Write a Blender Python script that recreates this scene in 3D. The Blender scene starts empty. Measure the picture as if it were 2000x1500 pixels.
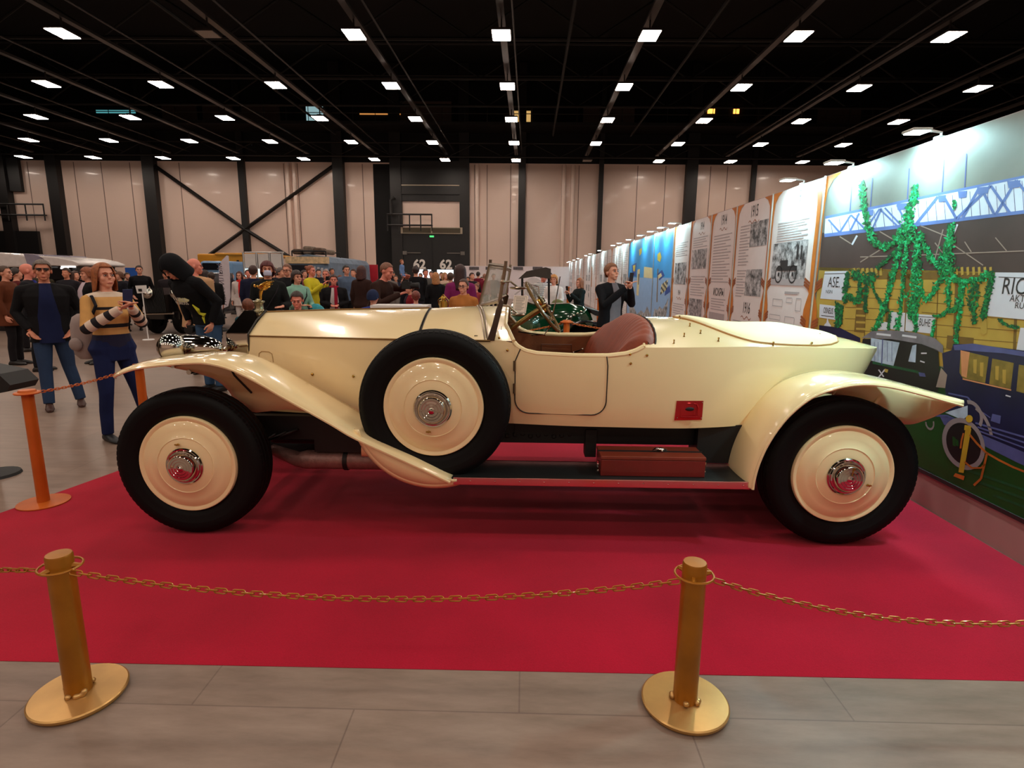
import bpy, math, random
import numpy as np
from mathutils import Vector, Matrix
random.seed(7); rng = np.random.default_rng(7)
SC = bpy.context.scene
COL = SC.collection
PI = math.pi

# ---------------------------------------------------------------- survey of the place
F = 1110.27; PITCH = .1873; ROLL = .0092; YAW = .0204; HC = 1.553
def _basis():
    cp, sp = math.cos(PITCH), math.sin(PITCH); cy, sy = math.cos(YAW), math.sin(YAW)
    fw = np.array([-sy*cp, cy*cp, -sp]); r = np.array([cy, sy, 0]); u = np.cross(r, fw)
    cr, sr = math.cos(ROLL), math.sin(ROLL)
    return cr*r + sr*u, -sr*r + cr*u, fw
R_, U_, W_ = _basis()
EYE = np.array([0, 0, HC])
def ray(px, py): return W_ + (px-1000)/F*R_ - (py-750)/F*U_
def aty(px, py, y):
    d = ray(px, py); return EYE + d*(y/d[1])
def atz(px, py, z):
    d = ray(px, py); return EYE + d*((z-HC)/d[2])
SK = .0086
def wallx(y): return 2.79 + SK*(y-3)
def atwall(px, py, off=0.0):
    d = ray(px, py); t = (2.79-off-SK*3)/(d[0]-SK*d[1]); return EYE + d*t

# ---------------------------------------------------------------- materials
def lin(c):
    return tuple(((v/255)/12.92 if v/255 <= .04045 else ((v/255+.055)/1.055)**2.4) for v in c)
MATS = {}
def mat(name, rgb, rough=.5, metal=0, vary=.06, scale=8, coat=0, bump=0, bscale=60, emit=None, estr=0, alpha=1, spec=.5, sheen=0, trans=0):
    if name in MATS: return MATS[name]
    m = bpy.data.materials.new(name); m.use_nodes = True
    nt = m.node_tree; b = nt.nodes['Principled BSDF']
    c = lin(rgb)
    b.inputs['Roughness'].default_value = rough; b.inputs['Metallic'].default_value = metal
    b.inputs['Coat Weight'].default_value = coat; b.inputs['Coat Roughness'].default_value = .04
    b.inputs['Specular IOR Level'].default_value = spec
    b.inputs['Sheen Weight'].default_value = sheen
    b.inputs['Transmission Weight'].default_value = trans
    b.inputs['Alpha'].default_value = alpha
    tc = nt.nodes.new('ShaderNodeTexCoord')
    if vary > 0:
        n = nt.nodes.new('ShaderNodeTexNoise'); n.inputs['Scale'].default_value = scale; n.inputs['Detail'].default_value = 4
        r = nt.nodes.new('ShaderNodeValToRGB')
        r.color_ramp.elements[0].position = .3; r.color_ramp.elements[1].position = .7
        r.color_ramp.elements[0].color = (*[max(0, v*(1-vary)) for v in c], 1)
        r.color_ramp.elements[1].color = (*[min(1, v*(1+vary)) for v in c], 1)
        nt.links.new(tc.outputs['Object'], n.inputs['Vector']); nt.links.new(n.outputs['Fac'], r.inputs['Fac'])
        nt.links.new(r.outputs['Color'], b.inputs['Base Color'])
    else: b.inputs['Base Color'].default_value = (*c, 1)
    if bump > 0:
        n2 = nt.nodes.new('ShaderNodeTexNoise'); n2.inputs['Scale'].default_value = bscale; n2.inputs['Detail'].default_value = 3
        bp = nt.nodes.new('ShaderNodeBump'); bp.inputs['Strength'].default_value = bump; bp.inputs['Distance'].default_value = .01
        nt.links.new(tc.outputs['Object'], n2.inputs['Vector']); nt.links.new(n2.outputs['Fac'], bp.inputs['Height'])
        nt.links.new(bp.outputs['Normal'], b.inputs['Normal'])
    if emit is not None:
        b.inputs['Emission Color'].default_value = (*emit, 1); b.inputs['Emission Strength'].default_value = estr
    MATS[name] = m
    return m

# ---------------------------------------------------------------- mesh builder
class MB:
    def __init__(s): s.v = []; s.f = []; s.m = []
    def add(s, vs, fs, m=0):
        o = len(s.v); s.v.extend([tuple(map(float, p)) for p in vs])
        s.f.extend([tuple(i+o for i in f) for f in fs]); s.m.extend([m]*len(fs)); return s
    def box(s, a, b, m=0, rz=0, c=None):
        x0, y0, z0 = a; x1, y1, z1 = b
        vs = [(x0,y0,z0),(x1,y0,z0),(x1,y1,z0),(x0,y1,z0),(x0,y0,z1),(x1,y0,z1),(x1,y1,z1),(x0,y1,z1)]
        if rz:
            cx, cy = c if c else ((x0+x1)/2, (y0+y1)/2); ca, sa = math.cos(rz), math.sin(rz)
            vs = [(cx+(x-cx)*ca-(y-cy)*sa, cy+(x-cx)*sa+(y-cy)*ca, z) for x, y, z in vs]
        return s.add(vs, [(0,3,2,1),(4,5,6,7),(0,1,5,4),(1,2,6,5),(2,3,7,6),(3,0,4,7)], m)
    def grid(s, P, m=0, cu=False, cv=False, flip=False):
        P = np.asarray(P, float); a, b = P.shape[:2]; fs = []
        for i in range(a if cu else a-1):
            for j in range(b if cv else b-1):
                q = (i*b+j, ((i+1) % a)*b+j, ((i+1) % a)*b+(j+1) % b, i*b+(j+1) % b)
                fs.append(q[::-1] if flip else q)
        return s.add(P.reshape(-1, 3), fs, m)
    def loft(s, rings, m=0, caps=True, flip=False):
        P = np.asarray(rings, float); n = P.shape[1]; k = len(P); o = len(s.v)
        s.grid(P, m, cv=True, flip=flip)
        if caps:
            s.f.append(tuple(o+j for j in (range(n) if flip else range(n-1, -1, -1)))); s.m.append(m)
            s.f.append(tuple(o+(k-1)*n+j for j in (range(n-1, -1, -1) if flip else range(n)))); s.m.append(m)
        return s
    def tube(s, pts, r, n=8, m=0, closed=False, caps=True, sx=1.0):
        pts = [np.asarray(p, float) for p in pts]; k = len(pts)
        rs = [r]*k if np.isscalar(r) else list(r)
        rings = []; prev = None
        for i in range(k):
            if closed: t = pts[(i+1) % k]-pts[i-1]
            else: t = pts[min(i+1, k-1)]-pts[max(i-1, 0)]
            t = t/(np.linalg.norm(t)+1e-12)
            if prev is None:
                a = np.array([0, 0, 1.]) if abs(t[2]) < .9 else np.array([1., 0, 0])
                u = np.cross(t, a)
            else: u = prev-t*np.dot(prev, t)
            u /= np.linalg.norm(u)+1e-12; w = np.cross(t, u); prev = u
            rings.append([pts[i]+rs[i]*(math.cos(2*PI*j/n)*u*sx+math.sin(2*PI*j/n)*w) for j in range(n)])
        if closed: return s.grid(rings, m, cu=True, cv=True)
        return s.loft(rings, m, caps)
    def lathe(s, prof, c, axis='z', n=32, m=0, caps=False, closed=False):
        c = np.asarray(c, float); rings = []
        for r, h in prof:
            ring = []
            for j in range(n):
                a = 2*PI*j/n; u, v = r*math.cos(a), r*math.sin(a)
                if axis == 'z': p = (u, v, h)
                elif axis == 'y': p = (u, h, v)
                else: p = (h, u, v)
                ring.append(c+np.array(p))
            rings.append(ring)
        if closed: return s.grid(rings, m, cu=True, cv=True)
        return s.loft(rings, m, caps)
    def prism(s, poly, fn, t0, t1, m=0):
        n = len(poly); vs = [fn(u, v, t0) for u, v in poly]+[fn(u, v, t1) for u, v in poly]
        fs = [tuple(range(n)), tuple(range(2*n-1, n-1, -1))]+[(i, i+n, (i+1) % n+n, (i+1) % n) for i in range(n)]
        return s.add(vs, fs, m)
    def sphere(s, c, r, n=12, m=0):
        r = (r, r, r) if np.isscalar(r) else r; c = np.asarray(c, float)
        P = [[c+np.array([r[0]*math.sin(PI*(i+.001)/n*.9995)*math.cos(2*PI*j/(2*n)), r[1]*math.sin(PI*(i+.001)/n*.9995)*math.sin(2*PI*j/(2*n)), r[2]*math.cos(PI*i/n)]) for j in range(2*n)] for i in range(n+1)]
        return s.grid(P, m, cv=True)
    def text(s, txt, o, u, v, size, m=0, ext=.002, bold=0, align='CENTER', sx=1.0):
        V, P = text_mesh(txt, bold, align); o = np.asarray(o, float); u = np.asarray(u, float); v = np.asarray(v, float)
        return s.add([o+u*p[0]*size*sx+v*p[1]*size for p in V], P, m)
_TX = {}
def text_mesh(txt, bold, align):
    k = (txt, bold, align)
    if k in _TX: return _TX[k]
    c = bpy.data.curves.new('lettering', 'FONT'); c.body = txt; c.size = 1; c.align_x = align; c.offset = bold; c.resolution_u = 3
    o = bpy.data.objects.new('lettering', c); COL.objects.link(o)
    dg = bpy.context.evaluated_depsgraph_get(); me = bpy.data.meshes.new_from_object(o.evaluated_get(dg))
    V = [tuple(p.co) for p in me.vertices]; P = [tuple(p.vertices) for p in me.polygons]
    bpy.data.objects.remove(o); bpy.data.curves.remove(c); bpy.data.meshes.remove(me)
    _TX[k] = (V, P); return _TX[k]

def root_of(o):
    while o.parent: o = o.parent
    return o
def ob(name, mb, mats, parent=None, loc=None, sharp=35, smooth=True, label=None, cat=None, group=None, kind=None, bevel=0, remesh=0, solid=0, sub=0, relax=3):
    me = bpy.data.meshes.new(name)
    base = np.array(root_of(parent).location) if parent else (np.array(loc, float) if loc is not None else np.zeros(3))
    V = np.array(mb.v)-base
    me.from_pydata([tuple(p) for p in V], [], mb.f)
    if not isinstance(mats, (list, tuple)): mats = [mats]
    for x in mats: me.materials.append(x)
    me.polygons.foreach_set('material_index', mb.m)
    me.polygons.foreach_set('use_smooth', [smooth]*len(mb.f))
    me.update()
    if smooth and sharp < 180: me.set_sharp_from_angle(angle=math.radians(sharp))
    o = bpy.data.objects.new(name, me); COL.objects.link(o)
    if parent: o.parent = parent
    else: o.location = base
    if solid:
        md = o.modifiers.new('thickness', 'SOLIDIFY'); md.thickness = solid; md.offset = 0
    if bevel:
        md = o.modifiers.new('bevel', 'BEVEL'); md.width = bevel; md.segments = 2; md.limit_method = 'ANGLE'; md.angle_limit = math.radians(40)
    if remesh:
        md = o.modifiers.new('skin', 'REMESH'); md.mode = 'VOXEL'; md.voxel_size = remesh; md.use_smooth_shade = True
        if relax:
            md = o.modifiers.new('relax', 'SMOOTH'); md.factor = .5; md.iterations = relax
    if sub:
        md = o.modifiers.new('sub', 'SUBSURF'); md.levels = sub; md.render_levels = sub
    tag(o, label, cat, group, kind)
    return o
def tag(o, label=None, cat=None, group=None, kind=None):
    if label: o['label'] = label
    if cat: o['category'] = cat
    if group: o['group'] = group
    if kind: o['kind'] = kind
    return o
def thing(name, loc, label, cat, group=None):
    o = bpy.data.objects.new(name, None); o.empty_display_size = .1; COL.objects.link(o); o.location = tuple(map(float, loc))
    return tag(o, label, cat, group)
def struct(name, mb, mats, parent=None, **k):
    return ob(name, mb, mats, parent, kind=None if parent else 'structure', **k)
def clone(o, loc, label=None, group=None, rz=None):
    r = o.copy(); COL.objects.link(r); r.location = tuple(map(float, loc))
    if rz is not None: r.rotation_euler = (0, 0, rz)
    if label: r['label'] = label
    if group: r['group'] = group
    for ch in list(o.children):
        c = ch.copy(); COL.objects.link(c); c.parent = r
        for g in list(ch.children):
            d = g.copy(); COL.objects.link(d); d.parent = c
    return r
def interp(x, T):
    xs = [t[0] for t in T]; return np.interp(x, xs, [t[1] for t in T])
def smooth_interp(x, T):
    # monotone-ish cubic through table
    xs = np.array([t[0] for t in T], float); ys = np.array([t[1] for t in T], float)
    d = np.gradient(ys, xs); x = np.clip(x, xs[0], xs[-1])
    i = np.clip(np.searchsorted(xs, x)-1, 0, len(xs)-2); h = xs[i+1]-xs[i]; t = (x-xs[i])/h
    return (2*t**3-3*t**2+1)*ys[i]+(t**3-2*t**2+t)*h*d[i]+(-2*t**3+3*t**2)*ys[i+1]+(t**3-t**2)*h*d[i+1]
def catmull(pts, n=8, closed=False):
    pts = [np.asarray(p, float) for p in pts]; out = []; k = len(pts)
    for i in range(k if closed else k-1):
        p0 = pts[(i-1) % k] if closed or i > 0 else 2*pts[0]-pts[1]
        p1 = pts[i]; p2 = pts[(i+1) % k]
        p3 = pts[(i+2) % k] if closed or i+2 < k else 2*pts[-1]-pts[-2]
        for j in range(n):
            t = j/n; out.append(.5*((2*p1)+(p2-p0)*t+(2*p0-5*p1+4*p2-p3)*t*t+(3*p1-p0-3*p2+p3)*t**3))
    if not closed: out.append(pts[-1])
    return out

# common materials
M_BLACK = mat('black_steel', (14, 13, 14), .55)
M_CREAM = mat('cream_paint', (246, 222, 172), .22, vary=.015, scale=3, coat=.9)
M_CHROME = mat('polished_nickel', (205, 200, 190), .06, 1, vary=.02)
M_BRASS = mat('brass', (200, 160, 80), .2, 1)
M_GOLD = mat('gilded_bronze', (196, 150, 66), .22, 1)
M_RUBBER = mat('black_rubber', (7, 7, 8), .6, bump=.05, bscale=200, spec=.18)
M_DARK = mat('dark_underbody', (10, 9, 10), .6)
M_LEATHER = mat('brown_leather', (132, 58, 34), .5, spec=.3, vary=.15, scale=12, bump=.15, bscale=90)
M_LEATHER2 = mat('tan_leather_trim', (120, 66, 34), .45, vary=.12, scale=10, bump=.1, bscale=90)
M_SEAM = mat('dark_seam', (30, 22, 14), .6)
M_WHITE = mat('white_board', (225, 222, 220), .5, vary=.02)
M_ALU = mat('aluminium', (215, 215, 215), .3, .9)
# ---------------------------------------------------------------- the hall
FAR = False                                              # measures of the end wall were taken at 43 m; it stands at 45.5 m
def hall(u, v, z):                                       # hall axes: u across, v deep
    if FAR:
        k = (v+2.5)/v; u *= k; z = HC+(z-HC)*k if z > .5 else z; v += 2.5
    return (u+SK*v, v+.008*u, z)
def hbox(mb, a, b, m=0):
    x0, y0, z0 = a; x1, y1, z1 = b
    vs = [hall(*p) for p in [(x0,y0,z0),(x1,y0,z0),(x1,y1,z0),(x0,y1,z0),(x0,y0,z1),(x1,y0,z1),(x1,y1,z1),(x0,y1,z1)]]
    return mb.add(vs, [(0,3,2,1),(4,5,6,7),(0,1,5,4),(1,2,6,5),(2,3,7,6),(3,0,4,7)], m)

def floor_material():
    m = bpy.data.materials.new('polished_concrete_tiles'); m.use_nodes = True; nt = m.node_tree; b = nt.nodes['Principled BSDF']
    L = nt.links.new; tc = nt.nodes.new('ShaderNodeTexCoord')
    mp = nt.nodes.new('ShaderNodeMapping'); mp.inputs['Scale'].default_value = (1, 1, 1); mp.inputs['Rotation'].default_value = (0, 0, .0); L(tc.outputs['Object'], mp.inputs['Vector'])
    br = nt.nodes.new('ShaderNodeTexBrick'); br.inputs['Scale'].default_value = 1.0
    br.inputs['Brick Width'].default_value = 1.2; br.inputs['Row Height'].default_value = .6; br.inputs['Mortar Size'].default_value = .003; br.offset = .5
    br.inputs['Color1'].default_value = (*lin((138, 118, 106)), 1); br.inputs['Color2'].default_value = (*lin((147, 126, 113)), 1); br.inputs['Mortar'].default_value = (*lin((121, 102, 92)), 1)
    L(mp.outputs['Vector'], br.inputs['Vector'])
    ms = nt.nodes.new('ShaderNodeMapping'); ms.inputs['Rotation'].default_value = (0, 0, .6); ms.inputs['Scale'].default_value = (1.2, 5, 1); L(tc.outputs['Object'], ms.inputs['Vector'])
    no = nt.nodes.new('ShaderNodeTexNoise'); no.inputs['Scale'].default_value = 2.2; no.inputs['Detail'].default_value = 8; no.inputs['Roughness'].default_value = .65; L(ms.outputs['Vector'], no.inputs['Vector'])
    rp = nt.nodes.new('ShaderNodeValToRGB'); rp.color_ramp.elements[0].position = .3; rp.color_ramp.elements[0].color = (.72, .69, .67, 1); rp.color_ramp.elements[1].position = .72; rp.color_ramp.elements[1].color = (1.12, 1.12, 1.12, 1)
    L(no.outputs['Fac'], rp.inputs['Fac'])
    mx = nt.nodes.new('ShaderNodeMix'); mx.data_type = 'RGBA'; mx.blend_type = 'MULTIPLY'; mx.inputs['Factor'].default_value = 1
    L(br.outputs['Color'], mx.inputs['A']); L(rp.outputs['Color'], mx.inputs['B']); L(mx.outputs['Result'], b.inputs['Base Color'])
    rr = nt.nodes.new('ShaderNodeMapRange'); b.inputs['Specular IOR Level'].default_value = .16; rr.inputs['To Min'].default_value = .26; rr.inputs['To Max'].default_value = .46; L(no.outputs['Fac'], rr.inputs['Value']); L(rr.outputs['Result'], b.inputs['Roughness'])
    return m
mb = MB(); mb.add([(-60, -14, 0), (60, -14, 0), (60, 50, 0), (-60, 50, 0)], [(0, 1, 2, 3)])
struct('floor', mb, floor_material())

# red carpet under the car
def carpet_material():
    m = bpy.data.materials.new('red_carpet'); m.use_nodes = True; nt = m.node_tree; b = nt.nodes['Principled BSDF']; L = nt.links.new
    tc = nt.nodes.new('ShaderNodeTexCoord'); n = nt.nodes.new('ShaderNodeTexNoise'); n.inputs['Scale'].default_value = 260; n.inputs['Detail'].default_value = 3
    n2 = nt.nodes.new('ShaderNodeTexNoise'); n2.inputs['Scale'].default_value = 1.6; n2.inputs['Detail'].default_value = 5
    r = nt.nodes.new('ShaderNodeValToRGB'); r.color_ramp.elements[0].position = .35; r.color_ramp.elements[1].position = .65
    r.color_ramp.elements[0].color = (*lin((150, 6, 34)), 1); r.color_ramp.elements[1].color = (*lin((178, 9, 44)), 1)
    ad = nt.nodes.new('ShaderNodeMath'); ad.operation = 'ADD'; hv = nt.nodes.new('ShaderNodeMath'); hv.operation = 'MULTIPLY'; hv.inputs[1].default_value = .5
    L(tc.outputs['Object'], n.inputs['Vector']); L(tc.outputs['Object'], n2.inputs['Vector'])
    L(n.outputs['Fac'], ad.inputs[0]); L(n2.outputs['Fac'], ad.inputs[1]); L(ad.outputs[0], hv.inputs[0]); L(hv.outputs[0], r.inputs['Fac']); L(r.outputs['Color'], b.inputs['Base Color'])
    b.inputs['Roughness'].default_value = .95; b.inputs['Sheen Weight'].default_value = .1; b.inputs['Specular IOR Level'].default_value = .1
    bp = nt.nodes.new('ShaderNodeBump'); bp.inputs['Strength'].default_value = .35; bp.inputs['Distance'].default_value = .004; L(n.outputs['Fac'], bp.inputs['Height']); L(bp.outputs['Normal'], b.inputs['Normal'])
    return m
mb = MB()
cp = [(-4.2, 2.0), (2.775, 2.035), (2.80, 5.6), (-2.9, 5.65), (-3.41, 3.42)]
mb.prism(cp, lambda u, v, t: (u, v, t), .002, .0003)
ob('red_carpet', mb, carpet_material(), loc=(-.3, 3.8, 0), smooth=False, label='large red carpet laid on the grey floor under the cream open car', cat='carpet')

# back wall: pale panels between black steel columns
VW = 43.0; FAR = True
M_PANEL = mat('pale_wall_panel', (226, 200, 186), .32, vary=.02, scale=.3, coat=.15)
M_PANEL2 = mat('pale_duct_cladding', (232, 208, 194), .15, vary=.02, coat=.6)
M_GROOVE = mat('panel_groove', (120, 98, 88), .6)
M_COLM = mat('black_column_paint', (20, 17, 17), .5)
mb = MB(); hbox(mb, (-60, VW, 0), (60, VW+.3, 9.5)); hbox(mb, (-60, VW, 9.5), (60, VW+.3, 17), 1)
for u in (-36.6, -33.2, -31.2, -29.1, -25.5, -17.9, -16.9, -12.2, -10.9, -4.1, -3.2, -1.5, 2.2, 3.4, 7.6, 9.6, 12.8, 14.0): hbox(mb, (u, VW-.012, 0), (u+.05, VW, 9.4), 2)
hbox(mb, (-11.4, VW-.03, 0), (-10.2, VW, 9.4), 1); 
struct('wall_back', mb, [M_PANEL, mat('black_upper_wall', (7, 6, 7), .9), M_GROOVE], smooth=False)
mb = MB()
for u, w in ((-38.6, .7), (-34.9, .8), (-27.9, .85), (-14.2, .75), (-.9, .5), (11.0, .8)): hbox(mb, (u, VW-.5, 0), (u+w, VW, 16))
for u, w in ((-21.1, .45), (4.85, .32), (15.7, .32), (-10.15, .8), (-5.15, .7)): hbox(mb, (u, VW-.3, 0), (u+w, VW, 16))
struct('trim_1', mb, M_COLM, smooth=False)                      # the black steel columns
mb = MB()
def beam(p, q, r=.14, mb=mb): mb.tube([hall(*p), hall(*q)], r, 4)
for a, b in (((-27.2, VW-.25, 9.2), (-20.9, VW-.25, 4.75)), ((-20.9, VW-.25, 4.75), (-14.2, VW-.25, 9.2)), ((-27.2, VW-.25, .6), (-20.9, VW-.25, 4.75)), ((-20.9, VW-.25, 4.75), (-14.2, VW-.25, .6))): beam(a, b)
struct('trim_2', mb, M_COLM, smooth=False)                      # the cross bracing
mb = MB()
for u in (-17.6, -17.1, -3.9, 2.35, 3.0): mb.tube([hall(u, VW-.12, 0), hall(u, VW-.12, 9.4)], .16, 12)
struct('trim_3', mb, M_PANEL2)                                  # shiny clad pipes on the wall
# truck door with numerals
mb = MB(); hbox(mb, (-9.45, VW-.2, 0), (-4.95, VW-.05, 4.6)); hbox(mb, (-9.45, VW-.32, 4.55), (-4.95, VW-.05, 5.0), 1)
hbox(mb, (-9.3, VW-.3, 4.6), (-7.25, VW-.33, 4.95), 2); hbox(mb, (-7.15, VW-.3, 4.6), (-5.1, VW-.33, 4.95), 2)
hbox(mb, (-9.6, VW-.2, 6.85), (-4.9, VW-.02, 9.6)); hbox(mb, (-9.5, VW-.25, 7.9), (-5.0, VW-.2, 7.97), 1); hbox(mb, (-9.5, VW-.3, 7.3), (-5.0, VW-.2, 7.5), 3)
d2 = struct('door_2', mb, [mat('black_gate_leaf', (16, 15, 16), .5), mat('pale_gate_frame', (170, 155, 135), .5), mat('olive_gate_panel', (72, 62, 44), .6), M_COLM], smooth=False)
mb = MB(); hbox(mb, (-7.24, VW-.235, 0), (-7.16, VW-.2, 4.5)); struct('door_gap', mb, M_DARK, d2)
for u in (-8.15, -6.2):
    mb = MB(); mb.text('62', hall(u, VW-.24, 2.05), (1, .008, 0), (0, 0, 1), .98, bold=.035)
    struct('door_number', mb, mat('white_paint', (235, 230, 225), .5, vary=.02), d2, smooth=False)
for u, w in ((-8.5, 1.2), (-7.0, .0), (-6.85, 1.2), (-5.5, .0)):
    if w:
        mb = MB(); hbox(mb, (u, VW-.24, .9), (u+w, VW-.2, 1.98)); struct('door_window', mb, mat('daylit_door_window', (240, 245, 250), .3, emit=(.85, .93, 1), estr=1.3), d2, smooth=False)
for s in (0, 1):
    mb = MB(); u = -9.35 if s == 0 else -6.1
    hbox(mb, (u, VW-.3, 3.15), (u+1.3, VW-.24, 3.21)); hbox(mb, (u if s == 0 else u+1.0, VW-.32, 3.05), (u+.3 if s == 0 else u+1.3, VW-.22, 3.3))
    struct('door_bolt', mb, mat('grey_steel', (120, 115, 110), .4, .7), d2, smooth=False)
mb = MB(); hbox(mb, (-7.35, VW-.34, 4.3), (-7.05, VW-.24, 4.42)); struct('exit_lamp', mb, mat('green_exit_lamp', (60, 190, 90), .4, emit=(.1, .8, .25), estr=1.0), d2, smooth=False)
# black ducting frame over the door and at the left bay
def pipe_rack(u0, u1, z0, name, label):
    mb = MB(); v = VW-.75
    for z in (z0, z0+.75): mb.tube([hall(u0, v, z), hall(u1, v, z)], .07, 6)
    for u in np.linspace(u0, u1, 5): mb.tube([hall(u, v, z0-.4), hall(u, v, z0+.8)], .05, 6)
    mb.tube([hall(u0+.3, v, z0+.75), hall(u0+.3, v, z0+1.7), hall(u0+.6, v, z0+1.9)], .12, 6)
    mb.tube([hall(u0, v, z0+.75), hall(u0, VW-.56, z0+.75)], .05, 6); mb.tube([hall(u1, v, z0), hall(u1, VW-.56, z0)], .05, 6)
    p = hall((u0+u1)/2, VW-.75, z0)
    ob(name, mb, M_COLM, loc=p, label=label, cat='pipes')
pipe_rack(-10.3, -7.1, 5.1, 'pipe_rack', 'black pipe rack on the wall above the number 62 doors')
pipe_rack(-40.5, -35.2, 5.6, 'pipe_rack', 'black pipe rack on the back wall at far left')
mb = MB(); hbox(mb, (-42, VW-.3, 0), (-36.3, VW-.05, 4.5)); hbox(mb, (-42, VW-.3, 7.3), (-37, VW-.05, 9.6))
struct('door_1', mb, MATS['black_gate_leaf'], smooth=False)

FAR = False
# ceiling, side walls
mb = MB(); mb.box((-60, -14, 17), (60, 50, 17.2)); struct('ceiling', mb, mat('black_ceiling', (6, 5, 6), .9), smooth=False)
mb = MB(); mb.box((-60.2, -14, 0), (-60, 50, 17)); struct('wall_left', mb, mat('dark_side_wall', (40, 34, 32), .8), smooth=False)
mb = MB(); mb.box((60, -14, 0), (60.2, 50, 17)); struct('wall_side', mb, MATS['dark_side_wall'], smooth=False)
mb = MB(); mb.box((-60, -14.2, 0), (60, -14, 17)); struct('wall_front', mb, M_PANEL, smooth=False)

# ceiling lights on tracks: a regular grid of square LED panels under cable rails
ZL = 9.55
M_LED = mat('lit_led_panel', (255, 250, 245), .4, vary=0, emit=(1, .84, .71), estr=49)
M_LEDOFF = mat('unlit_led_panel', (150, 145, 140), .4, vary=0)
M_RAIL = mat('dark_cable_rail', (50, 45, 44), .45, .3)
def light_proto():
    t = thing('ceiling_light', (0, 0, ZL), '', 'ceiling light')
    mb = MB(); mb.box((-.33, -.45, ZL+.02), (.33, .45, ZL+.09)); mb.tube([(0, 0, ZL+.09), (0, 0, ZL+.5)], .03, 6); mb.box((-.12, -.12, ZL+.09), (.12, .12, ZL+.2))
    ob('housing', mb, M_RAIL, t, smooth=False)
    mb = MB(); mb.box((-.3, -.42, ZL), (.3, .42, ZL+.025)); ob('diffuser', mb, M_LED, t, smooth=False)
    return t
LAMP_W = 84
U0, V0, DU, DV = -1.08, 21.1, 5.0, 5.27
lp = light_proto(); first = True
ORD = ['first', 'second', 'third', 'fourth', 'fifth', 'sixth', 'seventh', 'eighth']
for k in range(-6, 5):
    for j in range(-8, 5):
        if (k, j) in ((0, -2), (4, 1)): continue
        p = hall(U0+DU*j, V0+DV*k, ZL)
        if k >= 0 and abs(p[0]) > 1.02*p[1]: continue
        if k < 0:
            if abs(j+.2) > 4: continue
            ld = bpy.data.lights.new('hall_lamp', 'AREA'); ld.shape = 'SQUARE'; ld.size = .6; ld.energy = LAMP_W; ld.color = (1, .84, .71)
            o = bpy.data.objects.new('hall_lamp', ld); COL.objects.link(o); o.location = p; continue
        row = ['nearest', 'second', 'third', 'fourth', 'farthest'][k]
        if j == 0: lab = 'lit panel lamp, %s ceiling row, on the middle rail' % row
        else: lab = 'lit panel lamp, %s ceiling row, %s to the %s of the middle rail' % (row, ORD[abs(j)-1], 'left' if j < 0 else 'right')
        if first: o = lp; o.location = p; o['label'] = lab; first = False
        else: o = clone(lp, p, lab)
        o['group'] = 'square panel lamps of the hall ceiling'
for k, j in ((0, -2), (4, 1)):
    p = hall(U0+DU*j, V0+DV*k, ZL); o = thing('ceiling_light', p, 'unlit grey panel lamp in the %s' % ('nearest ceiling row, second left of the middle rail' if k == 0 else 'farthest ceiling row, right of the middle rail'), 'ceiling light', 'unlit panel lamps of the hall ceiling')
    mb = MB(); mb.box((p[0]-.33, p[1]-.33, ZL+.02), (p[0]+.33, p[1]+.33, ZL+.09)); mb.tube([(p[0], p[1], ZL+.09), (p[0], p[1], ZL+.5)], .03, 6); ob('housing', mb, M_RAIL, o, smooth=False)
    mb = MB(); mb.box((p[0]-.3, p[1]-.3, ZL), (p[0]+.3, p[1]+.3, ZL+.025)); ob('diffuser', mb, M_LEDOFF, o, smooth=False)
mb = MB()
for j in range(-8, 6):
    u = U0+DU*j; hbox(mb, (u-.12, -12, ZL+.5), (u+.12, VW, ZL+.6)); mb.tube([hall(u+.35, -12, ZL+1.0), hall(u+.35, VW+2, ZL+1.0)], .04, 6)
struct('trim_4', mb, mat('grey_cable_tray', (62, 57, 55), .4, .5), smooth=False)      # cable trays that carry the lamps
mb = MB()
for v in (8.0, 13.3, 18.6, 23.8, 29, 34.4, 39.6):
    for z in (12.4, 14.2): mb.tube([hall(-58, v, z), hall(58, v, z)], .09, 6)
    n = 40
    for i in range(n): mb.tube([hall(-58+116*i/n, v, 12.4 if i % 2 else 14.2), hall(-58+116*(i+1)/n, v, 14.2 if i % 2 else 12.4)], .05, 5)
for u in (-30, -14, -7, 1.5, 7, 14.5, 24): mb.tube([hall(u, -10, 11.4), hall(u, VW, 11.4)], .07, 6)
struct('trim_5', mb, mat('black_roof_truss', (5, 5, 5), .7), smooth=False)
# low steel truss just above the wall head
FAR = True
mb = MB()
for z in (9.7, 10.6): mb.tube([hall(-58, VW-1.2, z), hall(58, VW-1.2, z)], .06, 6)
for i in range(60): mb.tube([hall(-58+116*i/60, VW-1.2, 9.7 if i % 2 else 10.6), hall(-58+116*(i+1)/60, VW-1.2, 10.6 if i % 2 else 9.7)], .035, 5)
struct('trim_6', mb, mat('dark_grey_truss', (22, 20, 20), .5), smooth=False)
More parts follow.
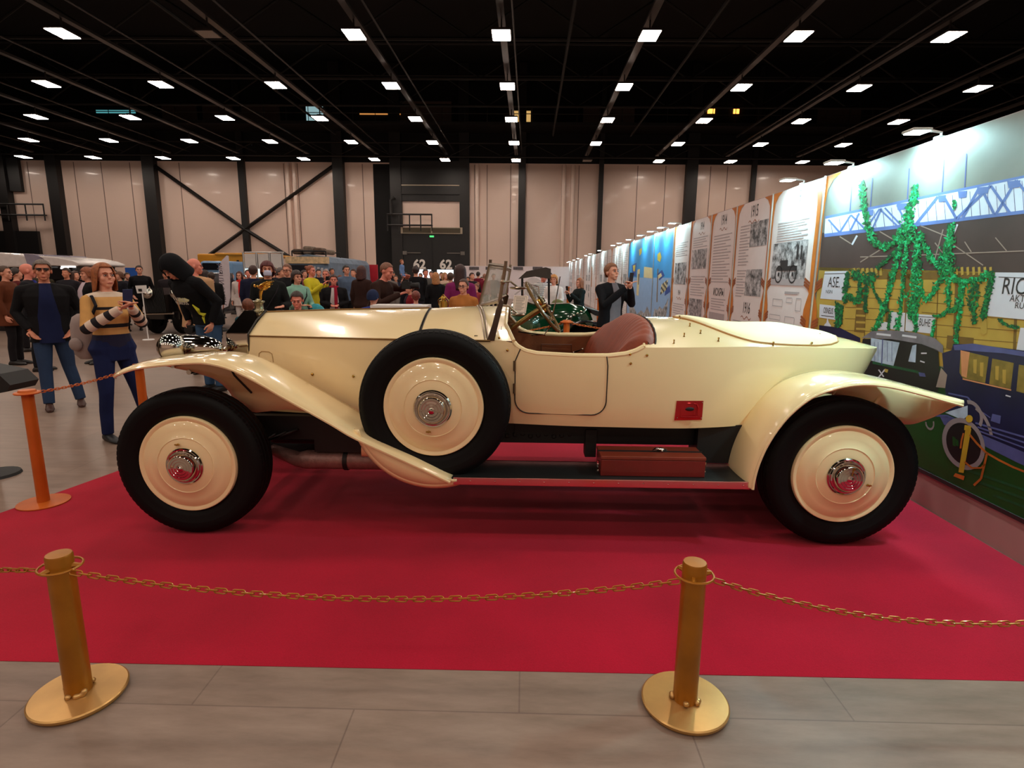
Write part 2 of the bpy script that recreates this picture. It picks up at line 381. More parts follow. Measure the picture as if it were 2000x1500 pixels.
# gallery with rail and lit rooms high at the back
mb = MB(); hbox(mb, (-58, VW-2.4, 11.5), (58, VW, 11.7))
for z in (12.2, 12.75): mb.tube([hall(-58, VW-2.4, z), hall(58, VW-2.4, z)], .03, 5)
for u in np.arange(-57, 57, 1.5): mb.tube([hall(u, VW-2.4, 11.7), hall(u, VW-2.4, 12.75)], .025, 5)
struct('trim_7', mb, M_COLM, smooth=False)
def gal(u0, u1, z0, z1, m, v=VW-.04):
    mb = MB(); hbox(mb, (u0, v-.03, z0), (u1, v, z1)); return mb, m
M_DIMP = mat('dim_gallery_panel', (92, 74, 66), .6); 
mb = MB()
for u0, u1, z1 in ((-26.3, -23.8, 13.4), (-23.4, -17.9, 13.4), (-9.6, -5.7, 13.6), (3.6, 7.2, 13.3), (20, 23, 13.4)): hbox(mb, (u0, VW-.06, 11.7), (u1, VW, z1))
struct('trim_8', mb, M_DIMP, smooth=False)
for u0, u1, z0, z1, c, e, lab in ((-16.0, -14.8, 11.9, 13.3, (.5, .8, .85), .5, 'pale blue lit window on the dark gallery left of the doors'), (-1.6, -.1, 11.8, 13.0, (1, .6, .2), .6, 'warm lit opening on the dark gallery just left of the middle rail'), (12.3, 12.8, 12.9, 13.3, (1, .35, .06), 3, 'left one of two small orange gallery lamps on the right'), (14.1, 14.5, 12.9, 13.3, (1, .35, .06), 3, 'right one of two small orange gallery lamps on the right'), (-12.2, -9.3, 12.7, 12.8, (1, .4, .1), .6, 'thin orange light strip on the dark gallery over the doors'), (-31, -27.6, 12.7, 12.9, (.15, .6, .65), .5, 'thin teal light strip on the dark gallery at far left')):
    mb = MB(); hbox(mb, (u0, VW-.1, z0), (u1, VW-.05, z1)); p = hall((u0+u1)/2, VW-.08, z0)
    ob('gallery_lamp', mb, mat('gallery_glow_%d' % len(MATS), (80, 60, 40), .5, emit=c, estr=e), loc=p, smooth=False, cat='lamp', label=lab)

FAR = False
# ---------------------------------------------------------------- the open car
YC = 3.96
CAR = thing('vintage_car', (0, YC, 0), 'large cream open vintage car with boat tail and black tyres on the red carpet', 'car')
T_HW = [(-1.81, .275), (-1.3, .39), (-.78, .50), (-.4, .565), (-.1, .608), (.3, .635), (.7, .622), (1.1, .565), (1.5, .465), (1.9, .325), (2.2, .185), (2.38, .07), (2.436, .004)]
T_ZC = [(-1.81, 1.157), (-.78, 1.17), (-.2, 1.178), (.3, 1.165), (.7, 1.150), (1.1, 1.148), (1.45, 1.146), (1.9, 1.125), (2.2, 1.108), (2.436, 1.09)]
T_ZR = [(-1.81, 1.292), (-1.15, 1.318), (-.66, 1.331), (-.32, 1.348), (0, 1.35), (.75, 1.289), (1.08, 1.284), (1.5, 1.245), (1.9, 1.205), (2.2, 1.155), (2.436, 1.095)]
T_HB = [(-1.81, .30), (-.78, .47), (-.1, .56), (.3, .60), (.7, .595), (1.1, .56), (1.4, .50), (1.7, .41), (2.0, .28), (2.25, .13), (2.38, .02), (2.436, .004)]
T_ZB = [(-1.81, .66), (-.78, .66), (-.1, .662), (.5, .658), (1.1, .65), (1.4, .66), (1.7, .70), (2.0, .765), (2.2, .84), (2.375, .95), (2.436, 1.07)]
hwc = lambda x: float(smooth_interp(x, T_HW)); zcr = lambda x: float(smooth_interp(x, T_ZC)); zrd = lambda x: float(smooth_interp(x, T_ZR))
hwb = lambda x: float(smooth_interp(x, T_HB)); zbt = lambda x: float(smooth_interp(x, T_ZB))
def side_hw(x, z):
    zb, zc = zbt(x), zcr(x); s = min(1, max(0, (z-zb)/(zc-zb+1e-6)))
    return hwb(x)+(hwc(x)-hwb(x))*s**.8+.018*4*s*(1-s)*min(1, hwc(x)/.3)
def side_pt(x, z, off=0, far=False):
    h = side_hw(x, z)+off; return (x, YC+(h if far else -h), z)
T_RIM = [(-.115, 1.176), (-.06, 1.165), (-.035, 1.14), (.01, 1.117), (.08, 1.103), (.3, 1.094), (.5, 1.096), (.6, 1.108), (.66, 1.126), (.705, 1.15)]
def ztop(x):
    return float(interp(x, T_RIM)) if -.115 < x < .705 else zcr(x)
def top_pt(x, t, off=0, far=False):
    """upper skin: t = 0 at the crease, 1 on the ridge"""
    w = float(np.interp(x, [-1.81, -.7, 0, .8, 1.4, 2.4], [.25, .7, .8, .9, .9, .6]))
    g = (1-w)*t+w*math.sin(PI/2*t)
    h = hwc(x)*(1-t)
    z = zcr(x)+(zrd(x)-zcr(x))*g+off
    return (x, YC+(h if far else -h), z)
def strip(fn, xs, ts):
    """skin on both halves as one grid: ts 0..1 near then 1..0 far"""
    P = []
    for x in xs: P.append([fn(x, t, False) for t in ts]+[fn(x, t, True) for t in ts[::-1][1:]])
    return P
TS = np.linspace(0, 1, 13)
# bonnet (top and side leaves)
xs = np.linspace(-1.805, -.655, 24)
mb = MB(); mb.grid(strip(lambda x, t, f: top_pt(x, t, 0, f), xs, TS))
bonnet = ob('bonnet', mb, M_CREAM, CAR, sharp=50)
for far in (False, True):
    mb = MB(); mb.grid([[side_pt(x, zbt(x)+(zcr(x)-zbt(x))*s, 0, far) for s in np.linspace(0, 1, 10)] for x in xs], flip=not far)
    ob('bonnet_side', mb, M_CREAM, bonnet)
    mb = MB(); mb.tube([side_pt(x, zcr(x)-.003, .003, far) for x in np.linspace(-1.805, -.2, 30)], .0055, 6)
    ob('hinge', mb, mat('bronze_hinge', (120, 88, 48), .35, .8), bonnet)
mb = MB(); mb.tube([top_pt(x, 1, .002) for x in xs], .006, 6); ob('hinge', mb, MATS['bronze_hinge'], bonnet)
mb = MB()
for dx in (0, .012): mb.tube([top_pt(-.655+dx+.0*t, t, .001) for t in TS]+[top_pt(-.655+dx, t, .001, True) for t in TS[::-1]], .0035, 5)
for far in (False, True): mb.tube([side_pt(-.65, zbt(-.65)+(zcr(-.65)-zbt(-.65))*s, .002, far) for s in np.linspace(0, 1, 10)], .0035, 5)
ob('seam', mb, M_SEAM, bonnet)
# small vent door outline and studs on the near bonnet side
def on_side(px, py, off=.002, it=8):
    y = YC-.45
    for _ in range(it):
        p = aty(px, py, y); y = YC-side_hw(p[0], p[2])-off
    return aty(px, py, y)
mb = MB(); o_ = [(508, 724), (505, 700), (506, 690), (511, 686), (525, 687), (531, 691), (533, 701), (535, 735)]
mb.tube([on_side(*q) for q in o_], .0022, 5); ob('vent_door', mb, mat('pale_seam', (176, 140, 92), .5), bonnet)
for q, r in (((610, 731), .010), ((690, 735), .009), ((659, 787), .014)):
    mb = MB(); p = on_side(*q, off=.004); mb.sphere(p, (r, r*.7, r), 6); ob('fastener', mb, M_BRASS, bonnet)
# radiator
RX0, RX1 = -1.955, -1.81
def rad_poly(w, ze, zr, zb): return [(-w, zb), (-w, ze), (-w*.55, ze+(zr-ze)*.5), (-.02, zr), (.02, zr), (w*.55, ze+(zr-ze)*.5), (w, ze), (w, zb)]
mb = MB(); mb.prism(rad_poly(.285, 1.172, 1.302, .60), lambda u, v, t: (t, YC+u, v), RX0, RX1)
rad = ob('radiator_shell', mb, M_CHROME, CAR, smooth=False, bevel=.007)
mb = MB(); mb.prism(rad_poly(.245, 1.14, 1.255, .64), lambda u, v, t: (t, YC+u, v), RX0-.002, RX0+.01, 0)
for i in range(17):
    u = -.228+i*.0285; mb.box((RX0-.012, YC+u-.004, .65), (RX0, YC+u+.004, 1.13), 1)
ob('grille', mb, [M_DARK, M_CHROME], rad, smooth=False)
mb = MB(); mb.tube([(RX1+.006, YC-.287, .62), (RX1+.006, YC-.287, 1.165), (RX1+.006, YC-.15, 1.248), (RX1+.006, YC, 1.302), (RX1+.006, YC+.15, 1.248), (RX1+.006, YC+.287, 1.165), (RX1+.006, YC+.287, .62)], .006, 5)
ob('seam', mb, M_SEAM, rad)
# radiator cap and winged figure
cx, cy_ = -1.852, YC
mb = MB(); mb.lathe([(.0, 1.29), (.034, 1.29), (.036, 1.30), (.030, 1.31), (.028, 1.345), (.030, 1.355), (.040, 1.358), (.040, 1.366), (.022, 1.372), (.018, 1.382), (0, 1.384)], (cx, cy_, 0), 'z', 24)
cap = ob('radiator_cap', mb, mat('old_silver', (150, 142, 112), .25, .9), CAR)
mb = MB()                                                        # small winged figure leaning forward on the cap
def mp(px, py, dy=0): p = aty(px, py, cy_); p[1] += dy; return p
mb.lathe([(0, 0), (.020, 0), (.018, .008), (.010, .012), (0, .013)], mp(508, 592), 'z', 16)
leg = catmull([mp(507, 591), mp(509, 583), mp(509, 575), mp(510, 568)], 5); mb.tube(leg, [.011-.002*math.sin(i*.3) for i in range(len(leg))], 10)
tor = catmull([mp(510, 570), mp(511, 565), mp(507, 561), mp(502, 558.5)], 5); mb.tube(tor, np.interp(np.linspace(0, 1, len(tor)), [0, .5, 1], [.011, .012, .009]), 10)
mb.sphere(mp(497.5, 558.5), (.009, .009, .010), 6)
for sgn in (-1, 1):
    for k, (lx, ly) in enumerate(((532, 549), (530, 555), (526, 560), (521, 564))):
        P = catmull([mp(505, 561, sgn*.010), mp(512+2*k, 558+1.5*k, sgn*(.030-.004*k)), mp(lx-7, ly+2, sgn*(.036-.005*k)), mp(lx, ly, sgn*(.020-.003*k))], 4)
        mb.tube(P, np.interp(np.linspace(0, 1, len(P)), [0, .5, 1], [.006, .0085, .003]), 6)
ob('mascot', mb, M_GOLD, cap)
# cowl between bonnet and cockpit
P = []
for i in range(16):
    a = i/15
    row = []
    for far in (False, True):
        tt = TS if not far else TS[::-1][1:]
        for t in tt:
            xe = -.06-.055*min(1, t*3); x = -.645+(xe+.645)*a; row.append(top_pt(x, t, 0, far))
    P.append(row)
mb = MB(); mb.grid(P); cowl = ob('cowl', mb, M_CREAM, CAR, sharp=60)
# main body sides, both halves, with the dip of the cockpit rim
xs2 = np.concatenate([np.linspace(-.645, -.13, 12), np.linspace(-.115, .705, 42), np.linspace(.72, 2.436, 50)])
mb = MB()
for far in (False, True):
    P = []
    for x in xs2:
        zb, zt = zbt(x), ztop(x); P.append([side_pt(x, zb+(zt-zb)*s, 0, far) for s in np.linspace(0, 1, 14)])
    mb.grid(P, flip=not far)
# floor pan
mb.grid([[(x, YC-hwb(x), zbt(x)), (x, YC+hwb(x), zbt(x))] for x in xs2], 1)
body_o = ob('body_shell', mb, [M_CREAM, M_DARK], CAR, sharp=40)
# rear deck
def deck_x0(t): return .705+.075*math.sin(PI/2*t)
P = []
for i in range(44):
    a = i/43; row = []
    for far in (False, True):
        for t in (TS if not far else TS[::-1][1:]):
            x0 = deck_x0(t); x = x0+(2.436-x0)*a; row.append(top_pt(x, t, 0, far))
    P.append(row)
mb = MB(); mb.grid(P); deck = ob('rear_deck', mb, M_CREAM, CAR, sharp=60)
# tonneau cover raised over the deck
T_T0 = [(1.03, .98), (1.10, .80), (1.2, .52), (1.3, .30), (1.4, .15), (1.55, .07), (1.75, .05), (1.92, .09), (2.02, .2), (2.10, .5), (2.14, .98)]
P = []
xs3 = np.concatenate([np.linspace(1.03, 1.4, 16), np.linspace(1.42, 1.9, 12), np.linspace(1.93, 2.14, 14)])
for x in xs3:
    t0 = float(smooth_interp(x, T_T0)); row = []
    ex = min(1, (x-1.03)/.06, (2.14-x)/.10); ex = max(0, ex)
    for far in (False, True):
        aa = np.linspace(0, 1, 12)
        for a in (aa if not far else aa[::-1][1:]):
            t = t0+(1-t0)*a; e = min(1, a*5)
            sag = -.016*math.exp(-((x-1.38)/.2)**2)+.014*math.exp(-((x-1.72)/.16)**2)
            row.append(top_pt(x, t, .002+.020*math.sqrt(min(1, e))*math.sqrt(ex)+sag*t*ex, far))
    P.append(row)
mb = MB(); mb.grid(P); ton = ob('tonneau_cover', mb, mat('cream_canvas', (232, 220, 176), .6, vary=.03, bump=.06, bscale=300), CAR, sharp=60)
mb = MB(); mb.tube([top_pt(x, float(smooth_interp(x, T_T0)), .004) for x in xs3], .006, 6); mb.tube([top_pt(x, float(smooth_interp(x, T_T0)), .004, True) for x in xs3], .006, 6)
ob('piping', mb, mat('tan_piping', (176, 128, 70), .6), ton)
# brass turn fasteners on deck and sides
def on_deck(px, py):
    y = YC-.3; best = None
    for i in range(60):
        t = i/59
        for _ in range(1):
            lo, hi = .72, 2.4
            # find x so that the deck point of this t lies on the pixel column
            for _ in range(22):
                mid = (lo+hi)/2; p = top_pt(mid, t); q = np.array(p)-EYE; X = 1000+F*(q@R_)/(q@W_)
                if X < px: lo = mid
                else: hi = mid
            p = top_pt(lo, t); q = np.array(p)-EYE; Yp = 750-F*(q@U_)/(q@W_)
            if best is None or abs(Yp-py) < best[0]: best = (abs(Yp-py), p)
    return np.array(best[1])
mb0 = None
for q in ((1251, 622), (1262, 637), (1265, 661), (1336, 658), (1316, 671), (1327, 623), (1347, 638), (1368, 652), (1403, 667), (1510, 675), (1585, 675), (1600, 658), (1567, 642)):
    p = on_deck(*q); mb = MB(); mb.lathe([(0, 0), (.007, 0), (.006, .004), (.003, .006), (.003, .018), (0, .019)], p, 'z', 8); mb.box((p[0]-.003, p[1]-.008, p[2]+.012), (p[0]+.003, p[1]+.008, p[2]+.024))
    ob('turn_fastener', mb, M_BRASS, deck)
for q in ((975, 660), (991, 684), (1231, 692), (1264, 694), (1232, 710)):
    p = on_side(*q, off=.003); mb = MB(); mb.sphere(p, (.008, .006, .008), 5); ob('turn_fastener', mb, M_BRASS, body_o)
# cockpit rim roll
rim = [side_pt(x, ztop(x), -.004) for x in np.linspace(-.06, .705, 40)]
lead = [np.array(top_pt(deck_x0(t), t)) for t in TS]
rimf = [(p[0], 2*YC-p[1], p[2]) for p in rim]
leadf = [(p[0], 2*YC-p[1], p[2]) for p in lead]
mb = MB(); mb.tube([np.array(p)+np.array([0, .008, 0]) for p in rim], .017, 8); mb.tube([np.array(p)-np.array([0, .008, 0]) for p in rimf], .017, 8)
mb.tube(lead+leadf[::-1], .009, 8)
tr = [np.array(top_pt(-.06-.055*min(1, t*3), t)) for t in TS]; trf = [(p[0], 2*YC-p[1], p[2]) for p in tr]
mb.tube(tr+trf[::-1], .012, 8)
ob('cockpit_rim', mb, M_CREAM, CAR)
# near door: its own leaf with a dark gap round it
def door_leaf(far, m):
    P = []; x0, x1, zb = -.050, .495, .737; R = .085
    xs_ = np.linspace(x0, x1, 28)
    for x in xs_:
        dx = min(x-x0, x1-x); zl = zb+(R-math.sqrt(max(0, R*R-(R-dx)**2)) if dx < R else 0)
        zt = ztop(x)-.002; P.append([side_pt(x, zl+(zt-zl)*s, .003, far) for s in np.linspace(0, 1, 12)])
    mb = MB(); mb.grid(P, flip=not far); return mb
for far in (False, True):
    d = ob('door', door_leaf(far, 0), M_CREAM, CAR)
    x0, x1, zb, R = -.050, .495, .737, .085
    path = [(-.020, ztop(-.02)), (-.038, 1.09), (x0, 1.06), (x0, .95), (x0, zb+R)]+[(x0+R-R*math.cos(a), zb+R-R*math.sin(a)) for a in np.linspace(0.2, PI/2, 7)]+[(x1-R+R*math.sin(a), zb+R-R*math.cos(a)) for a in np.linspace(0, PI/2, 8)]+[(x1, .95), (x1, 1.04), (x1-.008, ztop(x1-.008))]
    mb = MB(); mb.tube([side_pt(x, z, .004, far) for x, z in path], .0035, 6); ob('door_gap', mb, M_SEAM, d)
    for z in (1.03, .892):
        mb = MB(); p = side_pt(x0-.004, z, .008, far); mb.tube([(p[0], p[1], p[2]-.03), (p[0], p[1], p[2]+.03)], .008, 8)
        ob('hinge', mb, mat('worn_hinge', (120, 100, 78), .35, .8), d)
# polished plate with a keyhole cup behind the door
mb = MB(); cs = [on_side(1322, 783, .004), on_side(1374, 783, .004), on_side(1371, 820, .004), on_side(1317, 821, .004)]
mb.add(cs+[c+np.array([0, .02, 0]) for c in cs], [(0, 1, 2, 3), (0, 4, 5, 1), (1, 5, 6, 2), (2, 6, 7, 3), (3, 7, 4, 0)])
pl = ob('step_plate', mb, mat('plate_painted_reflection', (190, 40, 44), .14, .6), CAR, smooth=False)  # red base colour imitates the carpet mirrored in the polished plate
c = on_side(1347, 801, .006); mb = MB()
ring = [(c[0]+.052*sx, c[1], c[2]+.042*sz) for sx, sz in ((-1, -1), (1, -1), (1, .3), (.8, .85), (.4, 1), (-.4, 1), (-.8, .85), (-1, .3))]
mb.tube(ring, .004, 6, closed=True); ob('bezel', mb, MATS['plate_painted_reflection'], pl)
mb = MB(); mb.sphere((c[0], c[1]+.001, c[2]+.006), (.028, .006, .012), 8); ob('slot', mb, M_DARK, pl)
for sx in (-1, 1):
    for sz in (-1, 1):
        mb = MB(); mb.sphere((c[0]+sx*.072, c[1], c[2]+sz*.048), .004, 5); ob('screw', mb, M_CHROME, pl)
# interior: trim, floor, seat
def inner(far):
    mb = MB(); P = []
    for x in np.linspace(-.14, .74, 24):
        zt = min(ztop(x) if x < .705 else 1.15, 1.17)-.012
        P.append([side_pt(x, z, -.035, far) for z in np.linspace(.70, zt, 8)])
    mb.grid(P, flip=far); return mb
for far in (False, True):
    it = ob('door_trim', inner(far), M_LEATHER2, CAR)
    s = 1 if far else -1
    mb = MB(); y = YC+s*(.628-.035-.006)
    mb.tube([(.14, y-.01*s, .80), (.14, y-.012*s, 1.02), (.38, y-.012*s, 1.02), (.38, y-.01*s, .80)], .006, 6, closed=True); ob('door_pocket', mb, mat('dark_tan_leather', (86, 44, 22), .5), it)
    mb = MB(); mb.tube([(.40, y-.02*s, .96), (.47, y-.03*s, .985)], .006, 6); mb.sphere((.395, y-.03*s, .957), .009, 5); mb.sphere((.47, y-.02*s, .985), .012, 5); ob('door_handle', mb, M_CHROME, it)
mb = MB(); mb.box((-.5, YC-.5, .68), (.7, YC+.5, .70)); ob('cockpit_floor', mb, mat('dark_carpet_mat', (40, 22, 16), .9), CAR, smooth=False)
mb = MB(); P = [[(-.16-.02*math.cos(t*3), YC+u, z) for t, z in zip(np.linspace(0, 1, 6), np.linspace(.95, 1.25, 6))] for u in np.linspace(-.5, .5, 9)]
mb.grid(P); mb.box((-.30, YC-.54, .70), (-.28, YC+.54, 1.2)); ob('dashboard', mb, mat('dark_wood', (52, 28, 18), .35, vary=.25, scale=6, coat=.4), CAR)
for u, r in ((-.12, .045), (.0, .05), (.12, .045), (.3, .035)):
    mb = MB(); mb.lathe([(r, .0), (r, .015), (r*.85, .018), (0, .012)], (-.16, YC+u, 1.12), 'x', 18); ob('dial', mb, M_CHROME, CAR)
def seat_surface(P0, P1): pass
mb = MB(); P = []
for i, u in enumerate(np.linspace(-.588, .588, 97)):
    e = abs(u)/.588; pleat = .012*abs(math.sin(PI*(u+.588)/.0653))
    row = []
    for t in np.linspace(0, 1, 18):
        # reclined face then a roll over the top to the deck
        wrap = .05*e**6
        if t < .7:
            a = t/.7; x = .50+.17*a-wrap+(.0-pleat*.9)-.035*math.sin(PI*a); z = .80+.43*a
        else:
            a = (t-.7)/.3; x = .67-wrap+.125*a-pleat*.5*(1-a)+.03*e**3*a; z = 1.23+.075*math.sin(PI*min(1, a*1.15)*.5)*(1) - .02*max(0, a-.7)/.3+pleat*.5
        if t >= .45:
            drop = .135*e**3; z -= drop*(t-.45)/.55
        row.append((x, YC+u*(1-.02*t), z))
    P.append(row)
P.insert(0, [(max(p[0], .735), p[1]-.004, p[2]-.01) for p in P[0]]); P.append([(max(p[0], .735), p[1]+.004, p[2]-.01) for p in P[-1]])
mb.grid(P); seat = ob('seat_back', mb, M_LEATHER, CAR, sharp=80)
mb = MB(); mb.tube([(p[-1][0]+.004, p[-1][1], p[-1][2]+.004) for p in P[1:-1]], .006, 6); ob('piping', mb, M_SEAM, seat)
mb = MB(); P = []
for u in np.linspace(-.52, .52, 61):
    pleat = .009*abs(math.sin(PI*(u+.52)/.065)); row = []
    for t in np.linspace(0, 1, 12):
        x = .08+.46*t; z = .80+.13*math.sin(PI*min(1, t*1.6+.12)*.5)**.8-.03*t+pleat*.7
        row.append((x, YC+u, z))
    row.insert(0, (.075, YC+u, .70)); P.append(row)
mb.grid(P); ob('seat_cushion', mb, M_LEATHER, CAR, sharp=80)
# steering wheel and column
c0 = np.array(aty(1060, 600, 4.25)); pA = np.array(aty(1028, 553, 4.25)); pB = np.array(aty(1092, 646, 4.25))
ax1 = (pB-pA)/2; rr = np.linalg.norm(ax1); ax1 /= rr; ax2 = np.array([0.09, .996, 0.05]); ax2 = ax2-ax1*(ax1@ax2); ax2 /= np.linalg.norm(ax2); nn = np.cross(ax1, ax2)
cen = (pA+pB)/2
mb = MB(); mb.tube([cen+rr*(math.cos(a)*ax1+math.sin(a)*ax2) for a in np.linspace(0, 2*PI, 49)[:-1]], .0125, 8, closed=True)
sw = ob('steering_wheel', mb, mat('horn_rim', (120, 92, 52), .25, .2, coat=.6), CAR)
if nn[0] > 0: nn = -nn
for k in range(4):
    a = PI/4+k*PI/2; mb = MB(); mb.tube([cen+nn*.035, cen+nn*.02+.5*rr*(math.cos(a)*ax1+math.sin(a)*ax2), cen+rr*(math.cos(a)*ax1+math.sin(a)*ax2)], .007, 6); ob('spoke', mb, M_CHROME, sw)
colb = np.array(aty(992, 646, 4.22)); mb = MB(); mb.tube([cen-nn*.03, cen+nn*.04, colb, colb+(colb-cen)*.3], [.016, .022, .018, .018], 10); ob('steering_column', mb, mat('brass_tube', (170, 140, 84), .25, .9), sw)
for k, (dx, dz) in enumerate(((-.05, .05), (.03, .08), (.06, -.03), (-.02, -.06))):
    mb = MB(); q = cen-nn*.035; mb.tube([q, q+.09*(dx*ax1*12+dz*ax2*12)], .005, 6); mb.sphere(q+.09*(dx*ax1*12+dz*ax2*12), .011, 5); ob('control_lever', mb, M_CHROME, sw)
# gear and hand brake on the far side
mb = MB(); mb.tube([aty(1038, 655, 4.1), aty(1062, 655, 4.1), aty(1073, 640, 4.1), aty(1085, 590, 4.1), aty(1094, 540, 4.1)], .0045, 6); mb.tube([aty(1012, 648, 4.1), aty(1065, 655, 4.1)], .005, 6); ob('hand_lever', mb, M_CHROME, CAR)
# windscreen in a shallow vee
C0 = aty(937, 597, YC); C1 = aty(957, 516, YC); N0 = aty(976, 588, 3.42); N1 = aty(987, 520, 3.42)
mir = lambda p: np.array([p[0], 2*YC-p[1], p[2]])
M_GLASS = bpy.data.materials.new('clear_glass'); M_GLASS.use_nodes = True
_nt = M_GLASS.node_tree; _b = _nt.nodes['Principled BSDF']; _b.inputs['Base Color'].default_value = (.55, .55, .52, 1); _b.inputs['Roughness'].default_value = .05; _b.inputs['Alpha'].default_value = .22; _b.inputs['Specular IOR Level'].default_value = .6
M_NICK = mat('worn_nickel', (150, 132, 112), .28, .9, vary=.1)
ws = None
for fn in (lambda p: p, mir):
    q = [fn(C0), fn(N0), fn(N1), fn(C1)]
    mb = MB(); mb.tube([q[0], q[1], q[2], q[3]], .011, 8, closed=True)
    # inner bar and hook row along the top edge
    mb.tube([q[3]+(q[2]-q[3])*.05+np.array([0, 0, -.015]), q[3]+(q[2]-q[3])*.95+np.array([0, 0, -.015])], .007, 6)
    fr = ob('windscreen_frame', mb, M_NICK, CAR)
    d = np.cross(q[1]-q[0], q[3]-q[0]); d /= np.linalg.norm(d)
    mb = MB(); mb.add([p+d*.002 for p in q]+[p-d*.002 for p in q], [(0, 1, 2, 3), (7, 6, 5, 4), (0, 4, 5, 1), (1, 5, 6, 2), (2, 6, 7, 3), (3, 7, 4, 0)]); ob('windscreen_pane', mb, M_GLASS, fr, smooth=False)
    for z_ in (q[2], q[3]): mb = MB(); mb.tube([z_+np.array([0, 0, -.02]), z_+np.array([.003, 0, .03])], .010, 8); ob('frame_stud', mb, M_NICK, fr)
    # bronze bracket from the shoulder to the frame
    pts = [fn(aty(*px, y)) for px, y in (((951, 665), 3.375), ((966, 665), 3.365), ((974, 630), 3.385), ((984, 590), 3.41), ((978, 583), 3.42), ((969, 604), 3.41), ((962, 632), 3.39))]
    n_ = np.array([0, .012, 0]); k = len(pts); mb = MB(); mb.add([p-n_ for p in pts]+[p+n_ for p in pts], [tuple(range(k)), tuple(range(2*k-1, k-1, -1))]+[(i, i+k, (i+1) % k+k, (i+1) % k) for i in range(k)])
    ob('windscreen_bracket', mb, mat('dark_bronze', (62, 46, 36), .35, .7), fr, smooth=False, bevel=.003)
    base = [C0]+[aty(*px, y) for px, y in (((942, 605), 3.80), ((947, 622), 3.62), ((950, 643), 3.47), ((953, 664), 3.375))]
    mb = MB(); mb.tube([fn(p)+np.array([0, 0, .003]) for p in catmull(base, 5)], .008, 8); mb.tube([fn(p)+np.array([-.018, 0, .001]) for p in catmull(base, 5)], .005, 6); ob('base_moulding', mb, M_NICK, fr)
for px, py, y, r in ((1012, 562, 3.55, .055), (1012, 614, 3.5, .045)):
    p = aty(px, py, y); q = N0+(N1-N0)*(.55 if py < 600 else -.1); mb = MB(); mb.lathe([(0, -.012), (r*.8, -.008), (r, 0), (r*.8, .006), (0, .008)], p, 'z', 20)
    mb.tube([q, (q+p)/2+np.array([0, 0, .02]), p], .006, 6); mb.sphere(q, .016, 6); ob('side_mirror', mb, M_NICK, CAR)
p = aty(1042, 562, 4.3); mb = MB(); mb.lathe([(0, -.006), (.07, -.006), (.075, 0), (.07, .006), (0, .006)], p, 'y', 24); mb.tube([p+np.array([-.07, 0, 0]), aty(1006, 575, 4.45)], .006, 6); ob('wind_deflector', mb, M_GLASS, CAR)
# ---------------------------------------------------------------- fenders
def fender(path, yo, yi, crown, name, m=M_CREAM, tip=None, flip=False):
    pts = catmull([np.array(p) for p in path], 6); n = len(pts); P = []
    for i, p in enumerate(pts):
        q = pts[min(i+1, n-1)]-pts[max(i-1, 0)]; q = q/np.linalg.norm(q); nz = np.array([-q[1], q[0]])
        if nz[1] < 0 and abs(q[0]) > .2: nz = -nz
        s = i/(n-1); a, b, dz = tip(s) if tip else (0, 0, 0); row = []
        for v in np.linspace(0, 1, 11):
            y = (yo+a)+((yi-b)-(yo+a))*v; c = crown*(1-(2*v-1)**2)*min(1, max(.1, (.80-s)/.15) if name == 'front' else 1)-.012*max(0, .12-v)/.12*1.0+dz*v
            row.append((p[0]+nz[0]*c, y, p[1]+nz[1]*c))
        P.append(row)
    return P
FO = [(-2.345, .972), (-2.30, .995), (-2.203, 1.030), (-2.099, 1.049), (-1.981, 1.062), (-1.865, 1.072), (-1.764, 1.071), (-1.636, 1.040), (-1.497, .973), (-1.358, .890), (-1.218, .809), (-1.077, .727), (-.963, .657), (-.790, .575), (-.587, .481), (-.41, .395)]
def tipf(s):
    a = max(0, .10-s)/.10; return (.06*a*a, .12*a*a, -.0)
M_UNDER = mat('fender_underside', (196, 150, 112), .4, vary=.05)
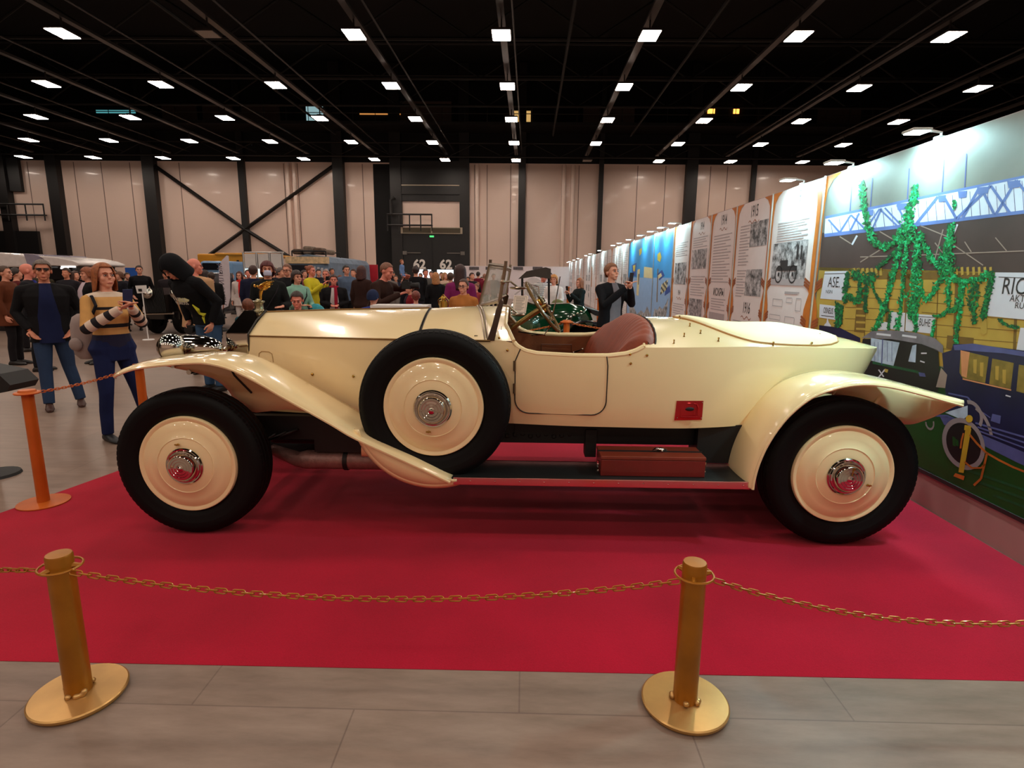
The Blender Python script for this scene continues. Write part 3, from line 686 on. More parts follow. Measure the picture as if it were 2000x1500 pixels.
for far in (False, True):
    fn = (lambda p: (p[0], 2*YC-p[1], p[2])) if far else (lambda p: p)
    P = fender(FO, 3.10, 3.47, .016, 'front', tip=tipf); P = [[fn(p) for p in r] for r in P]
    mb = MB(); mb.grid(P, flip=far); fo = ob('front_fender', mb, M_CREAM, CAR, solid=.010, sharp=70)
    # rolled edge bead
    mb = MB(); mb.tube([r[0] for r in P], .008, 6); ob('edge_bead', mb, M_CREAM, fo)
    # inner valance: from the fender's inner edge down to the apron line
    VL = [(-2.25, .985), (-2.05, .945), (-1.93, .905), (-1.86, .85), (-1.80, .74), (-1.70, .69), (-1.50, .715), (-1.30, .70), (-1.05, .66), (-.90, .62)]
    top = catmull([np.array(p) for p in FO], 6); tx = [p[0] for p in top]; tz = [p[1] for p in top]
    P2 = []
    for x in np.linspace(-2.25, -.95, 40):
        zt = np.interp(x, tx, tz); zl = min(zt-.004, float(np.interp(x, [v[0] for v in VL], [v[1] for v in VL]))); P2.append([fn((x, 3.46+.0*s, zl+(zt-zl)*s)) for s in np.linspace(0, 1, 5)])
    mb = MB(); mb.grid(P2); ob('inner_valance', mb, M_CREAM, fo, solid=.006)
    mb = MB(); mb.tube([fn((-1.86, 3.45, 1.06)), fn((-1.80, 3.45, .93)), fn((-1.70, 3.45, .82))], .006, 6); ob('stay', mb, M_DARK, fo)
    # well for the spare wheel hanging below the fender
    mb = MB(); P3 = []; tx_top = top
    for a in np.linspace(math.radians(196), math.radians(288), 24):
        row = []
        for v in np.linspace(0, 1, 9):
            e = 1-abs(2*v-1)**4; r = .44+.047*math.sqrt(max(0, e))
            row.append(fn((-.516+r*math.cos(a), 3.125+.27*v, .806+r*math.sin(a))))
        P3.append(row)
    mb.grid(P3, flip=not far); fx = [p[0] for p in tx_top]; fz = [p[1] for p in tx_top]; P4 = []
    for a in np.linspace(math.radians(196), math.radians(288), 24):
        x_, z_ = -.516+.445*math.cos(a), .806+.445*math.sin(a); zt_ = max(z_, float(np.interp(x_, fx, fz))); P4.append([fn((x_, 3.125, z_+(zt_-z_)*q_)) for q_ in (0, .5, 1)])
    mb.grid(P4, flip=far); ob('spare_wheel_well', mb, M_CREAM, fo, solid=.006, sharp=80)
FR = [(1.302, .372), (1.305, .43), (1.323, .528), (1.361, .639), (1.422, .753), (1.497, .847), (1.600, .930), (1.734, .980), (1.870, .999), (2.010, .987), (2.181, .949), (2.325, .911), (2.425, .886)]
for far in (False, True):
    fn = (lambda p: (p[0], 2*YC-p[1], p[2])) if far else (lambda p: p)
    def tipr(s):
        a = max(0, s-.72)/.28; return (.01*a*a, .37*a**2, 0)
    P = fender(FR, 3.10, 3.50, .014, 'rear', tip=tipr); P = [[fn(p) for p in r] for r in P]
    mb = MB(); mb.grid(P, flip=far); fo = ob('rear_fender', mb, M_CREAM, CAR, solid=.010, sharp=70)
    mb = MB(); mb.tube([r[0] for r in P], .008, 6); ob('edge_bead', mb, M_CREAM, fo)
    pr_ = catmull([np.array(p) for p in FR], 6); P2 = []
    VB = [(1.45, 3.49, .72), (1.6, 3.49, .80), (1.85, 3.49, .86), (2.05, 3.49, .80), (2.2, 3.465, .72), (2.33, 3.40, .69), (2.385, 3.29, .755), (2.415, 3.17, .85), (2.425, 3.125, .878)]
    vb = catmull([np.array(v) for v in VB], 6)
    for x, yo, zl in vb:
        zt = float(np.interp(x, [p[0] for p in pr_], [p[1] for p in pr_]))-.004; zl = min(zl, zt-.004)
        P2.append([fn((x, yo-.015*math.sin(PI*s)*(yo > 3.3), zl+(zt-zl)*s)) for s in np.linspace(0, 1, 6)])
    mb = MB(); mb.grid(P2); va = ob('inner_valance', mb, M_CREAM, fo, solid=.006)
    mb = MB(); mb.tube([fn((1.98, 3.475, .985)), fn((1.93, 3.47, .90)), fn((1.90, 3.47, .84))], .006, 6); mb.tube([fn((2.22, 3.47, .90)), fn((2.16, 3.465, .80)), fn((2.10, 3.46, .74))], .02, 8); ob('rib', mb, M_CREAM, va)
# running boards
for far in (False, True):
    fn = (lambda p: (p[0], 2*YC-p[1], p[2])) if far else (lambda p: p)
    ya, yb = (3.135, 3.43) if not far else (2*YC-3.43, 2*YC-3.135)
    mb = MB(); mb.box((-.46, ya, .372), (1.31, yb, .400)); rb = ob('running_board', mb, mat('black_ribbed_mat', (24, 25, 25), .45, vary=.1), CAR, smooth=False)
    yt = 3.128 if not far else 2*YC-3.128
    mb = MB(); mb.box((-.40, min(yt, yt+(.012 if not far else -.012)), .360), (1.31, max(yt, yt+(.012 if not far else -.012)), .405)); tr_ = ob('edge_trim', mb, mat('trim_painted_reflection', (226, 170, 172), .16, 1, vary=.02), rb, smooth=False, bevel=.003)  # pink tint of the metal imitates the red carpet's reflection
    mb = MB(); yb_ = 3.425 if not far else 2*YC-3.425; mb.box((-.35, yb_-.006, .398), (1.31, yb_+.006, .412)); ob('edge_trim', mb, MATS['trim_painted_reflection'], rb, smooth=False)
    if not far:
        for x in np.linspace(-.30, 1.27, 12):
            mb = MB(); mb.sphere((x, 3.127, .383), (.006, .003, .006), 5); ob('rivet', mb, MATS['trim_painted_reflection'], tr_)
# chassis and mechanics under the body
mb = MB()
for y in (3.56, 2*YC-3.56): mb.box((-2.2, y-.03, .50), (2.3, y+.03, .655)); 
ob('chassis_rail', mb, M_DARK, CAR, smooth=False)
mb = MB(); mb.tube([(-1.972, 3.30, .44), (-1.972, 3.5, .40), (-1.972, YC, .38), (-1.972, 2*YC-3.5, .40), (-1.972, 2*YC-3.30, .44)], .04, 8); ob('front_axle', mb, M_DARK, CAR)
mb = MB(); mb.tube([(1.848, 3.30, .44), (1.848, 2*YC-3.30, .44)], .05, 10); mb.sphere((1.848, YC, .44), (.16, .17, .17), 10); ob('rear_axle', mb, M_DARK, CAR)
for x0, x1, zc in ((-2.35, -1.45, .47), (1.2, 2.4, .50)):
    for y in (3.52, 2*YC-3.52):
        mb = MB()
        for k in range(5):
            l = (x1-x0)*(1-.16*k)/2; xm = (x0+x1)/2; P = [[(xm+l*s, y+dy, zc+.10*s*s-.016*k) for dy in (-.028, .028)] for s in np.linspace(-1, 1, 9)]; mb.grid(P)
        ob('leaf_spring', mb, M_DARK, CAR, solid=.013)
mb = MB(); mb.box((-1.75, YC-.22, .40), (-.5, YC+.22, .75)); mb.box((-.5, YC-.16, .42), (.35, YC+.16, .64)); mb.tube([(.35, YC, .48), (1.8, YC, .45)], .045, 10); ob('engine_sump', mb, M_DARK, CAR, smooth=False, bevel=.03)
mb = MB(); mb.box((.40, 3.50, .42), (.47, 3.60, .60)); ob('board_bracket', mb, M_DARK, CAR, smooth=False)
mb = MB(); mb.box((1.09, 3.44, .412), (1.36, 3.62, .66)); ob('battery_box', mb, M_DARK, CAR, smooth=False)
mb = MB(); mb.box((-1.35, 3.52, .42), (-.95, 3.58, .68)); ob('engine_mount', mb, M_DARK, CAR, smooth=False)
mb = MB(); mb.box((-.05, 3.52, .56), (1.3, 3.6, .66))
for i in range(9): mb.sphere((-.10+.05*i, 3.55, .545+.008*(i % 3)), .028, 5)
ob('brake_linkage', mb, M_DARK, CAR, smooth=False)
mb = MB()
a, b = np.array((-1.42, 3.56, .355)), np.array((-.6, 3.60, .345)); r = .062
pts = [a+(b-a)*t for t in np.linspace(0, 1, 14)]; mb.tube([a-np.array([.25, -.05, -.05]), a-np.array([.06, 0, 0])]+pts, [.035, .05]+[r]*14, 16)
sil = ob('exhaust_silencer', mb, mat('lagged_exhaust', (150, 118, 112), .45, .5, vary=.2, scale=30, bump=.2, bscale=120), CAR)
for t in (.32, .78):
    p = a+(b-a)*t; mb = MB(); mb.tube([p-np.array([.014, 0, 0]), p+np.array([.014, 0, 0])], .068, 16); ob('clamp', mb, M_DARK, sil)
mb = MB(); mb.tube([(-1.0, 3.40, .50), (-.55, 3.46, .47)], .065, 14); ob('tool_tube', mb, M_CREAM, CAR)
# ---------------------------------------------------------------- wheels
TYRE = [(.290, -.070), (.300, -.080), (.33, -.090), (.365, -.0935), (.37, -.0955), (.378, -.0935), (.384, -.0955), (.392, -.093), (.398, -.094), (.408, -.089), (.418, -.086), (.424, -.078), (.432, -.074), (.436, -.062), (.441, -.058), (.441, -.042), (.435, -.039), (.435, -.033), (.444, -.030), (.444, -.010), (.437, -.007), (.437, 0)]
TYRE = TYRE+[(r, -h) for r, h in TYRE[::-1][1:]]
DISC = [(.2905, -.062), (.2895, -.088), (.2865, -.093), (.280, -.094), (.268, -.088), (.262, -.087), (.258, -.091), (.215, -.100), (.170, -.1085), (.1665, -.112), (.163, -.1092), (.13, -.116), (.112, -.119), (.10, -.119), (.0, -.119)]
HUB = [(.108, -.116), (.110, -.124), (.104, -.131), (.098, -.130), (.094, -.136), (.088, -.137), (.082, -.133), (.078, -.138), (.076, -.160), (.070, -.166), (.056, -.167), (.054, -.1655), (.040, -.167), (.038, -.1655), (.022, -.167), (.020, -.1655), (.010, -.168), (.006, -.172), (0, -.173)]
def wheel(x, y, z, s, label_spare=False, va=.5, hubm=None, rot=0):
    hubm = hubm or M_CHROME
    mb = MB(); mb.lathe([(r, -h*s if False else h*s) for r, h in TYRE], (x, y, z), 'y', 72)
    w = ob('wheel', mb, M_RUBBER, CAR, sharp=50)
    mb = MB()                                                    # shoulder tread blocks
    for k in range(80):
        a = 2*PI*k/80; ca, sa = math.cos(a), math.sin(a); cb, sb = math.cos(a+.05), math.sin(a+.05)
        for h0, h1, r0, r1 in ((-.0745, -.060, .4335, .4395), (.060, .0745, .4395, .4335)):
            mb.add([(x+r0*ca, y+h0, z+r0*sa), (x+r1*ca, y+h1, z+r1*sa), (x+r1*cb, y+h1, z+r1*sb), (x+r0*cb, y+h0, z+r0*sb)]+[(x+(r0-.012)*ca, y+h0, z+(r0-.012)*sa), (x+(r1-.012)*ca, y+h1, z+(r1-.012)*sa), (x+(r1-.012)*cb, y+h1, z+(r1-.012)*sb), (x+(r0-.012)*cb, y+h0, z+(r0-.012)*sb)], [(0, 1, 2, 3), (0, 4, 5, 1), (1, 5, 6, 2), (2, 6, 7, 3), (3, 7, 4, 0)])
    ob('tread_block', mb, M_RUBBER, w, smooth=False)['kind'] = 'stuff'
    mb = MB(); mb.lathe([(r, h*s) for r, h in DISC], (x, y, z), 'y', 72); ob('wheel_disc', mb, M_CREAM, w, sharp=50)
    mb = MB(); mb.lathe([(r, h*s) for r, h in HUB], (x, y, z), 'y', 48); ob('hub_cap', mb, hubm, w, sharp=40)
    a = va; q = np.array((x+.135*math.cos(a), y-.120*s, z+.135*math.sin(a))); mb = MB(); mb.tube([q, q+np.array([0, -.02*s, 0])], .006, 8); mb.box((q[0]-.014, q[1]-.012*s-.004, q[2]-.004), (q[0]+.014, q[1]-.012*s+.004, q[2]+.004)); ob('valve', mb, M_BRASS, w)
    mb = MB(); mb.lathe([(.30, -.03*s), (.30, .05*s), (.20, .07*s), (0, .07*s)], (x, y, z), 'y', 32); ob('brake_drum', mb, M_DARK, w)
    return w
YW_ = 3.25
for far in (False, True):
    y = 2*YC-YW_ if far else YW_; s = -1 if far else 1
    wheel(-1.972, y, .446, s, va=1.75); wheel(1.848, y, .446, s, va=-.35)
    wheel(-.516, y+(.017*s), .806, s, va=-1.75)
# head lamps on a bar
def lamp(p, L, R, name):
    prof = [(1.0*math.sin(t), -.5*math.cos(t)) for t in np.linspace(0, PI, 19)] if name == 'side_lamp' else [(0, -.48), (.55, -.47), (.88, -.44), (1.0, -.36), (1.02, -.30), (1.0, -.24), (.99, -.1), (.92, .12), (.78, .30), (.55, .44), (.30, .52), (.16, .54), (0, .55)]
    mb = MB(); mb.lathe([(r*R, h*L) for r, h in prof], p, 'x', 40); o = ob(name, mb, M_CHROME, CAR, sharp=60)
    ha, hr = (-.20, .93) if name == 'side_lamp' else (-.30, 1.02)
    mb = MB(); mb.lathe([(hr*R, (ha-.025)*L), ((hr+.02)*R, (ha-.015)*L), ((hr+.02)*R, (ha+.015)*L), (hr*R, (ha+.025)*L)], p, 'x', 40); ob('lamp_rim', mb, mat('dark_lamp_rim', (70, 60, 50), .3, .9), o)
    if name != 'side_lamp': mb = MB(); mb.lathe([(0, .53*L), (.13*R, .53*L), (.16*R, .56*L), (.13*R, .6*L), (0, .6*L)], p, 'x', 16); ob('lamp_end', mb, M_CHROME, o)
    mb = MB(); mb.tube([(p[0], p[1], p[2]-R*.95), (p[0], p[1], p[2]-R*.95-.05)], .014, 8); ob('lamp_post', mb, M_CHROME, o); return o
p2 = aty(391, 681, 3.60); lamp(p2, .285, .088, 'head_lamp'); lamp((p2[0], 2*YC-p2[1], p2[2]), .285, .088, 'head_lamp')
p1 = aty(335, 678, 3.44); lamp(p1, .16, .083, 'side_lamp'); lamp((p1[0], 2*YC-p1[1], p1[2]), .16, .083, 'side_lamp')
mb = MB(); mb.tube([(p2[0], 3.45, p2[2]-.13), (p2[0], 2*YC-3.45, p2[2]-.13)], .016, 8); ob('lamp_bar', mb, M_CHROME, CAR)

# wooden box on the running board and the paper notice
mb = MB(); mb.box((.462, 3.205, .401), (1.072, 3.415, .50)); bx = (.77, 3.31, .401)
t = thing('tool_box', bx, 'dark red wooden tool box strapped shut on the black running board', 'box')
M_RBOX = mat('red_mahogany', (112, 24, 18), .4, vary=.18, scale=5, coat=.3)
ob('box_base', mb, M_RBOX, t, smooth=False, bevel=.003)
mb = MB(); mb.box((.460, 3.203, .503), (1.074, 3.417, .522)); mb.box((.468, 3.21, .49), (1.066, 3.41, .505)); ob('box_lid', mb, mat('red_brown_lid', (122, 46, 28), .4, vary=.18, scale=5, coat=.3), t, smooth=False, bevel=.003)
mb = MB(); mb.box((.455, 3.30, .522), (1.079, 3.318, .526)); ob('strap', mb, M_DARK, t, smooth=False)
mb = MB(); mb.tube([(.79, 3.31, .53), (.80, 3.295, .545), (.84, 3.30, .54), (.85, 3.32, .53)], .008, 8); mb.tube([(.80, 3.33, .53), (.84, 3.29, .534), (.87, 3.32, .53), (.84, 3.345, .534)], .005, 6, closed=True); ob('buckle', mb, M_CHROME, t)
for x in (.452, 1.082): mb = MB(); mb.tube([(x, 3.25, .44), (x, 3.25, .48)], .008, 6); mb.sphere((x, 3.25, .42), .010, 5); ob('latch', mb, M_CHROME, t)
q = [aty(1000, 611, 4.0), aty(1027, 612, 4.0), aty(1032, 578, 4.05), aty(1004, 577, 4.05)]
mb = MB(); d = np.array([0, .002, 0]); mb.add([p for p in q]+[p+d for p in q], [(0, 1, 2, 3), (7, 6, 5, 4), (0, 4, 5, 1), (1, 5, 6, 2), (2, 6, 7, 3), (3, 7, 4, 0)])
u = (q[1]-q[0]); v = q[3]-q[0]
def onp(a, b): return q[0]+u*a+v*b-d*.5
M_INK = mat('grey_ink', (120, 110, 104), .7)
for i in range(9): mb.add([onp(.16, .76-.075*i), onp(.84-.1*(i % 3), .76-.075*i), onp(.84-.1*(i % 3), .785-.075*i), onp(.16, .785-.075*i)], [(0, 1, 2, 3)], 1)
for a0, b0, a1, b1 in ((.06, .04, .94, .06), (.06, .94, .94, .96), (.06, .04, .08, .96), (.92, .04, .94, .96)): mb.add([onp(a0, b0), onp(a1, b0), onp(a1, b1), onp(a0, b1)], [(0, 1, 2, 3)], 1)

for i in range(10): mb.add([onp(.18+.066*i, .83), onp(.22+.066*i, .83), onp(.22+.066*i, .885), onp(.18+.066*i, .885)], [(0, 1, 2, 3)], 1)
ob('paper_notice', mb, [mat('cream_paper', (236, 214, 196), .7, vary=.03), M_INK], loc=q[0], smooth=False, label='small cream paper notice with printed lines behind the windscreen of the cream car', cat='notice')
# ---------------------------------------------------------------- the display partition on the right
def wpt(y, z, off=0.0): return np.array([wallx(y)-off, y, z])
WY0, WY1 = 1.2, 41.5
mb = MB(); mb.add([wpt(WY0, 0), wpt(WY1, 0), wpt(WY1, 2.5), wpt(WY0, 2.5)]+[wpt(y, z, -.06) for y, z in ((WY0, 0), (WY1, 0), (WY1, 2.5), (WY0, 2.5))], [(0, 1, 2, 3), (7, 6, 5, 4), (0, 4, 5, 1), (1, 5, 6, 2), (2, 6, 7, 3), (3, 7, 4, 0)])
struct('wall_right', mb, mat('grey_partition_board', (176, 150, 150), .5, vary=.02), smooth=False)
UW = np.array([-SK, -1, 0]); UW /= np.linalg.norm(UW); ZW = np.array([0, 0, 1.])
M_PAPER = mat('poster_paper', (228, 214, 214), .55, vary=.02)
M_TEXT = mat('printed_black', (38, 32, 34), .6)
M_LINE = mat('printed_grey', (176, 163, 166), .6)
M_OCHRE = mat('printed_ochre_column', (204, 116, 34), .5, vary=.2, scale=6)
M_OCHRE2 = mat('printed_brown_scroll', (150, 74, 30), .5)
def photo_mat(seed):
    m = bpy.data.materials.new('printed_photograph'); m.use_nodes = True; nt = m.node_tree; b = nt.nodes['Principled BSDF']; L = nt.links.new
    tc = nt.nodes.new('ShaderNodeTexCoord'); mp = nt.nodes.new('ShaderNodeMapping'); mp.inputs['Location'].default_value = (seed*3.1, seed*1.7, seed*2.3); n = nt.nodes.new('ShaderNodeTexNoise'); n.inputs['Scale'].default_value = 9; n.inputs['Detail'].default_value = 9; n.inputs['Roughness'].default_value = .75
    r = nt.nodes.new('ShaderNodeValToRGB'); e = r.color_ramp.elements; e[0].position = .40; e[0].color = (.02, .018, .02, 1); e[1].position = .60; e[1].color = (.62, .56, .58, 1)
    L(tc.outputs['Object'], mp.inputs['Vector']); L(mp.outputs['Vector'], n.inputs['Vector']); L(n.outputs['Fac'], r.inputs['Fac']); L(r.outputs['Color'], b.inputs['Base Color']); b.inputs['Roughness'].default_value = .5
    return m
PH = [photo_mat(i) for i in range(4)]
PM = [M_PAPER, M_TEXT, M_LINE, M_OCHRE, M_OCHRE2]+PH
def quad(mb, P, m): mb.add(P, [(0, 1, 2, 3)], m)
class Poster:
    def __init__(s, y0, y1):
        y0 += .004; y1 -= .004; s.y0, s.y1 = y0, y1; s.mb = MB(); s.body()
    def pt(s, u, v, off=.008): return wpt(s.y1-u*(s.y1-s.y0), v*2.5, off)
    def body(s, m=0):
        a = [s.pt(u, v, .001) for u, v in ((.0, .1), (1, .1), (1, .997), (0, .997))]; b = [s.pt(u, v, .006) for u, v in ((.0, .1), (1, .1), (1, .997), (0, .997))]
        s.mb.add(a+b, [(4, 5, 6, 7), (0, 1, 5, 4), (1, 2, 6, 5), (2, 3, 7, 6), (3, 0, 4, 7)], m)
    def rect(s, u0, v0, u1, v1, m, off=.008): quad(s.mb, [s.pt(u0, v0, off), s.pt(u1, v0, off), s.pt(u1, v1, off), s.pt(u0, v1, off)], m)
    def lines(s, u0, u1, v1, v0, n):
        for i in range(n):
            v = v1-(v1-v0)*i/max(1, n-1); e = u1-(u1-u0)*(.0, .12, .05, .3, .02, .2)[i % 6]; s.rect(u0, v-.0028, e, v+.0028, 2)
    def year(s, txt, u, v, size=.2, curl=True):
        s.mb.text(txt, s.pt(u, v-.028, .008), UW, ZW, size, 1, bold=.006, sx=.62)
        if curl:
            pts = [s.pt(u-.15+.03*i, v-.052+.008*math.sin(i*1.3), .008) for i in range(11)]
            for a, b in zip(pts[:-1], pts[1:]): quad(s.mb, [a-ZW*.006, b-ZW*.006, b+ZW*.006, a+ZW*.006], 4)
    def column(s, u, wid=.085):
        prof = [(.1, .7), (.36, .7), (.385, 1.0), (.40, .55), (.43, .9), (.46, 1.15), (.50, 1.1), (.54, .75), (.565, .5), (.58, .8), (.60, .45), (.63, .55), (.7, .6), (.82, .55), (.90, .6), (.95, .8), (.98, 1.5), (.997, 2.6)]
        for (v0, w0), (v1, w1) in zip(prof[:-1], prof[1:]): quad(s.mb, [s.pt(u-wid*w0, v0, .0095), s.pt(u+wid*w0, v0, .0095), s.pt(u+wid*w1, v1, .0095), s.pt(u-wid*w1, v1, .0095)], 3)
        for v in (.425, .575):
            for sg in (-1, 1):
                for k in range(3): quad(s.mb, [s.pt(u+sg*wid*.5, v+.012*k, .010), s.pt(u+sg*wid*1.5, v+.02+.012*k, .010), s.pt(u+sg*wid*1.35, v+.028+.012*k, .010), s.pt(u+sg*wid*.5, v+.010+.012*k, .010)], 4)
    def done(s, label, mats=None):
        p = s.pt(.5, .1, 0); return ob('display_poster', s.mb, mats or PM, loc=p, smooth=False, label=label, cat='poster', group='printed posters on the display wall')
p = Poster(5.66, 6.80); p.year('19', .55, .955, .2, False); p.lines(.16, .8, .86, .775, 9); p.rect(.10, .594, .82, .775, 5); p.rect(.10, .594, .82, .62, 2, .009)
p.rect(.62, .70, .66, .755, 1, .0095); p.rect(.70, .70, .73, .755, 1, .0095)
for cx_, cz in ((.28, .64), (.58, .64)):
    for r0, r1 in ((.085, .068), (.02, .0)):
        for k in range(16):
            a0, a1 = 2*PI*k/16, 2*PI*(k+1)/16; quad(p.mb, [p.pt(cx_+r0*math.cos(a0), cz+r0*.46*math.sin(a0), .0095), p.pt(cx_+r0*math.cos(a1), cz+r0*.46*math.sin(a1), .0095), p.pt(cx_+r1*math.cos(a1), cz+r1*.46*math.sin(a1), .0095), p.pt(cx_+r1*math.cos(a0), cz+r1*.46*math.sin(a0), .0095)], 1)
p.rect(.24, .655, .66, .675, 1, .0095); p.rect(.30, .675, .46, .70, 1, .0094)
p.lines(.45, .75, .565, .56, 2)
for u, v, w, h in ((.2, .50, .22, .03), (.5, .52, .12, .02), (.7, .49, .1, .05), (.15, .44, .25, .02), (.5, .43, .2, .03)):
    for a in (0, 1): p.rect(u, v+h*a, u+w, v+h*a+.003, 2); p.rect(u+w*a, v, u+w*a+.006, v+h, 2)
p.column(.985, .11); p.done('tall poster with a large photograph of an old car before a house, nearest the mural')
p = Poster(6.80, 7.93); p.column(1.0); p.year('1915', .52, .95); p.lines(.14, .45, .885, .69, 14); p.rect(.45, .775, .92, .895, 6); p.lines(.14, .42, .66, .53, 10); p.rect(.42, .535, .88, .665, 7); p.year('1916', .52, .475); p.lines(.12, .4, .40, .34, 4); p.done('tall poster headed 1915 and lower down 1916 with two photographs')
p = Poster(7.93, 9.0); p.column(1.0); p.year('1914', .5, .95); p.lines(.14, .86, .865, .60, 17); p.mb.text('ИСКРЫ', p.pt(.5, .52), UW, ZW, .15, 1, bold=.01, sx=.9); p.lines(.2, .8, .50, .44, 5); p.rect(.15, .2, .8, .42, 2); p.done('tall poster headed 1914 with a long text and a newspaper page below')
p = Poster(9.0, 10.12); p.column(1.0); p.year('1914', .55, .955, .17); p.lines(.15, .85, .88, .82, 5); p.rect(.12, .68, .86, .805, 8); p.lines(.15, .85, .63, .51, 8); p.rect(.12, .33, .8, .485, 5); p.done('tall poster headed 1914 with two photographs, left of the newspaper poster')
p = Poster(10.12, 11.25); p.column(1.0); p.column(.03, .05); p.lines(.15, .85, .87, .78, 7); p.rect(.15, .575, .85, .73, 6); p.year('1914', .5, .525, .13); p.lines(.15, .85, .43, .36, 5); p.rect(.2, .2, .8, .335, 7); p.done('tall poster with one photograph at mid height, beside the blue banners')
# two blue banners with staffs, flags and a crowd along the foot
M_SKY = mat('printed_sky_blue', (52, 148, 214), .5, vary=.12, scale=1.5); M_SKY2 = mat('printed_pale_blue', (142, 172, 214), .5, vary=.05)
M_YEL = mat('printed_yellow', (212, 180, 60), .5); M_NAVY = mat('printed_navy', (30, 70, 150), .5); M_CRM = mat('printed_cream', (222, 200, 150), .5); M_MAST = mat('printed_staff', (128, 100, 74), .5)
BM = [M_SKY, M_SKY2, M_YEL, M_NAVY, M_CRM, M_MAST, PH[0], M_TEXT]
def banner(y0, y1, polys, label):
    s = Poster(y0, y1); s.rect(0, .1, 1, .62, 1, .0065)
    for m, pts, lay in polys:
        P = [atwall(px, py, .0072+.0004*lay) for px, py in pts]; s.mb.add(P, [tuple(range(len(P)))], m)
    return s.done(label, BM)
banner(11.31, 13.0, [(5, [(1284, 525), (1286, 525), (1284, 590), (1282, 590)], 1), (2, [(1284, 497), (1289, 492), (1292, 502), (1289, 512), (1284, 508)], 2), (3, [(1283, 536), (1293, 527), (1298, 538), (1288, 548)], 1), (4, [(1285, 538), (1291, 533), (1293, 539), (1286, 545)], 2),
  (3, [(1308, 556), (1309, 570), (1298, 578), (1299, 568)], 1), (6, [(1275, 618), (1279, 602), (1284, 606), (1288, 598), (1294, 604), (1300, 594), (1306, 580), (1302, 612), (1296, 640), (1275, 640)], 1)]+
  [((7 if (i+j) % 2 else 4), [(1290+i*2.6+(3-j)*.6, 556+j*5-i*2.2), (1292.4+i*2.6+(3-j)*.6, 554+j*5-i*2.2), (1292+i*2.6+(3-j)*.6, 559+j*5-i*2.2), (1289.6+i*2.6+(3-j)*.6, 561+j*5-i*2.2)], 2) for i in range(5) for j in range(4)], 'blue banner with a staff and a chequered flag, the right one of the blue pair')
banner(13.0, 16.3, [(2, [(1248, 488), (1254, 484), (1253, 494), (1249, 500)], 1), (4, [(1258, 521), (1274, 523), (1274, 544), (1257, 542)], 1), (3, [(1234, 518), (1243, 513), (1242, 540), (1235, 538)], 1), (2, [(1236, 519), (1241, 517), (1240, 530), (1237, 530)], 2), (4, [(1245, 527), (1250, 525), (1247, 578), (1243, 576)], 1), (7, [(1247, 535), (1249, 535), (1247, 556), (1246, 556)], 2), (6, [(1229, 590), (1233, 572), (1238, 600), (1244, 614), (1252, 606), (1258, 612), (1264, 598), (1270, 614), (1271, 640), (1229, 640)], 1)], 'blue banner with a cream placard and a pennant, left one of the blue pair')
y = 16.3; i = 0
kinds = ['a white poster with text and two photographs', 'a pale poster with lines of text', 'a poster edged with ochre columns', 'a poster with a yellow figure', 'a poster with small photographs in a column']
while y < 40.5:
    s = Poster(y, y+1.12); k = i % 5
    if i < 4 or k == 2: s.column(.98)
    s.lines(.15, .85, .9, .66, 12)
    if k in (0, 4): s.rect(.2, .55, .8, .66, 5+i % 4); s.rect(.2, .36, .8, .48, 5+(i+1) % 4)
    if k == 3: s.rect(.35, .45, .6, .8, 3)
    if k == 4: s.rect(.3, .7, .7, .8, 6); s.rect(.3, .25, .7, .33, 7)
    s.lines(.15, .85, .34, .2, 7)
    lab = 'white text poster far along the display wall, %s beyond the blue banners' % ((ORD+['ninth', 'tenth', 'eleventh', 'twelfth', 'thirteenth', 'fourteenth', 'fifteenth', 'sixteenth', 'seventeenth', 'eighteenth', 'nineteenth', 'twentieth', 'twenty first', 'twenty second'])[i])
    s.done(lab); y += 1.12; i += 1
# aluminium uprights at the panel seams
mb = MB()
for y in (5.645, 6.80, 7.93, 9.0, 10.12, 11.28, 13.0, 16.3, 17.42, 18.54, 20.78, 23, 26, 30):
    a = wpt(y, 0, .012); mb.tube([a, wpt(y, 2.5, .012)], .013, 6)
struct('trim_9', mb, M_ALU, smooth=True)
mb = MB(); mb.add([wpt(WY0, .235, .004), wpt(5.64, .235, .004), wpt(5.64, .255, .004), wpt(WY0, .255, .004)], [(0, 1, 2, 3)]); 
mb.add([wpt(WY0, .235, .0), wpt(WY0, .235, .02), wpt(5.64, .235, .02), wpt(5.64, .235, 0), wpt(WY0, .26, .0), wpt(WY0, .26, .02), wpt(5.64, .26, .02), wpt(5.64, .26, 0)], [(0, 3, 2, 1), (4, 5, 6, 7), (0, 1, 5, 4), (1, 2, 6, 5), (2, 3, 7, 6)])
struct('trim_10', mb, mat('dark_mural_edge', (40, 24, 26), .6), smooth=False)
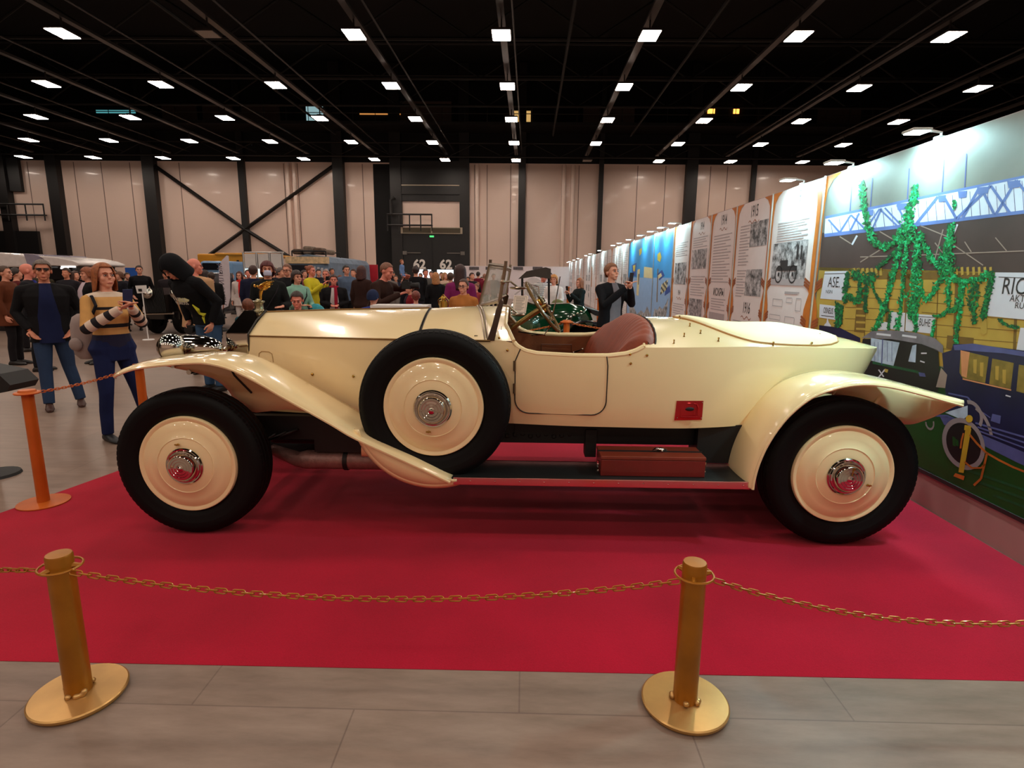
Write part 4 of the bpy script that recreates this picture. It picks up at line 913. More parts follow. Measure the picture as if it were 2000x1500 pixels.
# ---------------------------------------------------------------- printed mural of an old motor show
mm = dict(conc=mat('print_grey_roof', (126, 126, 120), .5, vary=.16, scale=2.5), sky=mat('print_roof_window', (214, 224, 244), .5, vary=.06), blue=mat('print_blue_truss', (96, 120, 186), .5, vary=.12, scale=5),
 brown=mat('print_dark_roof', (70, 54, 52), .5, vary=.2, scale=3), brown2=mat('print_roof_strut', (150, 132, 124), .5), yel=mat('print_yellow_wall', (176, 146, 62), .5, vary=.12, scale=4), yel2=mat('print_yellow_dark', (112, 84, 30), .5, vary=.2),
 sign=mat('print_sign_white', (206, 206, 220), .5, vary=.03), ink=M_TEXT, gar=mat('print_green_garland', (0, 128, 62), .5, vary=.2, scale=30), gar2=mat('print_dark_garland', (0, 74, 40), .5, vary=.2, scale=30), gar3=mat('print_bright_garland', (20, 190, 120), .5, vary=.1),
 floor=mat('print_green_floor', (2, 66, 13), .5, vary=.25, scale=3), black=mat('print_black_body', (9, 13, 15), .45, vary=.3), roof=mat('print_grey_car_roof', (116, 112, 122), .5, vary=.3, scale=6), navy=mat('print_navy_body', (13, 17, 60), .45, vary=.3, scale=4), lav=mat('print_lavender', (76, 82, 140), .5, vary=.2, scale=9), glass=mat('print_pale_glass', (170, 186, 210), .5, vary=.2, scale=14), amber=mat('print_amber_glass', (128, 110, 44), .5, vary=.35, scale=12), tyre=mat('print_grey_tyre', (138, 126, 132), .5, vary=.08), gold=mat('print_gold_post', (188, 150, 36), .5, vary=.15), rope=mat('print_orange_rope', (178, 92, 26), .5, vary=.2), peach=mat('print_peach', (206, 140, 96), .5, vary=.1))
mk = list(mm); MI = {k: i for i, k in enumerate(mk)}
mb = MB()
mb.add([wpt(2.72, .255, .001), wpt(5.63, .255, .001), wpt(5.63, 2.495, .001), wpt(2.72, 2.495, .001)]+[wpt(y, z, .006) for y, z in ((2.72, .255), (5.63, .255), (5.63, 2.495), (2.72, 2.495))], [(4, 5, 6, 7), (0, 1, 5, 4), (1, 2, 6, 5), (2, 3, 7, 6), (3, 0, 4, 7)], MI['conc'])
LAY = [0]
def poly(k, pts, lay):
    P = [atwall(px, py, .0065+.00035*lay) for px, py in pts]; mb.add(P, [tuple(range(len(P)))], MI[k])
def line(k, pts, w, lay):
    for (x0, y0), (x1, y1) in zip(pts[:-1], pts[1:]):
        L = math.hypot(x1-x0, y1-y0)+1e-6; nx, ny = -(y1-y0)/L*w/2, (x1-x0)/L*w/2; poly(k, [(x0+nx, y0+ny), (x1+nx, y1+ny), (x1-nx, y1-ny), (x0-nx, y0-ny)], lay)
XR = 2160
def yl(a, b, x): return a+(b-a)*(x-1613)/387.
poly('brown', [(1606, 455), (XR, yl(458, 412, XR)), (XR, 545), (1600, 528)], 1)
poly('yel', [(1600, 522), (XR, 538), (XR, 760), (1585, 680)], 1)
poly('sky', [(1612, 427), (XR, yl(427, 347, XR)), (XR, yl(459, 413, XR)), (1610, 459)], 2)
line('blue', [(1612, 425), (XR, yl(425, 345, XR))], 5, 3); line('blue', [(1610, 460), (XR, yl(460, 414, XR))], 7, 3)
for x0, x1, up in ((1618, 1640, 0), (1640, 1662, 1), (1662, 1690, 0), (1678, 1660, 0), (1690, 1718, 1), (1722, 1704, 0), (1718, 1752, 0), (1760, 1728, 1), (1752, 1772, 0), (1790, 1832, 1), (1842, 1868, 0), (1868, 1935, 1), (1880, 1912, 1), (1916, 1942, 0), (1935, 1972, 0), (1945, 1985, 1), (1985, 2030, 0), (2030, 2070, 1)):
    ya, yb = (yl(457, 412, x0), yl(430, 349, x1)) if up else (yl(430, 349, x0), yl(457, 412, x1)); line('blue', [(x0, ya), (x1, yb)], 3.5+2*(x0 > 1760), 4)
for x in np.arange(1622, 2010, 17): line('lav', [(x, yl(432, 352, x)), (x+4, yl(456, 411, x))], 1.0, 3)
for x, w in ((1700, 12), (1762, 22), (1840, 16), (1880, 18), (1920, 24), (1980, 26)): poly('blue', [(x-w/2, yl(428, 350, x)), (x+w/2, yl(427, 348, x)), (x+w*.4, yl(438, 362, x)), (x-w*.4, yl(439, 364, x))], 5)
for x in (1660, 1700, 1772, 1840, 1884): line('lav', [(x+4, yl(350, 250, x)+20), (x, yl(430, 350, x)-6)], 2.2, 2)
for a, b in (((1640, 462), (1662, 476)), ((1718, 452), (1745, 468)), ((1680, 512), (1722, 486)), ((1796, 440), (1850, 462)), ((1850, 470), (1920, 518)), ((1842, 448), (1824, 512)), ((1884, 472), (1897, 492)), ((1944, 464), (1966, 490)), ((1680, 502), (1740, 500)), ((1800, 498), (2000, 490)), ((1826, 474), (1846, 500))): line('brown2', [a, b], 2.2, 3)
for a, b in (((1664, 478), (1674, 460)), ((1862, 458), (1870, 438))): line('sign', [a, b], 3.5, 4)
# facade joints, pillars, door openings
for y0 in (560, 580, 600, 622, 645, 668): line('yel2', [(1650, y0), (1760, y0+5)], 1.2, 2); line('yel2', [(1800, y0+10), (2010, y0+26)], 1.2, 2)
for x0, x1 in ((1692, 1694), (1733, 1739), (1768, 1778), (1832, 1834), (1866, 1876), (1984, 1990)): poly('yel2', [(x0, 535), (x1, 535), (x1-6, 690), (x0-6, 690)], 2)
poly('yel2', [(1676, 562), (1694, 562), (1688, 650), (1668, 648)], 3)
for k in range(5): line('yel', [(1672, 590+k*13), (1690, 591+k*13)], 4, 4)
poly('yel2', [(1850, 655), (1902, 660), (1900, 690), (1848, 680)], 3)
poly('yel2', [(1700, 530), (2100, 536), (2100, 548), (1650, 545)], 2)
for x in np.linspace(1668, 1720, 7): poly('yel', [(x-3, 524), (x+2, 523), (x+3, 538), (x-2, 538)], 4)
for x in np.linspace(1868, 1935, 7): poly('yel', [(x-3, 522), (x+2, 521), (x+3, 536), (x-2, 538)], 4)
def sign(pts, lay=4): poly('sign', pts, lay)
def lett(txt, px, py, size, lay=6, sx=1.0, bold=0.0): mb.text(txt, atwall(px, py, .0065+.00035*lay), UW, ZW, size, MI['ink'], bold=bold, sx=sx)
sign([(1611, 530), (1656, 529), (1648, 587), (1602, 583)]); line('ink', [(1610, 535), (1653, 534)], 1.2, 5)
lett('ASE.', 1628, 561, .135, sx=.85); lett('NSIN', 1619, 573, .045, sx=1.2)
sign([(1601, 594), (1634, 598), (1632, 625), (1600, 620)]); lett('OSNEUS', 1617, 612, .075, sx=.62, bold=.01); line('ink', [(1604, 616), (1629, 619)], 1.3, 5)
sign([(1638, 598), (1642, 598), (1640, 625), (1637, 624)])
sign([(1739, 609), (1768, 611), (1766, 648), (1737, 642)]); sign([(1770, 612), (1828, 616), (1821, 652), (1768, 646)]); lett('BUHE', 1805, 637, .075, sx=.62); line('ink', [(1772, 617), (1824, 620)], 1, 5)
sign([(1720, 628), (1738, 630), (1736, 645), (1714, 644)])
sign([(1944, 532), (XR, 534), (XR, 640), (1927, 617)]); line('ink', [(1950, 541), (2060, 545)], 1.3, 5)
lett('RICK', 1988, 575, .135, sx=.8); lett('AKTION', 2000, 590, .055, sx=.95); lett('RUM', 1996, 603, .05)
sign([(1993, 640), (XR, 652), (XR, 690), (1985, 684)])
poly('sign', [(1607, 648), (1610, 634), (1614, 630), (1616, 620), (1619, 630), (1623, 636), (1624, 650)], 5)
poly('yel', [(1918, 628), (1923, 622), (1927, 630), (1928, 650), (1920, 654), (1914, 648)], 5)
def garland(pts, w, kind, n):
    pts = catmull([np.array(p, float) for p in pts], 10); seg = np.cumsum([0]+[np.linalg.norm(b-a) for a, b in zip(pts[:-1], pts[1:])])
    ks = {'b': ('gar', 'gar3', 'gar', 'gar2'), 'd': ('gar2', 'gar2', 'gar')}[kind]
    for i in range(int(n*1.6)):
        d = random.uniform(0, seg[-1]); j = min(len(pts)-2, int(np.searchsorted(seg, d))); p = pts[j]
        ww = w if np.isscalar(w) else np.interp(d/seg[-1], np.linspace(0, 1, len(w)), w)
        x, y = p[0]+random.gauss(0, ww*.28), p[1]+random.gauss(0, ww*.28); a = random.uniform(0, PI); r = random.uniform(1.8, 5.2)
        poly(random.choice(ks), [(x+r*math.cos(a), y+r*math.sin(a)), (x-.45*r*math.sin(a), y+.45*r*math.cos(a)), (x-r*math.cos(a), y-r*math.sin(a)), (x+.45*r*math.sin(a), y-.45*r*math.cos(a))], 7+random.random()*6)
garland([(1683, 356), (1686, 385), (1692, 425), (1700, 460), (1716, 480), (1735, 480), (1752, 462), (1766, 445)], 12, 'b', 330)
garland([(1789, 362), (1785, 385), (1776, 410), (1772, 440), (1778, 462)], [10, 12, 16, 26, 24], 'b', 300)
garland([(1764, 460), (1754, 500), (1742, 545), (1732, 580), (1720, 620), (1708, 645)], 10, 'b', 280)
garland([(1772, 466), (1766, 520), (1762, 570), (1756, 620), (1752, 645)], 8, 'b', 220)
garland([(1790, 460), (1790, 520), (1786, 560), (1784, 590), (1778, 620)], [14, 14, 18, 26, 10], 'b', 380)
garland([(1788, 590), (1788, 620), (1788, 648)], 7, 'b', 90)
garland([(1795, 455), (1806, 482), (1822, 510), (1836, 524)], 9, 'b', 150)
garland([(1858, 438), (1854, 470), (1848, 505), (1850, 540)], [10, 14, 26, 34], 'b', 420)
garland([(1864, 392), (1864, 408)], 5, 'b', 24)
garland([(1842, 540), (1828, 560), (1812, 584), (1800, 576), (1796, 560)], 9, 'b', 150)
garland([(1852, 545), (1852, 580), (1856, 608), (1868, 600), (1876, 570), (1884, 550)], 9, 'b', 190)
garland([(1858, 545), (1884, 550), (1910, 546), (1930, 535)], 11, 'b', 150)
garland([(1880, 550), (1876, 600), (1868, 650), (1866, 680)], 8, 'b', 180)
garland([(1905, 552), (1898, 590), (1902, 610), (1903, 632)], [18, 24, 10, 5], 'd', 170)
garland([(1938, 532), (1932, 570), (1924, 600), (1918, 622)], 10, 'd', 200)
garland([(1950, 622), (1968, 636), (1990, 640)], 5, 'd', 50)
garland([(1655, 530), (1652, 560), (1649, 590)], 7, 'd', 100); garland([(1636, 590), (1634, 640)], 6, 'd', 90); garland([(1644, 595), (1640, 636)], 5, 'd', 60)
garland([(1665, 535), (1690, 545), (1708, 540)], 14, 'd', 160); garland([(1680, 545), (1678, 580), (1672, 590), (1655, 576)], 8, 'd', 110); garland([(1692, 545), (1690, 590), (1690, 610)], 7, 'd', 80); garland([(1700, 550), (1715, 585), (1732, 605), (1742, 610)], 4, 'd', 60)
garland([(1712, 525), (1740, 500), (1760, 480)], 6, 'd', 70); garland([(1823, 618), (1840, 616), (1852, 606)], 4, 'b', 40); garland([(1825, 622), (1820, 660)], 4, 'b', 40); garland([(1738, 612), (1735, 645)], 3, 'd', 30)
# green floor, cars, post and rope
poly('floor', [(1700, 760), (1800, 700), (XR, 860), (XR, 1110), (1740, 880)], 9+5)
for k in range(3): line('gar2', [(1880+30*k, 915+26*k), (2080, 985+18*k)], 5, 15)
poly('navy', [(1600, 635), (1640, 640), (1680, 660), (1680, 700), (1600, 680)], 8)
poly('roof', [(1683, 660), (1702, 647), (1740, 645), (1790, 650), (1825, 660), (1842, 675), (1842, 690), (1800, 672), (1740, 662)], 16)
for a in ((1712, 652, 1740, 655), (1762, 655, 1790, 659)): line('sign', [(a[0], a[1]), (a[2], a[3])], 4, 17)
poly('black', [(1685, 662), (1740, 662), (1800, 672), (1832, 684), (1836, 740), (1826, 800), (1680, 800), (1672, 740)], 16)
poly('glass', [(1701, 660), (1757, 669), (1745, 715), (1700, 704)], 17); line('lav', [(1724, 662), (1722, 712)], 2, 18); 
for x in (1708, 1715, 1733, 1742): line('lav', [(x, 668), (x, 706)], .8, 18)
poly('glass', [(1782, 675), (1790, 673), (1788, 708), (1774, 706)], 17); line('sign', [(1799, 690), (1810, 690)], 2.5, 17); line('sign', [(1797, 705), (1806, 708)], 2.5, 17)
line('gar2', [(1704, 708), (1790, 726), (1806, 734)], 5, 17); poly('lav', [(1794, 727), (1806, 729), (1808, 736), (1796, 735)], 18)
line('sign', [(1716, 722), (1726, 736)], 2.5, 18); line('sign', [(1728, 722), (1716, 737)], 2.5, 18); poly('yel', [(1728, 720), (1735, 722), (1733, 728), (1727, 726)], 18)
poly('brown2', [(1838, 718), (1850, 732), (1846, 758), (1828, 756)], 18)
poly('navy', [(1840, 690), (1858, 684), (1862, 672), (1900, 672), (XR, 705), (XR, 930), (1960, 885), (1905, 845), (1850, 800), (1846, 760)], 16)
poly('lav', [(1862, 674), (1900, 671), (XR, 712), (XR, 722), (1960, 690), (1880, 684), (1864, 684)], 17)
poly('amber', [(1876, 684), (1931, 697), (1924, 748), (1880, 738), (1874, 728)], 17); poly('peach', [(1876, 684), (1894, 688), (1888, 738), (1878, 734)], 18)
poly('amber', [(1938, 700), (1980, 709), (1974, 760), (1932, 750)], 17); poly('amber', [(1990, 712), (2040, 722), (2030, 776), (1985, 764)], 17); line('peach', [(1880, 740), (1975, 762)], 2.5, 18)
for x, y0 in ((1905, 702), (1918, 708), (1948, 715), (1962, 722)): poly('yel', [(x-4, y0), (x+3, y0), (x+2, y0+28), (x-4, y0+26)], 18)
line('sign', [(1964, 772), (1974, 775)], 2.5, 18); poly('lav', [(1938, 808), (1955, 812), (1953, 828), (1935, 822)], 18); line('lav', [(1920, 806), (1934, 816)], 2, 18)
line('lav', [(1852, 768), (1890, 776), (1906, 796)], 3, 17); poly('glass', [(1846, 806), (1890, 792), (1890, 812), (1880, 820)], 18)
line('lav', [(1826, 812), (1850, 812), (1872, 822)], 4, 18); poly('lav', [(1835, 812), (1866, 818), (1858, 832), (1844, 830)], 17)
for k in range(4): line('lav', [(1905+4*k, 826+8*k), (XR, 900+17*k)], 3.5-.4*k, 18)
poly('lav', [(1920, 850), (2000, 885), (XR, 950), (XR, 975), (1990, 905), (1920, 870)], 17)
def ering(cx, cy, a, b, tilt, w, k, lay, n=36, a0=0, a1=2*PI):
    P = []
    for i in range(n+1):
        t = a0+(a1-a0)*i/n
        for s in (1, 1-w): P.append((cx+s*(a*math.cos(t)+tilt*b*math.sin(t)), cy+s*(b*math.sin(t)+.25*a*math.cos(t))))
    for i in range(n): poly(k, [P[2*i], P[2*i+2], P[2*i+3], P[2*i+1]], lay)
poly('black', [(1846+40*(1+math.cos(t))*.95, 867+48*math.sin(t)+9*math.cos(t)) for t in np.linspace(0, 2*PI, 24)[:-1]], 19)
ering(1882, 867, 42, 50, .0, .19, 'tyre', 20); ering(1896, 812, 24, 30, 0, .25, 'tyre', 19, a0=-1.9, a1=.6); ering(1888, 850, 52, 66, 0, .12, 'tyre', 18, a0=-1.2, a1=-.2)
ering(1816, 826, 9, 14, 0, .3, 'tyre', 18, a0=-.4, a1=PI)
for k in range(5): poly('floor', [(1860+6*k, 852+5*k), (1866+6*k, 855+5*k), (1866+6*k, 872), (1861+6*k, 870)], 20) if k in (0, 1, 4) else None
poly('gold', [(1886, 836), (1897, 838), (1882, 924), (1872, 922)], 22); poly('gold', [(1893+7*math.cos(t), 818+7.5*math.sin(t)) for t in np.linspace(0, 2*PI, 14)[:-1]], 22); poly('gold', [(1884, 830), (1897, 832), (1895, 842), (1883, 840)], 23); poly('rope', [(1866, 924), (1884, 930), (1882, 938), (1862, 930)], 22)
line('rope', [(1894, 849), (1908, 866), (1926, 884), (1950, 898), (1978, 912), (XR, 985)], 4, 23); line('rope', [(1928, 884), (1922, 910), (1916, 935), (1902, 948)], 4.5, 23); line('rope', [(1884, 902), (1898, 914), (1916, 914), (1924, 906)], 3.5, 23); line('rope', [(1882, 846), (1878, 860), (1876, 876)], 3.5, 23)
ob('show_mural', mb, [mm[k] for k in mk], loc=wpt(3.4, .255), smooth=False, label='large printed mural of an old motor show with garlands and cars on the right wall', cat='mural')
# ---------------------------------------------------------------- LED lamps on arms over the partition
M_LAMPW = mat('lit_white_led', (255, 255, 255), .4, vary=0, emit=(.86, 1, .97), estr=45)
M_LAMPB = mat('pale_grey_lamp_body', (196, 200, 200), .4, .2)
WALL_LAMPS = [(2.75, 'beyond the right edge of the mural view'), (4.18, 'nearest over the mural'), (5.25, 'second over the mural'), (6.15, 'over the poster next to the mural'), (10.95, 'over the poster beside the blue banners'), (11.9, 'over the right blue banner'), (12.9, 'over the seam of the blue banners'), (14.1, 'over the left blue banner, right half'), (15.7, 'over the left blue banner, left half'), (17.3, 'first beyond the blue banners'), (18.6, 'second beyond the blue banners'), (22.2, 'third beyond the blue banners'), (25.5, 'fourth beyond the blue banners'), (27.5, 'fifth beyond the blue banners'), (32, 'sixth beyond the blue banners'), (35, 'seventh beyond the blue banners'), (38.5, 'last before the end wall'), (40.5, 'at the far corner')]
for i, (y, lab) in enumerate(WALL_LAMPS):
    b = wpt(y, 2.5); t = thing('wall_lamp', b, 'white LED lamp over the display wall, '+lab, 'lamp', 'LED lamps along the top of the display wall')
    mb = MB(); mb.tube([b+(.02, 0, -.04), b+(.02, 0, .04), b+(-.04, 0, .05), b+(-.12, 0, .05)], .009, 6); mb.box((b[0]-.01, y-.03, 2.45), (b[0]+.04, y+.03, 2.515)); ob('arm', mb, M_LAMPB, t)
    mb = MB(); mb.box((b[0]-.21, y-.065, 2.540), (b[0]-.08, y+.065, 2.558)); ob('lamp_head', mb, M_LAMPB, t, smooth=False, bevel=.006)
    mb = MB(); mb.box((b[0]-.20, y-.055, 2.535), (b[0]-.09, y+.055, 2.541)); ob('lamp_glass', mb, M_LAMPW, t, smooth=False)
    ld = bpy.data.lights.new('wall_lamp_beam', 'AREA'); ld.shape = 'RECTANGLE'; ld.size = .14; ld.size_y = .16; ld.energy = (38 if i == 0 else 19) if i < 4 else 11; ld.color = (.52, .97, 1)
    o = bpy.data.objects.new('wall_lamp_beam', ld); COL.objects.link(o); o.location = (b[0]-.15, y, 2.525); o.rotation_euler = (0, math.radians(-6), 0)
# ---------------------------------------------------------------- posts and chains
M_POST = mat('ochre_gilt_paint', (166, 104, 16), .38, .4, vary=.16, scale=7, coat=.2)
M_POSTB = mat('worn_gilt_base', (196, 152, 92), .32, .65, vary=.18, scale=5)
M_POSTO = mat('orange_gilt_paint', (196, 96, 24), .45, .2, vary=.12, scale=6)
def near_post(x, y, label):
    t = thing('barrier_post', (x, y, 0), label, 'barrier post', 'gilt posts that carry the chain barrier')
    mb = MB(); mb.lathe([(0, 0), (.148, 0), (.150, .008), (.149, .0095), (.156, .010), (.157, .019), (.152, .023), (.04, .026), (0, .026)], (x, y, 0), 'z', 48); ob('base_plate', mb, M_POSTB, t, sharp=30)
    mb = MB(); mb.lathe([(0, .016), (.044, .016), (.0435, .03), (.0425, .46), (.042, .49), (.042, .565), (.039, .572), (0, .573)], (x, y, 0), 'z', 28); ob('post_tube', mb, M_POST, t, sharp=30)
    mb = MB()
    for k in range(7): a = random.uniform(0, 2*PI); mb.sphere((x+.046*math.cos(a), y+.046*math.sin(a), .030+.01*random.random()), (.012, .012, .010), 6)
    ob('weld_bead', mb, MATS['worn_gilt_base'], t, remesh=.003, relax=1)
    mb = MB(); mb.tube([(x+.066*math.cos(a), y+.066*math.sin(a), .525) for a in np.linspace(0, 2*PI, 33)[:-1]], .0045, 6, closed=True)
    for k in range(3): a = k*2*PI/3+.2; mb.tube([(x+.036*math.cos(a), y+.036*math.sin(a), .525), (x+.066*math.cos(a), y+.066*math.sin(a), .525)], [.012, .006], 6)
    ob('chain_ring', mb, M_POST, t)
near_post(-1.640, 1.832, 'gilt barrier post on a round base at the near left corner'); near_post(.612, 1.862, 'gilt barrier post on a round base at the near right, in front of the carpet')
near_post(2.60, 1.88, 'gilt barrier post by the display wall, at the right end of the near chain'); near_post(-3.36, 1.90, 'gilt barrier post at the left end of the near chain')
def far_post(x, y, h, label, m=M_POSTO):
    t = thing('barrier_post', (x, y, 0), label, 'barrier post', 'gilt posts that carry the chain barrier')
    mb = MB(); mb.lathe([(0, 0), (.145, 0), (.15, .004), (.15, .010), (.03, .016), (0, .016)], (x, y, 0), 'z', 36); ob('base_plate', mb, m, t, sharp=30)
    mb = MB(); mb.lathe([(.036, .012), (.034, h-.01), (0, h-.01)], (x, y, 0), 'z', 20); ob('post_tube', mb, m, t, sharp=30)
    mb = MB(); mb.lathe([(0, h-.022), (.07, h-.022), (.074, h-.016), (.07, h-.010), (.05, h-.008), (.046, h+.004), (0, h+.006)], (x, y, 0), 'z', 24); ob('top_plate', mb, m, t, sharp=30)
far_post(-3.27, 3.60, .785, 'orange gilt barrier post on a round base at the far left carpet corner')
far_post(-3.28, 4.72, .785, 'orange gilt barrier post under the front fender tip')
def chain(pts, label, link=.044, r=.0027, w=.0085, m=M_POST):
    pts = [np.array(p, float) for p in pts]; seg = np.cumsum([0]+[np.linalg.norm(b-a) for a, b in zip(pts[:-1], pts[1:])]); n = int(seg[-1]/(link*.72)); mb = MB()
    def at(s):
        i = min(len(pts)-2, int(np.searchsorted(seg, s, 'right'))-1); i = max(0, i); return pts[i]+(pts[i+1]-pts[i])*((s-seg[i])/(seg[i+1]-seg[i]))
    for k in range(n):
        s = (k+.5)*seg[-1]/n; c = at(s); d = at(min(seg[-1], s+.004))-at(max(0, s-.004)); d /= np.linalg.norm(d)
        u = np.cross(d, [0, 0, 1.]); u /= np.linalg.norm(u); v = np.cross(u, d); a = .5 if k % 2 else .5+PI/2; sd = u*math.cos(a)+v*math.sin(a)
        L = link/2-w; loop = [c+d*(L*(1 if math.cos(t) >= 0 else -1)+w*math.cos(t))+sd*w*math.sin(t) for t in np.linspace(-PI/2, 3*PI/2, 13)[:-1]]
        mb.tube(loop, r, 5, closed=True)
    return ob('barrier_chain', mb, m, loc=pts[len(pts)//2], label=label, cat='chain', group='gilt chains of the barrier')
def sag(a, b, s, n=24):
    a, b = np.array(a, float), np.array(b, float); return [a+(b-a)*t+np.array([0, 0, -4*s*t*(1-t)]) for t in np.linspace(0, 1, n)]
chain(sag((-1.575, 1.80, .52), (.546, 1.82, .52), .085), 'thin gilt chain hanging between the two near posts')
chain(sag((.675, 1.83, .52), (2.535, 1.86, .52), .155), 'thin gilt chain running right from the near right post')
chain(sag((-1.706, 1.80, .525), (-3.3, 1.9, .56), .03), 'thin gilt chain running off to the left of the near left post')
chain(sag((-3.21, 3.64, .77), (-3.28, 4.66, .77), .02), 'gilt chain from the far left post toward the front fender', m=M_POSTO)
def simple_post(px, py, d, lab):
    p = aty(px, py, d); far_post(p[0], d, p[2], lab, M_POSTO); return p
pa = simple_post(1107, 626, 6.35, 'orange barrier post seen over the cockpit in front of the green car')
chain(sag((pa[0]+.05, 6.35, pa[2]-.03), (2.6, 6.3, pa[2]-.03), .10), 'gilt chain right of the post by the green car', m=M_POSTO)
chain(sag((pa[0]-.05, 6.35, pa[2]-.03), (-1.6, 6.2, pa[2]-.03), .14), 'gilt chain left of the post by the green car', m=M_POSTO)
simple_post(1110, 560, 14.5, 'ochre post beside the woman in the leather coat'); simple_post(1170, 583, 12.2, 'ochre post between the leather coat and the hoodie'); 
# dark case at the left edge
c = aty(12, 760, 4.0); mb = MB(); mb.prism([(-.5, -.12), (.0, -.02), (.035, .03), (-.04, .11), (-.5, .20)], lambda u, v, t: (c[0]+u, c[1]+t, c[2]+v), 0, .25)
mb.tube([(c[0]-.3, c[1]+.12, 0), (c[0]-.3, c[1]+.12, c[2])], .02, 8); mb.lathe([(0, 0), (.16, 0), (.15, .02), (0, .02)], (c[0]-.3, c[1]+.12, 0), 'z', 20); ob('info_board', mb, M_DARK, loc=(c[0]-.3, c[1]+.12, 0), smooth=False, label='black slanted board on a stand at the left edge of the floor', cat='board')
# ---------------------------------------------------------------- things far back in the hall
def car_block(name, loc, label, cat='car'): return thing(name, loc, label, cat)
# white flag banner with lettering
b = atz(437, 645, 0); b = np.array([b[0], 15.4, 0]); t = thing('flag_banner', b, 'white feather flag banner with Cyrillic letters standing on a black foot', 'banner')
k = 1/71.; pl_ = [(-9, 40), (9, 38), (11, 70), (9, 105), (3, 143), (-1, 140), (-6, 128), (-10, 108)]
def fl(px_, py_): p = aty(px_, py_, 15.4); return p
oy = [(432, 604), (446, 598), (450, 580), (449, 540), (446, 500), (443, 499), (434, 508), (428, 522), (428, 545)]
mb = MB(); P = [fl(*q) for q in oy]; n_ = np.array([0, .012, 0]); kk = len(P); mb.add([p-n_ for p in P]+[p+n_ for p in P], [tuple(range(kk)), tuple(range(2*kk-1, kk-1, -1))]+[(i, i+kk, (i+1) % kk+kk, (i+1) % kk) for i in range(kk)])
ob('flag_cloth', mb, mat('white_flag_cloth', (206, 196, 204), .7), t, smooth=False)
mb = MB(); mb.tube([(b[0], 15.42, 0), fl(437, 604)+n_, fl(431, 560)+n_*2, fl(428, 525)+n_*2, fl(444, 499)+n_*2], .02, 6); ob('pole', mb, M_DARK, t)
mb = MB(); mb.lathe([(0, 0), (.28, 0), (.26, .05), (.06, .12), (0, .12)], (b[0], 15.42, 0), 'z', 20); ob('foot', mb, M_DARK, t)
mb = MB(); o = fl(438.5, 556)+np.array([0, -.016, 0]); mb.text('ЛЕНФИЛЬМ', o, (-.04, 0, 1), (-1, 0, 0), .19, bold=.0); ob('lettering', mb, mat('grey_letters', (90, 80, 92), .6), t, smooth=False)
# yellow box lorry with blue cab
D = 29; A0 = aty(391, 540, D); L_ = thing('lorry', (A0[0]+1.2, D, 0), 'old lorry with an ochre box body and light blue cab', 'lorry')
def bx(mb, px0, py0, px1, py1, d0, d1, m=0):
    a, c_ = aty(px0, py1, d0), aty(px1, py0, d0); mb.box((a[0], d0, a[2]), (c_[0], d1, c_[2]), m)
mb = MB(); bx(mb, 390, 496, 476, 560, D+1.6, D+6); mb.box((A0[0], D+1.5, aty(390, 497, D)[2]), (aty(477, 497, D)[0], D+6.1, aty(390, 491, D)[2])); ob('box_body', mb, mat('ochre_lorry_paint', (206, 140, 34), .45, vary=.06, scale=2), L_, smooth=False, bevel=.12)
mb = MB(); bx(mb, 393, 510, 452, 560, D, D+1.9); ob('cab', mb, mat('light_blue_paint', (110, 150, 190), .4), L_, smooth=False, bevel=.15)
mb = MB(); bx(mb, 396, 514, 425, 527, D-.03, D+.02); bx(mb, 428, 514, 446, 527, D-.03, D+.02); ob('windscreen', mb, mat('dark_glass', (18, 22, 30), .1), L_, smooth=False)
mb = MB(); mb.box((A0[0], D, .3), (A0[0]+2.4, D+6, 1.0)); 
for x in (.35, 2.0): mb.lathe([(0, 0), (.5, 0), (.5, .25), (0, .25)], (A0[0]+x, D-.02, .5), 'y', 20)
ob('chassis', mb, M_DARK, L_, smooth=False)
mb = MB(); bx(mb, 463, 508, 466, 522, D+1.55, D+1.6); bx(mb, 455, 523, 461, 532, D+1.55, D+1.6); ob('vent', mb, M_DARK, L_, smooth=False)
# white booth panels
D = 27; t = thing('exhibition_booth', (aty(516, 560, D)[0], D, 0), 'white panel booth between the ochre lorry and the old bus', 'booth')
for x0, x1 in ((479, 503), (504, 528), (529, 552)):
    mb = MB(); bx(mb, x0, 496, x1, 523, D, D+.06); ob('panel', mb, M_WHITE, t, smooth=False)
mb = MB(); bx(mb, 480, 525, 550, 541, D+.3, D+.36); ob('lit_panel', mb, mat('lit_booth_panel', (230, 245, 245), .5, emit=(.85, 1, 1), estr=.9), t, smooth=False)
mb = MB()
for x in (478, 503.5, 528.5, 554): a = aty(x, 540, D); mb.tube([(a[0], D, 0), (a[0], D, aty(x, 492, D)[2])], .04, 6)
a, c_ = aty(478, 493, D), aty(554, 493, D); mb.tube([a, c_], .04, 6); ob('frame', mb, M_ALU, t)
